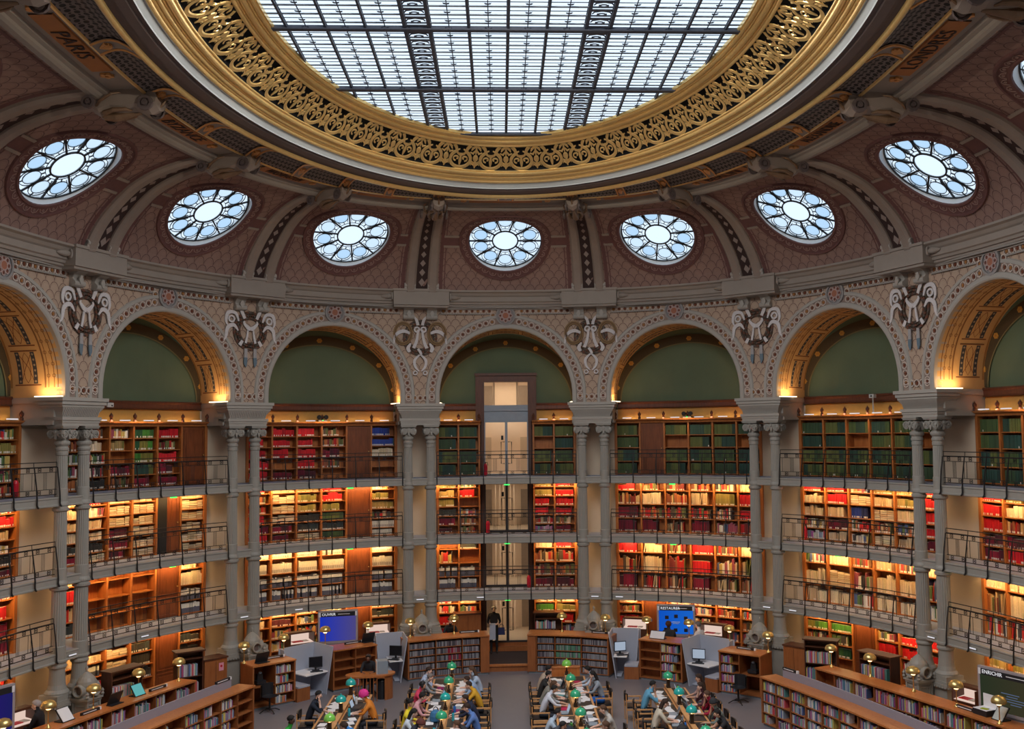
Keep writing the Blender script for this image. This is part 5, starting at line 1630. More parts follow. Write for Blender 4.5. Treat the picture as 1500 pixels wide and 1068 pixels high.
# ------------------------------------------------------------------ grey carrels
M['carrel'] = plain('pale_grey_laminate', (.40, .43, .52), .5, 0, .04)
M['black_plastic'] = plain('black_plastic', (.02, .02, .024), .4, 0, .1)
M['paper'] = plain('white_paper', (.78, .77, .80), .8, 0, .03)
def carrel(a, b, side, label, screen):
    """side +1: monitor on the left, bench on the right"""
    v = Vector((b[0] - a[0], b[1] - a[1])); L = v.length; v.normalize(); m = ((a[0] + b[0]) / 2, (a[1] + b[1]) / 2)
    F = Fr(m[0], m[1], v.x, v.y); root = empty('study_carrel', F, label, 'carrel', 'grey study carrels')
    h = L / 2 - .01; s = side
    def slab(nm, pts, th):                       # polygon extruded sideways by th along u
        g = G(); a_ = [F(*p) for p in pts]; b_ = [F(p[0] + th, p[1], p[2]) for p in pts]
        g.poly(a_); g.poly(list(reversed(b_))); n = len(pts)
        for i in range(n): g.quad(a_[i], a_[(i + 1) % n], b_[(i + 1) % n], b_[i])
        return g.build(nm, M['carrel'], root)
    g = G(); g.box(F, -h, h, -.95, -.91, .0, 1.54); g.build('back_panel', M['carrel'], root)
    slab('tall_side', [(-s * h, .04, 1.50), (-s * h, -.93, 1.54), (-s * (h - .18), -.93, .0), (-s * (h - .22), -.02, .0)], .035 * s)
    slab('short_side', [(s * (h - .035), -.70, 1.52), (s * (h - .035), -.93, 1.54), (s * (h - .12), -.93, .5), (s * (h - .12), -.55, .5)], -.035 * s)
    g = G(); u0, u1 = sorted((-s * (h - .10), s * (h - .42))); g.box(F, u0, u1, -.90, -.05, .70, .73); g.build('desk_shelf', M['paper'], root)
    g = G(); u0, u1 = sorted((s * (h - .50), s * (h - .0))); g.box(F, u0, u1, -.60, .06, .0, .42); g.build('bench', M['wood_counter'], root)
    g = G(); u0, u1 = sorted((s * (h - .49), s * (h - .03))); g.box(F, u0, u1, -.62, .07, .42, .47); g.build('cushion', M['carrel'], root)
    g = G(); u0, u1 = sorted((-s * (h - .20), s * (h - .62)))
    g.box(F, u0, u1, -.9, -.2, .02, .06); g.build('foot_board', M['carrel'], root)
    # monitor and keyboard
    mF = F.at(-s * (h - .34), -.45, .73).turned(s * .5)
    mo = empty('computer_monitor', mF, 'flat monitor with keyboard in the ' + label.replace('grey open study ', ''), 'monitor', 'carrel computers')
    g = G(); g.box(mF, -.22, .22, -.02, .02, .10, .44); g.build('screen_case', M['black_plastic'], mo)
    g = G(); g.box(mF, -.03, .03, -.03, 0, 0, .15); g.box(mF, -.12, .12, -.08, .07, 0, .015); g.build('stand', M['black_plastic'], mo)
    g = G(); g.box(mF, -.20, .20, .021, .023, .13, .42); g.build('display', M[screen], mo)
    g = G(); g.box(mF, -.20, .20, .14, .28, 0, .02); g.build('keyboard', M['black_plastic'], mo)
    return root
M['screen_dark'] = plain('dark_screen', (.012, .012, .016), .2)
M['screen_lit'] = emit('lit_screen', (.42, .50, .62), .8)
carrel((3.44, 15.86), (4.46, 15.63), 1, 'grey open study carrel right of the disc counter', 'screen_lit')
carrel((5.79, 14.72), (6.77, 13.62), 1, 'grey open study carrel between the two right end counters', 'screen_lit')
carrel((-4.46, 15.63), (-3.44, 15.90), -1, 'grey open study carrel left of the disc counter', 'screen_dark')
carrel((-6.77, 13.62), (-5.79, 14.72), -1, 'grey open study carrel between the two left end counters', 'screen_dark')
# ------------------------------------------------------------------ brass lamps on the counters
def brass_lamp(x, y, z, label, lit=True):
    F = Fr(x, y, 1, 0, z)
    r = empty('brass_lamp', F, label, 'lamp', 'brass counter lamps')
    g = G(); g.lathe(F, [(.07, 0), (.07, .012), (.05, .03), (.02, .06), (.018, .09)], 12); g.build('base', M['brass'], r, smooth=True)
    g = G(); g.lathe(F, [(.016, .05), (.013, .36), (.02, .38), (.05, .44)], 8); g.build('stem', M['brass'], r, smooth=True)
    g = G(); g.lathe(F, [(.175, .49), (.185, .52), (.172, .58), (.13, .635), (.06, .665), (.001, .67)], 16, cap=False); g.build('shade', M['brass'], r, smooth=True)
    g = G(); g.lathe(F, [(.03, .42), (.06, .45), (.06, .50), (.02, .52)], 10); g.build('bulb', M['bulb'], r, smooth=True)
    return r
M['bulb'] = emit('warm_bulb', (1, .62, .28), 5.0)
LAMPS = [(-8.28, 13.12, 'on the left end counter of the far arc, outer lamp'), (-7.30, 14.27, 'on the left end counter of the far arc, beside the carrel'), (-6.17, 15.45, 'in front of the blue screen OUVRIR'), (-4.83, 16.12, 'right of the blue screen OUVRIR'),
         (-3.43, 16.68, 'left of the stove at the left door pair'), (-1.92, 17.12, 'over the disc counter left of the steps'), (1.92, 17.12, 'over the disc counter right of the steps'), (3.43, 16.68, 'right of the stove at the right door pair'),
         (4.83, 16.12, 'left of the blue screen RESTAURER'), (6.17, 15.45, 'in front of the blue screen RESTAURER'), (7.30, 14.27, 'on the right end counter of the far arc, beside the carrel'), (8.28, 13.12, 'on the right end counter of the far arc, outer lamp')]
for s_, nm in ((1, 'right'), (-1, 'left')):
    for i, (x, y) in enumerate(((9.62, 11.0), (10.32, 9.72), (10.88, 8.05), (11.35, 6.5), (11.68, 4.95))):
        LAMPS.append((s_ * x, y, 'on the lamp counter at the lower %s, %s from its far end' % (nm, ORD[i])))
for x, y, w in LAMPS: brass_lamp(x, y, 1.362, 'brass mushroom lamp ' + w)
for x, y, w in LAMPS[0:12:1] + LAMPS[12:]:
    d = bpy.data.lights.new('lamp_glow', 'POINT'); d.energy = 2.2; d.color = (1, .55, .22); d.shadow_soft_size = .05
    o = bpy.data.objects.new('lamp_glow', d); COL.objects.link(o); o.location = (x, y, 1.362 + .40)
# the small lettered strips on the counters
def strip_sign(F, w, label):
    r = empty('label_strip', F, label, 'sign', 'black label strips on the counters')
    g = G(); g.box(F, -w / 2, w / 2, -.03, .03, 0, .07); g.build('strip', M['black_plastic'], r)
    g = G(); g.box(F, -w / 2 + .05, w / 2 - .12, .03, .033, .025, .045); g.build('print', M['paper'], r)
    g = G(); g.box(F, w / 2, w / 2 + .05, -.03, .035, 0, .075); g.build('end_block', M['paper'], r)
def cF(pts, i, o, z, du=0.0):
    a, b = Vector(pts[i]), Vector(pts[i + 1]); v = (b - a).normalized(); return Fr(a.x, a.y, v.x, v.y).at(((b - a).length) / 2 + du, o, z)
strip_sign(cF(cl, 2, -.62, 1.362), .66, 'black label strip on the counter left of the steps'); strip_sign(cF(cr, 3, -.60, 1.362), .62, 'black label strip on the counter right of the steps')
strip_sign(cF(c3, 0, -.6, 1.362, .3), .62, 'black label strip on the right end counter of the far arc'); strip_sign(cF(mir(c3), 1, -.6, 1.362, -.1), .66, 'black label strip on the left end counter of the far arc')
strip_sign(cF(mir(c2), 1, -.6, 1.362, -.2), .6, 'black label strip on the counter behind the staff desk')
strip_sign(cF(fcp, 0, -.52, 1.602, .35), .6, 'black label strip on the screen of the front counter, lower right'); strip_sign(cF(lf_p, 8, -.52, 1.602, -.35), .6, 'black label strip on the screen of the front counter, lower left')
strip_sign(cF(rcp, 6, -.30, 1.362), .62, 'black label strip on the lamp counter, lower right'); strip_sign(cF(lr_p, 4, -.3, 1.362), .62, 'black label strip near the column on the lamp counter, lower left'); strip_sign(cF(lr_p, 7, -.3, 1.362), .62, 'black label strip at the far end of the lamp counter, lower left')

# single books: the 300 that show largest are things, the rest one mass
vis_, hid_ = [], []
for c in CANDS:
    q = in_view(c[0](c[1], c[5], c[6] + c[3] / 2)); (vis_ if q else hid_).append((q[2] if q else 99, c))
vis_.sort(key=lambda a: a[0])
nbk, c_pos, _cnt = {}, {}, {}
for c in CANDS: _cnt[c[9]] = _cnt.get(c[9], 0) + 1; c_pos[id(c)] = _cnt[c[9]]
gb2 = G()
for i, (dist, cand) in enumerate(vis_ + hid_):
    F, u, w, h, d, o, z, tilt, c, where, group = cand; id_ = id(cand)
    if i < 300 and dist < 98:
        b = bpy.data.objects.new('book', book_me); COL.objects.link(b); p = F(u, o, z + .001)
        b.location = p; b.rotation_euler = (0, 0, F.rot()); b.scale = (w, d, h); b.color = (*c, 1)
        nbk[where] = nbk.get(where, 0) + 1; tag(b, '%s book, %s on the %s' % (cname(c), ordinal(int(c_pos[id_])), where), 'book', group)
    else:
        gb2.cur = c; t = F
        a0, b0, a1, b1 = F(u - w / 2, o, z), F(u + w / 2, o, z), F(u - w / 2, o, z + h), F(u + w / 2, o, z + h)
        c0, d0, c1, d1 = F(u - w / 2, o - d, z), F(u + w / 2, o - d, z), F(u - w / 2, o - d, z + h), F(u + w / 2, o - d, z + h)
        gb2.quad(a0, b0, b1, a1); gb2.quad(c0, a0, a1, c1); gb2.quad(b0, d0, d1, b1); gb2.cur = (.7, .66, .56); gb2.quad(a1, b1, d1, c1)
ms = gb2.build('counter_books', M['books'], kind='stuff'); tag(ms, 'remaining paperbacks standing on the oak counter shelves', 'books', kind='stuff')
DISCS.sort(key=lambda q: abs(q[0].x))
gd = G(); ndc = {}
for i, (F, u, w, h, d, o, z, c, where) in enumerate(DISCS):
    if i < 300:
        b = bpy.data.objects.new('disc_case', disc_me); COL.objects.link(b); b.location = F(u, o, z + .001); b.rotation_euler = (0, 0, F.rot()); b.scale = (w, d, h); b.color = (*c, 1)
        nm = 'wine red' if c[0] > .25 and c[1] < .1 else ('green' if c[1] > c[0] * 1.8 else 'grey')
        ndc[where] = ndc.get(where, 0) + 1; tag(b, '%s disc case, %s on the %s' % (nm, ordinal(ndc[where]), where), 'disc case', 'disc cases, ' + where)
    else: gd.cur = c; gd.box(F, u - w / 2, u + w / 2, o - d, o, z, z + h)
ms = gd.build('disc_cases', M['books'], kind='stuff'); tag(ms, 'remaining rows of disc cases on the two centre counters', 'disc cases', kind='stuff')
# ------------------------------------------------------------------ stoves between the pedestals
def stove(kp):
    F = bayframe(kp).at(0, .62)
    wh = {-3.5: '', -2.5: 'third column pair left of the doorway', -1.5: 'second column pair left of the doorway', -.5: 'column pair just left of the doorway', .5: 'column pair just right of the doorway', 1.5: 'second column pair right of the doorway', 2.5: 'third column pair right of the doorway'}[kp]
    r = empty('air_vent', F, 'grey cast-iron air vent with domed head before the ' + wh, 'vent', 'cast-iron air vents')
    g = G(); g.box(F, -.26, .26, -.26, .26, 0, .12); g.box(F, -.23, .23, -.23, .23, .12, 1.30); g.box(F, -.27, .27, -.27, .27, 1.30, 1.36); g.box(F, -.30, .30, -.30, .30, 1.36, 1.42)
    for a in range(4):
        f = F.turned(a * PI / 2)
        for (u0, u1, z0, z1) in ((-.17, -.14, .3, 1.22), (.14, .17, .3, 1.22), (-.17, .17, .3, .33), (-.17, .17, 1.19, 1.22)): g.box(f, u0, u1, .22, .245, z0, z1)
        for sg in (-1, 1): g.box(f, sg * .225 - .03, sg * .225 + .03, .20, .26, .12, 1.30)
    g.build('body', M['iron'], r)
    g = G(); g.lathe(F, [(.24, 1.42), (.25, 1.60), (.265, 1.75), (.25, 1.84), (.20, 1.93), (.13, 2.0), (.06, 2.06), (.03, 2.08)], 16)
    for i in range(8):
        a = i * PI / 4 + PI / 8
        g.strip(lambda x, y, h: F((.27 - .2 * max(0, y - 1.70) / .3 + h) * math.cos(a + x), (.27 - .2 * max(0, y - 1.70) / .3 + h) * math.sin(a + x), y), [(0, 1.5), (.1, 1.62), (-.1, 1.75), (.08, 1.86), (0, 1.95)], [.03, .08, .08, .06, .02], .025)
    hd = g.build('domed_head', M['iron'], r, smooth=False)
    g = G(); g.lathe(F, [(.02, 2.06), (.035, 2.09), (.02, 2.12), (.042, 2.16), (.03, 2.21), (.0, 2.25)], 10); g.build('finial', M['iron'], r, smooth=True)
    for a in range(4):
        f = F.turned(a * PI / 2)
        g = G(); g.lathe(lambda u, o, z: f(u, .20 + z, 1.62 + o), [(.165, 0), (.165, .12), (.16, .15), (.13, .15), (.12, .12), (.115, .02)], 20, cap=False); p = g.build('porthole', M['iron'], r)
        g = G(); g.disc(lambda x, y, h: f(x, .255 + h, 1.62 + y), 0, 0, .118, .004, 16); g.build('grille', M['darkbrown'], p)
    g = G()
    for a in range(4):
        f = F.turned(a * PI / 2 + PI / 4)
        g.lathe(f, [(.03, 1.42), (.05, 1.46), (.03, 1.50), (.045, 1.55), (.0, 1.62)], 8, o=.40)
    g.build('knob', M['iron'], r)
for kp in (-2.5, -1.5, -.5, .5, 1.5, 2.5): stove(kp)
# ------------------------------------------------------------------ information screens
def info_screen(F, w, h, z0, title, col, label, extra=None):
    r = empty('information_screen', F, label, 'screen', 'information screens')
    g = G(); g.box(F, -w / 2, w / 2, -.12, 0, z0, z0 + h); g.box(F, -w / 2 + .1, w / 2 - .1, -.10, -.02, 0, z0); g.build('housing', M['screen_frame'], r)
    g = G(); g.quad(F(-w / 2 + .07, .004, z0 + .09), F(w / 2 - .07, .004, z0 + .09), F(w / 2 - .07, .004, z0 + h - .20), F(-w / 2 + .07, .004, z0 + h - .20)); d = g.build('display', col, r)
    g = G(); g.box(F, -w / 2 + .07, w / 2 - .07, .0, .006, z0 + h - .20, z0 + h - .05); b = g.build('header_bar', M['black_plastic'], r)
    for sg in (-1, 1):
        g = G(); g.box(F, sg * (w / 2 - .06) - .035, sg * (w / 2 - .06) + .035, .0, .008, z0 + h - .20, z0 + h - .05); g.build('white_tab', M['paper'], r)
    if title:
        me = text_obj(title, .13, .001)
        x0 = min(v.co.x for v in me.vertices)
        vs = [F(-w / 2 + .14 + (v.co.x - x0), .009 + v.co.z, z0 + h - .125 + v.co.y) for v in me.vertices]
        for v, p in zip(me.vertices, vs): v.co = MW[r.name].inverted() @ Vector(p)
        me.materials.append(M['letter_white']); link_mesh('title_lettering', me, b)
        g = G(); g.box(F, .0, w / 2 - .28, .006, .009, z0 + h - .135, z0 + h - .115); g.build('subtitle_line', M['paper'], b)
    if extra: extra(F, d, z0, w, h)
    return r
M['screen_frame'] = plain('mauve_grey_frame', (.34, .30, .32), .5, 0, .05)
M['letter_white'] = emit('white_lettering', (.85, .85, .88), .9)
def scr(name, c1, c2, st=1.0):
    t = NT(name); p = t.n('ShaderNodeTexCoord').outputs['Generated']; sp = t.n('ShaderNodeSeparateXYZ'); t.set(sp.inputs[0], p)
    c = t.mix(sp.outputs[0], c1, c2); e = t.n('ShaderNodeEmission'); t.set(e.inputs[0], c); e.inputs[1].default_value = st
    t.t.links.new(e.outputs[0], t.out.inputs[0]); return t.m
def fr2(a, b):
    v = Vector((b[0] - a[0], b[1] - a[1])).normalized(); return Fr((a[0] + b[0]) / 2, (a[1] + b[1]) / 2, v.x, v.y)
info_screen(fr2((-6.58, 16.35), (-5.24, 16.62)), 1.36, 1.12, 1.24, 'OUVRIR', scr('blue_screen', (.008, .03, .42), (.07, .06, .20)), 'blue information screen headed OUVRIR, left of the doorway')
def icons(F, d, z0, w, h):
    g = G()
    for (x, z) in ((-.32, .66), (0, .70), (.34, .64), (-.02, .22), (-.36, .24), (.34, .22)): g.box(F, x - .065, x + .065, .006, .010, z0 + z - .06, z0 + z + .06)
    g.build('icon_tile', M['black_plastic'], d)
    g = G(); g.box(F, -.16, .14, .006, .008, z0 + .49, z0 + .51); g.box(F, -.12, .10, .006, .008, z0 + .44, z0 + .455); g.build('text_line', M['paper'], d)
info_screen(fr2((5.24, 16.62), (6.58, 16.35)), 1.34, 1.10, 1.24, 'RESTAURER', scr('blue_screen_tiles', (.005, .08, .50), (.01, .12, .55)), 'blue information screen headed RESTAURER, right of the doorway', icons)
def lines(F, d, z0, w, h):
    g = G()
    for i, (x0, x1) in enumerate(((-.15, .35), (0, .3), (-.1, .5), (.0, .5), (.1, .4))): g.box(F, x0, x1, .006, .008, z0 + .55 - .06 * i, z0 + .57 - .06 * i)
    g.build('text_line', M['screen_lit2'], d)
M['screen_lit2'] = emit('dim_text', (.10, .14, .24), .8)
info_screen(fr2((11.78, 6.22), (12.52, 4.75)), 1.62, 1.10, 1.36, 'ENRICHIR', scr('olive_screen', (.022, .030, .016), (.040, .034, .018)), 'dark olive information screen headed ENRICHIR at the right edge', lines)
info_screen(fr2((-12.62, 4.72), (-11.95, 6.05)), 1.50, 1.14, 1.42, '', scr('violet_screen', (.025, .006, .16), (.012, .012, .10)), 'violet information screen cut by the left picture edge')
# ------------------------------------------------------------------ lit display cases, cabinets, low bookcases near the wall
def display_case(F, label, w=.9):
    r = empty('display_case', F, label, 'display case', 'lit display cases')
    g = G(); g.box(F, -w / 2, w / 2, -.45, .0, 0, 1.36); g.box(F, -w / 2, w / 2, -.50, -.45, 1.36, 1.68); g.box(F, -w / 2, w / 2, -.5, -.22, 1.66, 1.72)
    for sg in (-1, 1): g.box(F, sg * (w / 2 - .015) - .015, sg * (w / 2 - .015) + .015, -.45, 0, 1.36, 1.70)
    g.build('cabinet', M['wood_dark'], r)
    g = G(); g.quad(F(-w / 2 + .03, -.44, 1.42), F(w / 2 - .03, -.44, 1.42), F(w / 2 - .03, -.44, 1.65), F(-w / 2 + .03, -.44, 1.65)); g.quad(F(-w / 2 + .03, -.44, 1.42), F(w / 2 - .03, -.44, 1.42), F(w / 2 - .03, -.02, 1.37), F(-w / 2 + .03, -.02, 1.37)); g.build('backlit_panel', M['case_glow'], r)
    for i, (x, c) in enumerate(((-.22, (.6, .02, .02)), (-.02, (.62, .04, .05)), (.2, (.75, .62, .5)))):
        b = bpy.data.objects.new('booklet', unit_box(M['objcol'])); COL.objects.link(b); b.location = F(x * w, -.2, 1.412); b.rotation_euler = (0, 0, F.rot()); b.scale = (.17, .22, .02); b.color = (*c, 1)
        tag(b, '%s booklet in the %s' % (('red', 'scarlet', 'cream')[i], label), 'booklet', 'booklets in the display cases')
M['case_glow'] = emit('case_light', (1.0, .74, .62), .75)
display_case(Fr(-7.02, 15.95, .82, .57), 'lit display case left of the OUVRIR screen'); display_case(Fr(-4.62, 17.3, .95, .3), 'lit display case right of the OUVRIR screen')
display_case(Fr(4.55, 17.35, .95, -.3), 'lit display case left of the RESTAURER screen'); display_case(Fr(7.02, 15.95, .82, -.57), 'lit display case right of the RESTAURER screen')
display_case(Fr(11.72, 6.9, .42, -.90), 'lit display case beside the ENRICHIR screen', .75); display_case(Fr(-12.05, 6.75, .42, .90), 'lit display case before the man in black', .9)
def low_case(a, b, H, label, rows_=3):
    v = Vector((b[0] - a[0], b[1] - a[1])); L = v.length; v.normalize(); F = Fr(a[0], a[1], v.x, v.y)
    F0 = F.at(L / 2, -.2); r = empty('low_bookcase', F0, label, 'bookcase', 'low bookcases')
    board('top', M['wood_dark'], r, F, -.05, L + .05, -.45, .04, H - .04, H); board('back', M['wood_dark'], r, F, 0, L, -.42, -.40, 0, H - .04)
    for u in (0, L - .03): board('side', M['wood_dark'], r, F, u, u + .03, -.42, 0, 0, H - .04)
    for i in range(rows_ + 1):
        z = .10 + (H - .25) * i / rows_ * .95
        board('shelf', M['wood_dark'], r, F, .03, L - .03, -.40, -.01, z - .025, z)
        if i < rows_:
            u = .04
            while u < L * rnd(.7, .95):
                w = rnd(.02, .045); h = min(.34, (H - .3) / rows_ * rnd(.6, .85)); c = vary(RNG.choice(PAL['P']), .1)
                gx.cur = c; gx.box(F, u, u + w * .92, -.25, -.04, z, z + h); u += w
gx = G()
low_case((9.32, 12.72), (10.2, 12.25), 1.86, 'dark low bookcase with slanting books, beside the second right column pair'); low_case((10.42, 10.9), (10.98, 9.9), 1.86, 'dark low bookcase behind the right lamp counter')
low_case((-10.05, 12.2), (-9.38, 12.62), 1.92, 'dark low bookcase behind the far end of the left lamp counter'); low_case((-10.95, 9.45), (-10.42, 10.35), 2.0, 'dark low bookcase behind the middle of the left lamp counter')
low_case((.98, 18.55), (2.0, 18.5), 1.80, 'dark low bookcase right of the glazed doors', 4)
ms = gx.build('low_case_books', M['books'], kind='stuff'); tag(ms, 'books standing in the dark low bookcases along the wall', 'books', kind='stuff')
def panel_cab(a, b, H, label, sign=False):
    v = Vector((b[0] - a[0], b[1] - a[1])); L = v.length; v.normalize(); F = Fr(a[0], a[1], v.x, v.y)
    r = empty('oak_cabinet', F.at(L / 2, -.25), label, 'cabinet', 'plain oak cabinets')
    g = G(); g.box(F, 0, L, -.5, 0, 0, H - .05); g.build('body', M['wood_counter'], r); g = G(); g.box(F, -.03, L + .03, -.53, .03, H - .05, H); g.build('top', M['wood_dark'], r)
    g = G(); g.box(F, L * .5 - .004, L * .5 + .004, 0, .004, .1, H - .1); g.build('door_gap', M['void'], r)
    if sign:
        g = G(); g.box(F, L - .28, L - .12, .0, .006, H - .42, H - .18); s_ = g.build('pink_notice', plain('pink_notice', (.70, .30, .42), .6), r)
        g = G(); g.disc(lambda x, y, h: F(L - .20 + x, .006 + h, H - .28 + y), 0, 0, .04, .002, 8); g.build('pictogram', M['red_metal'], s_)
panel_cab((8.84, 13.38), (9.36, 12.85), 1.56, 'plain oak cabinet at the foot of the second right column pair'); panel_cab((-9.40, 12.80), (-8.86, 13.34), 1.56, 'plain oak cabinet with a pink notice, second left column pair', True)
panel_cab((-1.95, 18.55), (-1.0, 18.7), 1.80, 'dark panelled cabinet left of the glazed doors')
# ------------------------------------------------------------------ oval staff desk
F = Fr(-4.45, 13.85, .97, .22)
r = empty('staff_desk', F, 'oval oak staff desk with slatted front', 'desk')
g = G(); n = 28
top = [(.80 * math.cos(2 * PI * i / n), .42 * math.sin(2 * PI * i / n)) for i in range(n)]
g.poly([F(x, y, .80) for x, y in top]); g.poly([F(x, y, .75) for x, y in reversed(top)])
for i in range(n):
    a, b = top[i], top[(i + 1) % n]; g.quad(F(*a, .75), F(*b, .75), F(*b, .80), F(*a, .80))
g.build('desk_top', M['wood_top'], r)
for i in range(11):
    a = PI * (.42 + .5 * i / 10); f = F.at(.70 * math.cos(a), .36 * math.sin(a)); g = G(); g.box(f, -.012, .012, -.02, .02, 0, .75); g.build('slat', M['wood_counter'], r)
g = G(); P = [[F(.72 * math.cos(a), .38 * math.sin(a), z) for z in (0, .75)] for a in np.linspace(.0, PI * .30, 8)]; g.grid(P); g.build('front_panel', M['wood_counter'], r)
f = F.at(.38, .0, .80); r2 = empty('computer_tower', f, 'white and grey computer housing on the oval staff desk', 'computer'); g = G(); g.box(f, -.18, .16, -.2, .2, .0, .40); g.build('case', M['steel_grey'], r2); g = G(); g.box(f, -.20, -.18, -.18, .18, .0, .40); g.build('face', M['paper'], r2)
f = F.at(.35, .05, 0); r2 = empty('waste_bin', f, 'black bin under the oval staff desk', 'bin'); g = G(); g.lathe(f, [(.15, 0), (.17, .55), (.165, .56), (.15, .5)], 14); g.build('body', M['black_plastic'], r2)
g = G(); g.lathe(f, [(.175, .55), (.18, .57), (.17, .59)], 14, cap=False); g.build('rim', M['black_iron'], r2)
# ------------------------------------------------------------------ reading tables, lamps, chairs
M['leather'] = plain('dark_leather_inset', (.035, .030, .030), .5, 0, .1)
TAB = {1: (-4.66, 5.2, 11.45), 2: (-1.80, 5.2, 13.15), 3: (1.80, 5.2, 13.15), 4: (4.70, 5.2, 11.45)}
TN = {1: 'leftmost table', 2: 'second table', 3: 'third table', 4: 'rightmost table'}
LY = [12.90, 11.05, 9.20, 7.38, 5.55]
M['green_shade'] = plain('green_enamel', (.04, .42, .22), .15, 0, .1, 1.0, .8)
M['teal_shade'] = plain('teal_enamel', (.02, .42, .40), .15, 0, .1, 1.0, .8)
M['lime_shade'] = plain('lime_green_enamel', (.22, .62, .10), .15, 0, .1, 1.0, .8)
M['bronze'] = plain('dark_bronze', (.05, .032, .022), .4, .5, .1)
def reading_table(i):
    x, y0, y1 = TAB[i]; F = Fr(x, (y0 + y1) / 2, 1, 0); hl = (y1 - y0) / 2
    r = empty('reading_table', F, 'long beech reading table with dark leather tops, the ' + TN[i], 'table', 'reading tables')
    g = G(); g.box(F, -.58, .58, -hl, hl, .70, .745); g.build('table_top', M['wood_pale'], r)
    g = G(); g.box(F, -.05, .05, -hl, hl, .745, .84); g.box(F, -.07, .07, -hl, hl, .84, .86); g.build('spine', M['wood_pale'], r)
    n = int(round((y1 - y0) / .915))
    for j in range(n):
        for sg in (-1, 1):
            a = -hl + 2 * hl * j / n; b = -hl + 2 * hl * (j + 1) / n
            u0, u1 = sorted((sg * .09, sg * .52)); board('leather_inset', M['leather'], r, F, u0, u1, a + .035, b - .035, .744, .748)
    for j in range(5):
        for sg in (-1, 1):
            y = -hl + .15 + (2 * hl - .3) * j / 4; g = G(); g.box(F, sg * .50 - .03, sg * .50 + .03, y - .03, y + .03, 0, .70); g.build('leg', M['wood_pale'], r)
    g = G(); g.box(F, -.5, .5, -hl + .1, hl - .1, .60, .70); g.build('apron', M['wood_pale'], r)
for i in TAB: reading_table(i)
shade_of = {(2, 0): 'green', (2, 1): 'green', (2, 2): 'teal', (2, 3): 'green', (3, 0): 'lime', (3, 1): 'green', (3, 2): 'green', (3, 3): 'green', (1, 1): 'teal', (1, 2): 'teal', (1, 3): 'lime', (4, 1): 'green', (4, 2): 'teal', (4, 3): 'teal'}
for i in TAB:
    x, y0, y1 = TAB[i]; cnt = 0
    for j, y in enumerate(LY):
        if y > y1: continue
        c = shade_of.get((i, j), 'green'); F = Fr(x, y, 1, 0, .86)
        r = empty('desk_lamp', F, '%s domed reading lamp, %s from the far end of the %s' % (c, ORD[cnt], TN[i]), 'lamp', 'green reading lamps'); cnt += 1
        g = G(); g.box(F, -.06, .06, -.10, .10, 0, .03); g.box(F, -.045, .045, -.07, .07, .03, .10 if i in (2, 3) else .24); g.build('base', M['bronze'], r)
        g = G(); g.lathe(F, [(.028, .03), (.022, .12), (.03, .15), (.018, .18), (.018, .30)], 10); g.build('stem', M['bronze'], r, smooth=True)
        g = G(); g.lathe(F, [(.150, .285), (.153, .30), (.148, .345), (.128, .395), (.09, .432), (.045, .45), (.012, .455)], 20, cap=False); g.build('shade', M[c + '_shade'], r, smooth=True)
        g = G(); g.lathe(F, [(.012, .45), (.022, .465), (.018, .485), (.0, .50)], 8); g.build('finial', M[c + '_shade'], r, smooth=True)
        g = G()
        for q in range(4):
            a = q * PI / 2 + PI / 4; g.tube([F(.02 * math.cos(a), .02 * math.sin(a), .22), F(.14 * math.cos(a), .14 * math.sin(a), .285)], .010, 5)
        g.build('arm', M['brass'], r)
        g = G(); g.lathe(F, [(.02, .24), (.045, .28), (.04, .33), (.0, .35)], 10); g.build('bulb', M['bulb'], r, smooth=True)
        if y > 6.5:
            d = bpy.data.lights.new('reading_glow', 'POINT'); d.energy = 1.6; d.color = (1, .62, .30); d.shadow_soft_size = .05
            o = bpy.data.objects.new('reading_glow', d); COL.objects.link(o); o.location = F(0, .0, .22)
def chair_master():
    F = Fr(0, 0, 1, 0); r = empty('reading_chair', F, 'x', 'chair', 'beech reading chairs')
    g = G(); g.box(F, -.23, .23, -.22, .24, .42, .47); g.build('seat', M['black_plastic'], r)
    for sx in (-1, 1):
        for sy in (-1, 1):
            g = G(); hgt = .64 if sy > 0 else .82
            g.tube([F(sx * .25, sy * .23, 0), F(sx * .25, sy * (.22 if sy > 0 else .25), hgt)], .018, 6); g.build('leg', M['wood_pale'], r)
        g = G(); g.box(F, sx * .25 - .025, sx * .25 + .025, -.25, .25, .63, .66); g.build('armrest', M['wood_pale'], r)
        g = G(); g.box(F, sx * .25 - .012, sx * .25 + .012, -.23, .22, .36, .41); g.build('side_rail', M['wood_pale'], r)
    g = G()
    P = [[F(u, -.24 - .05 * (1 - (u / .24) ** 2) + t, z) for z in (.62, .66, .80, .84)] for t in (0,) for u in (-.24, -.12, 0, .12, .24)]
    g.grid(P); g.grid([[F(u, -.20 - .05 * (1 - (u / .24) ** 2), z) for z in (.62, .66, .80, .84)] for u in (-.24, -.12, 0, .12, .24)])
    for z in (.62, .84):
        g.grid([[F(u, o - .05 * (1 - (u / .24) ** 2), z) for o in (-.24, -.20)] for u in (-.24, -.12, 0, .12, .24)])
    g.build('backrest', M['black_plastic'], r)
    return r
# note: Fr's o axis points to -y for u = +x; the chair faces its +o side
chair0 = chair_master(); chair_used = [False]
def put_chair(x, y, rot, label):
    if not chair_used[0]:
        chair_used[0] = True; chair0.location = (x, y, 0); chair0.rotation_euler = (0, 0, rot); chair0['label'] = label; MW[chair0.name] = Matrix.Translation((x, y, 0)) @ Matrix.Rotation(rot, 4, 'Z'); return chair0
    return copy_tree(chair0, (x, y, 0), rot, label)
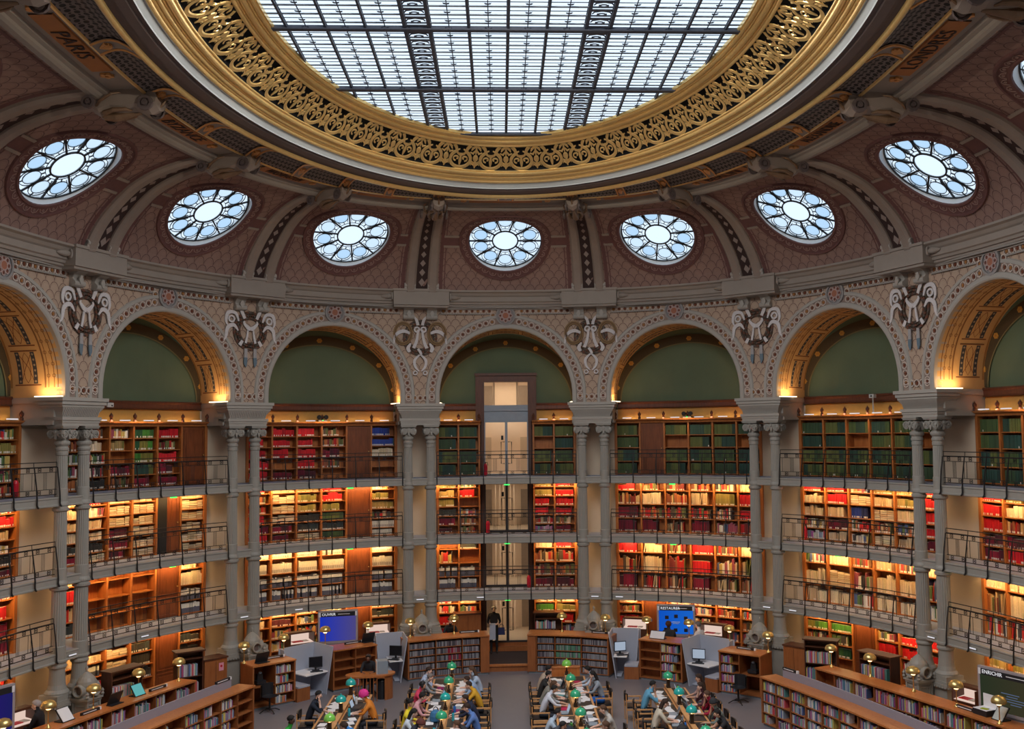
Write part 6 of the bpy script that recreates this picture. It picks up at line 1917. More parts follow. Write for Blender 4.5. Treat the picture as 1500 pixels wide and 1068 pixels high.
# ------------------------------------------------------------------ people
_mc = {}
def cmat(c, rough=.8):
    k = tuple(round(v, 3) for v in c)
    if k not in _mc:
        _mc[k] = plain('cloth_%d' % len(_mc), c, rough, 0, .14, 25)
    return _mc[k]
_sk = {}
def skin(c):
    k = tuple(c)
    if k not in _sk: _sk[k] = plain('skin_%d' % len(_sk), c, .5, 0, .06, 12)
    return _sk[k]
def limb_fingers(J, E, side, palm, d, n, spread):
    """five bent fingers from the palm: d = pointing direction, n = palm normal (curl side), spread = sideways direction"""
    d = Vector(d).normalized(); n = Vector(n).normalized(); s = Vector(spread).normalized(); p = Vector(J[palm][0])
    for i, (off, L) in enumerate(((-.030, .062), (-.010, .075), (.010, .078), (.029, .068))):
        a = p + s * off + d * .035; b = a + d * L * .55 + n * .006; c = b + d * L * .45 + n * .022
        for q, (pt, r) in enumerate(((a, .0105), (b, .0095), (c, .0075))): J['f%s%d%d' % (side, i, q)] = (tuple(pt), r, 0)
        E += [(palm, 'f%s%d0' % (side, i)), ('f%s%d0' % (side, i), 'f%s%d1' % (side, i)), ('f%s%d1' % (side, i), 'f%s%d2' % (side, i))]
    sg = -1 if side == 'l' else 1
    a = p - s * .034 * 1 - d * .012; b = a - s * .022 + d * .03 + n * .01; c = b + d * .028 + n * .008
    for q, (pt, r) in enumerate(((a, .013), (b, .0115), (c, .009))): J['t%s%d' % (side, q)] = (tuple(pt), r, 0)
    E += [(palm, 't%s0' % side), ('t%s0' % side, 't%s1' % side), ('t%s1' % side, 't%s2' % side)]
def body(name, P):
    """P: joint -> (position, radius, region); region 0 skin 1 top 2 trousers 3 shoes 4 forearm"""
    J = dict(P); E = [('pelvis', 'waist'), ('waist', 'chest'), ('chest', 'neckbase'), ('neckbase', 'neck'), ('neck', 'head'), ('head', 'crown'), ('head', 'nose')]
    for s in 'lr':
        E += [('chest', 'sh' + s), ('sh' + s, 'el' + s), ('el' + s, 'wr' + s), ('wr' + s, 'pa' + s), ('pelvis', 'hi' + s), ('hi' + s, 'kn' + s), ('kn' + s, 'an' + s), ('an' + s, 'to' + s)]
        w, p = Vector(J['wr' + s][0]), Vector(J['pa' + s][0]); d = (p - w).normalized()
        dn = Vector((0, 0, -1)) if abs(d.z) < .6 else Vector((0, -1 if d.z > 0 else 1, 0))
        sp = d.cross(dn).normalized(); 
        if (sp.x > 0) == (s == 'r'): sp = -sp
        sp = -sp if s == 'l' else sp
        limb_fingers(J, E, s, 'pa' + s, d, dn, sp if s == 'r' else sp)
    names = list(J); ix = {n: i for i, n in enumerate(names)}
    me = bpy.data.meshes.new(name + '_skel'); me.from_pydata([J[n][0] for n in names], [(ix[a], ix[b]) for a, b in E], [])
    o = bpy.data.objects.new(name + '_tmp', me); COL.objects.link(o)
    sm = o.modifiers.new('s', 'SKIN'); 
    sv = me.skin_vertices[0].data if me.skin_vertices else None
    if sv is None:
        bpy.context.view_layer.objects.active = o; o.select_set(True); bpy.ops.mesh.customdata_skin_add(); sv = me.skin_vertices[0].data
    for n in names:
        r = J[n][1]; sv[ix[n]].radius = r if isinstance(r, tuple) else (r, r)
    sv[ix['pelvis']].use_root = True
    sb = o.modifiers.new('d', 'SUBSURF'); sb.levels = 1; sb.render_levels = 1
    dg = bpy.context.evaluated_depsgraph_get(); ev = o.evaluated_get(dg)
    out = bpy.data.meshes.new_from_object(ev); out.name = name
    bpy.data.objects.remove(o)
    # regions by the nearest bone
    segs = []
    for a, b in E:
        A, B = np.array(J[a][0]), np.array(J[b][0]); segs.append((A, B, J[a][2], J[b][2], (J[a][1] if not isinstance(J[a][1], tuple) else J[a][1][0])))
    cen = np.zeros(len(out.polygons) * 3); out.polygons.foreach_get('center', cen); cen = cen.reshape(-1, 3)
    best = np.full(len(cen), 9e9); reg = np.zeros(len(cen), int)
    for A, B, ra, rb_, rad in segs:
        ab = B - A; t = np.clip(((cen - A) @ ab) / (ab @ ab + 1e-12), 0, 1); dd = np.linalg.norm(cen - (A + t[:, None] * ab), axis=1) - rad * .6
        m = dd < best; best[m] = dd[m]; reg[m] = np.where(t[m] < .5, ra, rb_)
    for _ in range(5): out.materials.append(M['black_plastic'])
    out.polygons.foreach_set('material_index', reg.astype(np.int32)); out.polygons.foreach_set('use_smooth', [True] * len(out.polygons))
    return out
def seated(lean=.18, head=(.20, .27), arms='write', wide=1.0):
    c = (0, lean, .955); nb = (0, lean + .08, 1.10)
    hy, hz = nb[1] + head[0] * .5, 1.10 + head[1] * .48
    P = {'pelvis': ((0, 0, .57), (.17, .13), 2), 'waist': ((0, lean * .4, .73), (.145, .11), 1), 'chest': (c, (.165, .12), 1), 'neckbase': (nb, .075, 1), 'neck': ((0, nb[1] + .03, 1.145), .052, 0),
         'head': ((0, hy, hz), (.076, .088), 0), 'crown': ((0, hy + .02, hz + .085), (.07, .082), 0), 'nose': ((0, hy + .105, hz - .012), .014, 0)}
    for s, sg in (('l', -1), ('r', 1)):
        P['sh' + s] = ((sg * .165 * wide, lean + .02, 1.045), .068, 1); P['hi' + s] = ((sg * .095, .03, .55), .095, 2); P['kn' + s] = ((sg * .12, .44, .53), .068, 2); P['an' + s] = ((sg * .12, .40, .11), .042, 2); P['to' + s] = ((sg * .13, .55, .045), .036, 3)
        a = arms
        if arms == 'chin' : a = 'up' if sg > 0 else 'write'
        if a == 'write': el, wr, pa = (sg * .24, lean + .17, .82), (sg * .11, lean + .36, .79), (sg * .085, lean + .43, .785)
        elif a == 'reach': el, wr, pa = (sg * .22, lean + .22, .84), (sg * .13, lean + .46, .80), (sg * .11, lean + .54, .79)
        elif a == 'phone': el, wr, pa = (sg * .22, lean + .16, .84), (sg * .06, lean + .33, .90), (sg * .035, lean + .38, .94)
        else: el, wr, pa = (sg * .17, lean + .26, .81), (sg * .085, hy + .05, hz - .20), (sg * .075, hy + .04, hz - .12)
        P['el' + s] = (el, .045, 4); P['wr' + s] = (wr, .030, 4 if False else 0); P['pa' + s] = (pa, (.034, .02), 0)
        P['el' + s] = (el, .045, 4)
    return body('seated_person', P), (hy, hz)
def standing(arms='down', lean=.0):
    P = {'pelvis': ((0, 0, .92), (.16, .12), 2), 'waist': ((0, .01 + lean * .3, 1.08), (.14, .105), 1), 'chest': ((0, lean, 1.30), (.165, .12), 1), 'neckbase': ((0, lean + .02, 1.44), .07, 1), 'neck': ((0, lean + .035, 1.49), .052, 0),
         'head': ((0, lean + .06, 1.57), (.076, .088), 0), 'crown': ((0, lean + .055, 1.66), (.07, .082), 0), 'nose': ((0, lean + .165, 1.56), .014, 0)}
    for s, sg in (('l', -1), ('r', 1)):
        P['sh' + s] = ((sg * .165, lean, 1.38), .068, 1); P['hi' + s] = ((sg * .09, 0, .88), .095, 2); P['kn' + s] = ((sg * .10, .02 + (.06 if sg > 0 else 0), .48), .062, 2); P['an' + s] = ((sg * .10, -.01 if sg < 0 else .05, .09), .042, 2); P['to' + s] = ((sg * .12, .14 if sg < 0 else .20, .04), .035, 3)
        if arms == 'down': el, wr, pa = (sg * .23, -.02, 1.12), (sg * .24, .06, .90), (sg * .235, .08, .82)
        elif arms == 'hold': el, wr, pa = (sg * .23, .02, 1.12), (sg * .10, .20, 1.08), (sg * .05, .22, 1.07)
        else: el, wr, pa = (sg * .22, lean + .10, 1.14), (sg * .15, lean + .34, 1.16), (sg * .13, lean + .42, 1.16)
        P['el' + s] = (el, .045, 4); P['wr' + s] = (wr, .030, 0); P['pa' + s] = (pa, (.034, .02), 0)
    return body('standing_person', P), (lean + .06, 1.57)
BOD = {'write': seated(), 'low': seated(.24, (.24, .10), 'write'), 'chin': seated(.16, (.16, .30), 'chin'), 'reach': seated(.22, (.22, .22), 'reach'), 'up': seated(.08, (.10, .38), 'write'), 'phone': seated(.10, (.16, .28), 'phone'),
       'stand': standing('hold'), 'back': standing('fwd', .05)}
# hair and hats in head space (origin = middle of the head, facing +y)
def hair_mesh(kind):
    g = G(); n = 14
    def shell(r0, zlo, front, back, rx=1.0, ex=1.0):
        P = []
        for i in range(8):
            t = i / 7
            row = []
            for j in range(n):
                a = 2 * PI * j / n; fy = math.sin(a)
                lo = front + (back - front) * (1 - fy) / 2         # lower edge: high at the face, low at the nape
                el = PI / 2 - t * (PI / 2 - lo)
                r = r0 * (1 + .035 * math.sin(j * 2.3 + i * 1.7)); row.append((r * rx * math.cos(el) * math.cos(a), r * 1.12 * math.cos(el) * math.sin(a) - .008, .055 + r * ex * math.sin(el)))
            P.append(row)
        g.grid(P, closed_v=True)
    if kind == 'short': shell(.091, 0, .62, -.75)
    elif kind == 'bob': shell(.098, 0, .62, -.95, 1.02, 1.0)
    elif kind == 'long':
        shell(.095, 0, .62, -.8)
        P = []
        for i in range(6):
            t = i / 5; P.append([((.085 + .02 * t) * math.cos(a), -.065 - .05 * math.sin(t * 2) + (.055 * math.sin(a)), .06 - .34 * t) for a in np.linspace(PI * .0, PI * 2, 10)[:-1]])
        g.grid(P, closed_v=True); g.poly(list(reversed(P[-1]))); g.poly(P[0])
    elif kind == 'bun':
        shell(.091, 0, .62, -.75); g.lathe(lambda u, o, z: (u, -.11 + z, .10 + o), [(.0, -.045), (.04, -.03), (.048, 0), (.03, .04), (0, .05)], 10)
    elif kind == 'beanie':
        shell(.102, 0, .30, -.35, 1.0, 1.15)
        g.lathe(lambda u, o, z: (u, -.01 + o * 1.1, z), [(.108, .03), (.116, .04), (.116, .075), (.108, .085)], 14, cap=False)
    elif kind == 'knit':
        P = []
        for i in range(9):
            el = PI / 2 - i / 8 * 2.0
            P.append([(rr * math.cos(el) * math.cos(a), rr * 1.05 * math.cos(el) * math.sin(a) - .01, .07 + rr * math.sin(el)) for a, rr in ((2 * PI * j / 18, .138 + .010 * math.sin(5 * j + 3.1 * i)) for j in range(18))])
        g.grid(P, closed_v=True)
    elif kind == 'phones':
        shell(.091, 0, .62, -.75)
    return g.mesh('hair', M['black_plastic'], None, smooth=True)
HAIR = {k: hair_mesh(k) for k in ('short', 'bob', 'long', 'bun', 'beanie', 'knit', 'phones')}
g = G()
for sg in (-1, 1):
    g.lathe(lambda u, o, z: (sg * .032 + u, .083 + z, .022 + o), [(.012, 0), (.010, .006), (.0, .009)], 8, cap=False)
eye_me = g.mesh('eyes', M['black_plastic'])
g = G()
for sg in (-1, 1): g.lathe(lambda u, o, z: (sg * (.076 + z), -.005 + u * .7, .01 + o), [(.03, 0), (.032, .008), (.015, .014), (0, .014)], 8, cap=False)
ear_me = g.mesh('ears', M['black_plastic'], None, smooth=True)
g = G(); g.lathe(lambda u, o, z: (u, .082 + z, -.050 + o * .3), [(.022, 0), (.018, .006), (0, .008)], 8, cap=False); mouth_me = g.mesh('mouth', M['black_plastic'])
LIP = cmat((.35, .10, .09), .5)
SK = {'fair': (.74, .46, .36), 'tan': (.55, .31, .21), 'brown': (.22, .10, .06), 'dark': (.07, .032, .022)}
def person(x, y, face, pose, label, top, hair, hairc, skin_='fair', trousers=(.03, .035, .05), sleeves=True, shoes=(.02, .02, .02), z=0.0, scale=1.0, turn=0.0, pitch=.45):
    me, (hy, hz) = BOD[pose]
    seatd = pose not in ('stand', 'back')
    o = bpy.data.objects.new('person', me); COL.objects.link(o); o.location = (x, y, z); o.rotation_euler = (0, 0, face - PI / 2); o.scale = (scale,) * 3
    MW[o.name] = Matrix.Translation((x, y, z)) @ Matrix.Rotation(face - PI / 2, 4, 'Z')
    sm = skin(SK[skin_])
    for s, m in zip(o.material_slots, (sm, cmat(top), cmat(trousers), cmat(shoes, .4), cmat(top) if sleeves else sm)): s.link = 'OBJECT'; s.material = m
    tag(o, label, 'person', 'readers at the tables' if seatd else None)
    pt = -.16 if seatd else 0.0
    for nm, mm, mat in (('hair' if hair not in ('beanie', 'knit') else 'hat', HAIR[hair], cmat(hairc)), ('eyes', eye_me, M['black_plastic']), ('ears', ear_me, sm), ('mouth', mouth_me, LIP)):
        c = bpy.data.objects.new(nm, mm); COL.objects.link(c); c.parent = o; c.location = (0, hy, hz); c.rotation_euler = (pt if nm in ('hair', 'hat', 'ears') else pt * .25, 0, 0)
        c.material_slots[0].link = 'OBJECT'; c.material_slots[0].material = mat
    if hair == 'phones':
        g = G(); g.tube([(.10 * math.cos(a), -.01, .05 + .115 * math.sin(a)) for a in np.linspace(0, PI, 9)], .013, 6)
        for sg in (-1, 1): g.lathe(lambda u, v, w: (sg * (.085 + w), u - .005, .02 + v), [(.04, 0), (.042, .03), (.02, .035)], 10)
        c = bpy.data.objects.new('headphones', g.mesh('headphones', M['black_plastic'])); COL.objects.link(c); c.parent = o; c.location = (0, hy, hz); c.rotation_euler = (pt, 0, 0)
    return o
RT, LT = 0.0, PI                                 # facing right, facing left
seat_taken = []
def chair_label(s):
    return 'beech armchair of the ' + ' '.join(s.split(',')[0].split()[:9]) + (', ' + s.split(', ')[-1] if len(s.split(',')[0].split()) < 6 else '')
def sit(tab, side, hy_, pose, label, *a, dx=0.0, **k):
    """side -1: left of the table, facing right"""
    x = TAB[tab][0] + side * (.97 + dx)
    seat_taken.append((tab, side, hy_))
    person(x, hy_, RT if side < 0 else LT, pose, label, *a, **k)
    put_chair(x - side * .02, hy_, R8(90) if side < 0 else R8(-90), chair_label(label))
BLK, DBR, BRN = (.012, .010, .010), (.035, .018, .012), (.09, .045, .025)
sit(2, -1, 12.05, 'chin', 'reader in pale blue shirt, hand to face, far left seat of the second table', (.40, .48, .66), 'short', DBR)
sit(2, -1, 11.35, 'reach', 'man with cropped grey hair in a grey sweater, left side of the second table', (.24, .25, .27), 'short', (.20, .17, .16))
sit(2, -1, 10.30, 'phone', 'reader with black headphones in a red and white top, left side of the second table', (.62, .05, .12), 'phones', BLK, 'tan')
sit(2, -1, 9.05, 'write', 'reader in a pink top with black hair, left side of the second table', (.62, .32, .36), 'bob', BLK)
sit(2, -1, 8.25, 'up', 'woman in a bright yellow top looking up, left side of the second table', (.78, .62, .03), 'bun', BLK, 'tan', dx=.1)
sit(2, -1, 7.45, 'write', 'woman with long black hair in pale blue, near left seat of the second table', (.55, .62, .70), 'long', BLK, dx=.1)
sit(2, -1, 6.75, 'low', 'reader in a maroon beanie and dark jacket, nearest left seat of the second table', (.02, .025, .04), 'beanie', (.12, .035, .03), dx=-.05)
sit(2, 1, 11.95, 'chin', 'woman with loose brown hair in light blue, far right seat of the second table', (.42, .52, .68), 'long', BRN)
sit(2, 1, 11.15, 'low', 'reader with dark brown hair in blue, right side of the second table', (.30, .42, .62), 'short', DBR)
sit(2, 1, 10.30, 'reach', 'man in a mustard yellow jacket, right side of the second table', (.66, .36, .03), 'short', DBR, dx=.05)
sit(2, 1, 8.85, 'reach', 'reader in a navy jumper bending over papers, right side of the second table', (.015, .02, .05), 'short', DBR)
sit(2, 1, 7.85, 'write', 'man in a cornflower blue jumper, right side of the second table', (.10, .20, .50), 'short', DBR, dx=.03)
sit(2, 1, 6.60, 'low', 'reader in a black jacket over a grey top, nearest right seat of the second table', (.03, .03, .035), 'short', BRN, dx=-.1)
sit(3, -1, 11.95, 'write', 'reader with dark hair in a beige top, far left seat of the third table', (.42, .33, .26), 'bob', BLK)
sit(3, -1, 11.20, 'chin', 'reader in black with chin on the hand, left side of the third table', (.02, .02, .022), 'short', BLK)
sit(3, -1, 10.40, 'low', 'girl with long brown hair in grey, left side of the third table', (.20, .20, .18), 'long', BRN)
sit(3, -1, 9.65, 'reach', 'man in a white shirt writing, left side of the third table', (.62, .66, .76), 'short', BLK, 'tan')
sit(3, -1, 7.15, 'write', 'reader with black hair in a blue patterned top, left side of the third table', (.40, .50, .62), 'short', BLK)
sit(3, -1, 6.3, 'low', 'reader with short black hair, nearest left seat of the third table', (.05, .06, .08), 'short', BLK, 'tan')
sit(3, 1, 11.85, 'reach', 'reader with black hair in a pale blue shirt, far right seat of the third table', (.48, .56, .70), 'bob', BLK)
sit(3, 1, 11.05, 'chin', 'woman in a grey sweater with a bright blue jacket, right side of the third table', (.26, .30, .36), 'long', BLK, trousers=(.02, .16, .60))
sit(3, 1, 7.40, 'write', 'reader with brown hair in a pale grey top, right side of the third table', (.46, .44, .42), 'short', BRN, dx=-.02)
sit(3, 1, 6.2, 'low', 'reader with curly brown hair, nearest right seat of the third table', (.12, .09, .07), 'bob', BRN)
sit(4, -1, 9.75, 'chin', 'man in a sky blue sweater leaning on his hand, left side of the rightmost table', (.12, .36, .56), 'short', BLK, 'tan')
sit(4, -1, 7.85, 'write', 'woman with long dark hair in a cream striped sweater, left side of the rightmost table', (.60, .54, .44), 'long', DBR)
sit(4, 1, 10.25, 'up', 'woman with dark hair facing the lamps, far right seat of the rightmost table', (.42, .25, .22), 'long', DBR, 'tan')
sit(4, 1, 9.45, 'chin', 'woman in a dark maroon top, hand at the cheek, right side of the rightmost table', (.10, .03, .045), 'long', DBR)
sit(4, 1, 8.55, 'chin', 'woman with fair brown hair in crimson, right side of the rightmost table', (.36, .015, .05), 'short', BRN, 'tan')
sit(4, 1, 7.70, 'chin', 'reader in a grey green scarf and dark cap, right side of the rightmost table', (.16, .19, .18), 'beanie', (.03, .03, .035), 'tan')
sit(4, 1, 6.85, 'reach', 'bearded man in a black T-shirt, nearest right seat of the rightmost table', (.02, .02, .024), 'short', BLK, 'tan', sleeves=False)
sit(1, -1, 9.45, 'chin', 'person in a dark navy jacket leaning on one hand, left side of the leftmost table', (.012, .018, .035), 'short', BLK)
sit(1, 1, 9.30, 'write', 'person in a bright pink knitted hat and orange jacket, right side of the leftmost table', (.72, .24, .03), 'knit', (.72, .04, .28))
sit(1, -1, 6.9, 'up', 'man with cropped black hair in a green top, at the bottom edge left', (.03, .38, .05), 'short', BLK, 'dark', dx=.12)
sit(1, 1, 6.65, 'low', 'person with dark hair and a bright blue hood, nearest right seat of the leftmost table', (.05, .24, .62), 'bob', DBR, dx=-.05)
put_chair(3.62, 10.72, R8(90), 'empty beech armchair with black back, left side of the rightmost table')
put_chair(3.70, 8.85, R8(90), 'empty beech armchair pushed in, left side of the rightmost table'); put_chair(.80, 8.4, R8(90), 'empty beech armchair, left side of the third table')
put_chair(.82, 10.95 - 4.5 + 1.0, R8(88), 'empty beech armchair near the front, left side of the third table') if False else None
person(-.52, 19.02, -PI / 2, 'stand', 'white-haired woman in black walking down the carpeted steps with a bag', (.015, .014, .018), 'bob', (.92, .88, .82), trousers=(.012, .012, .014), z=.25, scale=1.02)
person(-2.08, 17.95, -PI / 2, 'up', 'librarian with fair brown hair seated behind the disc counter left of the steps', (.02, .02, .024), 'bob', (.22, .12, .06), z=.42)
person(-4.55, 14.42, -PI / 2, 'write', 'member of staff in a dark suit with pink tie at the oval desk', (.02, .022, .03), 'short', (.05, .035, .03), 'brown')
person(6.62, 15.66, 2.3, 'back', 'visitor in a white shirt standing at the display case, seen from behind', (.66, .64, .66), 'short', (.12, .11, .12), scale=1.1)
person(5.58, 16.02, PI / 2, 'back', 'visitor with dark reddish hair standing before the RESTAURER screen', (.02, .02, .024), 'bob', (.06, .022, .012), scale=1.08)
person(-11.75, 7.0, PI * 1.02, 'back', 'grey-haired man in black leaning over the display case at the left', (.012, .012, .018), 'short', (.34, .30, .30), scale=1.12)
# things carried
g = G(); f = Fr(-.52, 19.02 - .24, 1, 0, .25)
r = empty('coat', f, 'grey coat over the arm of the white-haired woman', 'coat'); g.grid([[f(u, .02 + .04 * math.sin(3 * u), z) for z in (.55, .8, 1.08, 1.12)] for u in (-.16, -.05, .06)]); g.grid([[f(u, .06 + .04 * math.sin(3 * u), z) for z in (.55, .8, 1.08, 1.12)] for u in (-.16, -.05, .06)]); g.build('cloth', M['carrel'], r)
g = G(); g.grid([[f(u, .08, 1.12), f(u, -.04, 1.14)] for u in (-.16, -.05, .06)]); g.build('fold', M['carrel'], r)
f = Fr(-.24, 18.9, 1, 0, .25); r = empty('handbag', f, 'dark blue handbag held by the white-haired woman', 'bag'); g = G(); g.box(f, -.13, .13, -.06, .06, .70, .96, taper=.015); g.build('body', cmat((.02, .025, .09)), r); g = G(); g.tube([f(.09 * math.cos(a), 0, .95 + .14 * math.sin(a)) for a in np.linspace(0, PI, 8)], .01, 5); g.build('strap', cmat((.02, .025, .09)), r)
# swivel chairs in the niches
def swivel(x, y, rot, label):
    F = Fr(x, y, math.cos(rot), math.sin(rot)); r = empty('swivel_chair', F, label, 'chair', 'black swivel chairs')
    g = G(); g.lathe(F, [(.03, .06), (.03, .42)], 8); g.build('stem', M['black_iron'], r)
    for i in range(4):
        a = i * PI / 2 + .4; g = G(); g.tube([F(0, 0, .10), F(.18 * math.cos(a), .18 * math.sin(a), .09), F(.33 * math.cos(a), .33 * math.sin(a), .02)], .016, 5); g.build('foot', M['black_iron'], r)
    g = G(); g.grid([[F(.25 * q * math.cos(a), .25 * q * math.sin(a), .44 + .05 * q * q) for q in (0.01, .5, .9, 1.0)] for a in np.linspace(0, 2 * PI, 17)[:-1]], closed_u=True); g.build('seat', M['black_plastic'], r)
    g = G()
    for t in (0, .03): g.grid([[F((.25 + t) * math.cos(a), (.25 + t) * math.sin(a), z) for z in (.47, .62, .84)] for a in np.linspace(R8(20), R8(160), 9)])
    g.grid([[F((.25 + t) * math.cos(a), (.25 + t) * math.sin(a), .84) for t in (0, .03)] for a in np.linspace(R8(20), R8(160), 9)]); g.build('shell_back', M['black_plastic'], r)
swivel(-4.55, 14.42, PI / 2 * 0, 'black swivel chair of the member of staff at the oval desk'); swivel(7.10, 12.35, R8(120), 'black swivel chair at the niche of the right end counter'); swivel(-7.35, 12.55, R8(-120), 'black swivel chair at the niche of the left end counter')
def small_pc(F, label):
    r = empty('microfilm_reader', F, label, 'device', 'niche devices'); g = G(); g.box(F, -.15, .15, -.15, .12, 0, .10); g.box(F, -.10, .10, -.12, .02, .10, .30, taper=.02); g.build('body', M['black_plastic'], r)
    g = G(); g.lathe(F, [(.05, .30), (.06, .34), (.03, .36)], 10); g.build('head', M['steel_grey'], r)
small_pc(cF(c3, 1, -.3, .73), 'small dark reading device in the niche of the right end counter'); small_pc(cF(mir(c3), 0, -.3, .73), 'small dark reading device in the niche of the left end counter')
# ------------------------------------------------------------------ things on the counters
def laptop_like(F, label, w, h, lean, face, cat='stand', back=True):
    r = empty('book_stand', F, label, cat)
    ca, sa = math.cos(lean), math.sin(lean)
    mp = lambda x, y, hh: F(x, .06 - y * ca * 1.0 * (1 if not back else 1) + hh * sa, y * sa + hh * ca)
    def plate(u0, u1, v0, v1, h0, h1): 
        g = G(); P = [[mp(u, v, hh) for hh in (h0, h1)] for u, v in ((u0, v0), (u1, v0), (u1, v1), (u0, v1))]; g.grid(P, closed_u=True); g.poly([p[1] for p in P]); g.poly([p[0] for p in reversed(P)]); return g
    plate(-w / 2, w / 2, 0, h, -.025, 0).build('back_board', M['black_plastic'], r)
    if face: plate(-w / 2 + .02, w / 2 - .02, .02, h - .02, .001, .006).build('page', face, r)
    g = G(); g.box(F, -w / 2, w / 2, -h * ca * .9, .06, 0, .02); g.build('foot', M['black_plastic'], r)
    return r
laptop_like(cF(mir(c3), 0, -.30, 1.362, .05).turned(PI + .1), 'black slanted book stand seen from behind, left end counter of the far arc', .44, .36, 1.15, None)
laptop_like(cF(mir(c2), 1, -.50, 1.362, .32).turned(PI), 'black slanted book stand seen from behind, counter behind the staff desk', .44, .36, 1.15, None)
laptop_like(cF(c2, 0, -.30, 1.362, .15), 'open picture book on a stand, counter between the right carrels', .56, .30, 1.0, M['paper'])
laptop_like(cF(rcp, 7, -.30, 1.362, .1), 'tilted tablet with a pale drawing on the lower right lamp counter', .34, .40, .9, cmat((.42, .46, .46)))
laptop_like(cF(lr_p, 6, -.30, 1.362, .1), 'tilted tablet with a turquoise and green picture, left lamp counter', .40, .36, 1.0, emit('map_screen', (.14, .50, .50), .8))
laptop_like(cF(lr_p, 3, -.30, 1.362, .1), 'slanted display with a brochure, left lamp counter near the man in black', .40, .40, .9, M['paper'])
laptop_like(cF(lr_p, 5, -.3, 1.362).turned(PI), 'black slanted book stand seen from behind, left lamp counter', .44, .36, 1.15, None)
fB = cF(rcp, 6, -.34, 1.362, .5)
r = empty('lectern_box', fB, 'open pale display box with a green booklet on the lower right lamp counter', 'box'); g = G(); g.box(fB, -.22, .22, -.24, .12, 0, .14); g.build('case', M['black_plastic'], r); g = G(); g.box(fB, -.21, .21, -.26, -.24, .14, .46); g.box(fB, -.21, .21, -.24, .12, .14, .15); g.build('lining', M['paper'], r)
b = bpy.data.objects.new('booklet', unit_box(M['objcol'])); COL.objects.link(b); b.location = fB(.05, 0, .158); b.rotation_euler = (0, 0, fB.rot() + .3); b.scale = (.18, .13, .012); b.color = (.42, .48, .03, 1); tag(b, 'lime green booklet in the open pale display box', 'booklet')
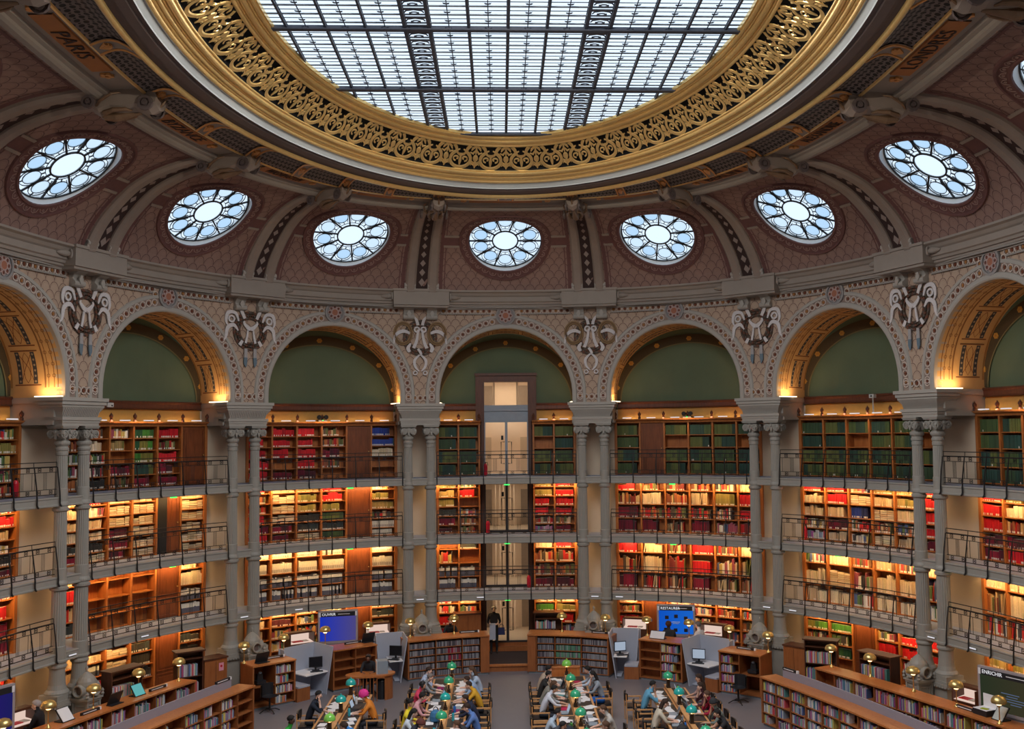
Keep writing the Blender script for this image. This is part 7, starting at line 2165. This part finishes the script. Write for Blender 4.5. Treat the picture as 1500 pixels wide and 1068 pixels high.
# ------------------------------------------------------------------ things on the reading tables
g = G(); g.box(IDF, -.105, .105, -.148, .148, 0, .002); sheet_me = g.mesh('sheet', M['paper'])
_nl = {}
def uniq(s):
    _nl[s] = _nl.get(s, 0) + 1
    return s if _nl[s] == 1 else ordinal(_nl[s]) + ' ' + s
def slot_name(i, sd, y): 
    n = min(range(len(LY)), key=lambda q: abs(LY[q] - y)); 
    off = 0 if TAB[i][2] > 12.9 else 1
    return '%s side of the %s, near its %s lamp' % ('left' if sd < 0 else 'right', TN[i], ORD[max(0, n - off)])
RNG2 = random.Random(5)
for i in TAB:
    for sd in (-1, 1):
        y = TAB[i][2] - .5
        while y > 6.3:
            x = TAB[i][0] + sd * (.27 + .1 * RNG2.random()); q = RNG2.random(); rot = RNG2.uniform(-.5, .5); nm = slot_name(i, sd, y)
            if q < .34:
                for j in range(RNG2.randint(1, 2)):
                    o = bpy.data.objects.new('sheet_of_paper', sheet_me); COL.objects.link(o); o.location = (x + .12 * j * sd, y + .10 * j, .750 + .0025 * j); o.rotation_euler = (0, 0, rot + .4 * j); tag(o, uniq('white sheet of paper, ' + nm), 'paper', 'sheets of paper on the tables')
            elif q < .60:
                F = Fr(x, y, 0, sd * 1.0, .7485).turned(rot * .3); r = empty('laptop', F, uniq('open %s laptop, %s' % (('black', 'grey')[int(q * 100) % 2], nm)), 'laptop', 'laptops on the tables')
                mt = M['black_plastic'] if int(q * 100) % 2 == 0 else M['steel_grey']
                g = G(); g.box(F, -.16, .16, -.11, .11, 0, .014); g.build('keyboard_base', mt, r)
                g = G(); P = [[F(u, o, z) for o, z in ((-.11, .014), (-.18, .21), (-.19, .21), (-.122, .014))] for u in (-.16, .16)]; g.grid(P, closed_v=True); g.poly(P[0]); g.poly(list(reversed(P[1]))); l = g.build('lid', mt, r)
                g = G(); g.quad(F(-.15, -.112, .03), F(.15, -.112, .03), F(.15, -.174, .20), F(-.15, -.174, .20)); g.build('display', M['screen_lit'] if RNG2.random() < .4 else M['screen_dark'], l)
            elif q < .82:
                F = Fr(x, y, 0, sd * 1.0, .7485).turned(rot); c = RNG2.choice([(.02, .02, .03), (.45, .02, .08), (.03, .20, .45), (.62, .60, .58), (.25, .02, .12), (.10, .30, .34)])
                r = empty('open_book' if RNG2.random() < .4 else 'notebook', F, uniq('%s notebook, %s' % ({(.02, .02, .03): 'black', (.45, .02, .08): 'red', (.03, .20, .45): 'blue', (.62, .60, .58): 'white', (.25, .02, .12): 'wine red', (.10, .30, .34): 'teal'}[c], nm)), 'notebook', 'notebooks on the tables')
                g = G(); g.box(F, -.15, .15, -.10, .10, 0, .012); g.build('cover', cmat(c), r); g = G(); g.box(F, -.145, .145, -.095, .105, .012, .022); g.build('pages', M['paper'] if RNG2.random() < .6 else cmat(c), r)
            elif q < .92:
                F = Fr(x + .1 * sd * -1, y + .12, 1, 0, .7485); c = RNG2.choice([((.70, .72, .74), 'white'), ((.03, .16, .55), 'blue'), ((.10, .45, .10), 'green'), ((.05, .40, .50), 'turquoise')])
                r = empty('bottle', F, uniq('%s water bottle, %s' % (c[1], nm)), 'bottle', 'bottles on the tables'); g = G(); g.lathe(F, [(.035, 0), (.037, .02), (.037, .17), (.028, .20), (.018, .215)], 12); g.build('body', cmat(c[0], .3), r); g = G(); g.lathe(F, [(.02, .213), (.022, .24), (.015, .25)], 10); g.build('cap', M['black_plastic'], r)
            y -= RNG2.uniform(.25, .40)
def bag(x, y, z, c, label):
    F = Fr(x, y, 1, 0, z); r = empty('bag', F, label, 'bag'); g = G(); g.lathe(F, [(.10, 0), (.15, .05), (.16, .16), (.13, .26), (.05, .32), (0, .33)], 10); g.build('body', cmat(c), r); g = G(); g.tube([F(.06 * math.cos(a), -.05, .30 + .08 * math.sin(a)) for a in np.linspace(0, PI, 7)], .012, 5); g.build('strap', M['black_plastic'], r)
bag(-2.02, 8.42, .749, (.04, .16, .34), 'blue cloth bag on the second table beside the near lamp'); bag(1.45, 6.65, .749, (.02, .03, .045), 'black rounded bag at the near end of the third table')
bag(-3.05, 9.7, 0, (.02, .03, .05), 'dark blue backpack on the floor left of the second table'); bag(4.30, 6.55, .749, (.03, .03, .035), 'black bag at the near left of the rightmost table')
f = Fr(1.80, 13.45, 1, 0); r = empty('end_rack', f, 'low oak rack at the far end of the third table', 'rack'); g = G(); g.box(f, -.45, .45, -.12, .12, .0, .95); g.build('body', M['wood_top'], r); g = G(); g.box(f, -.47, .47, -.14, .14, .95, .98); g.build('top', M['wood_counter'], r)
# ------------------------------------------------------------------ the mass of volumes
wb_ = wallbooks.build('bound_volumes', M['books'], kind='stuff')
tag(wb_, 'thousands of bound volumes filling the oak wall bookcases', 'books', kind='stuff')
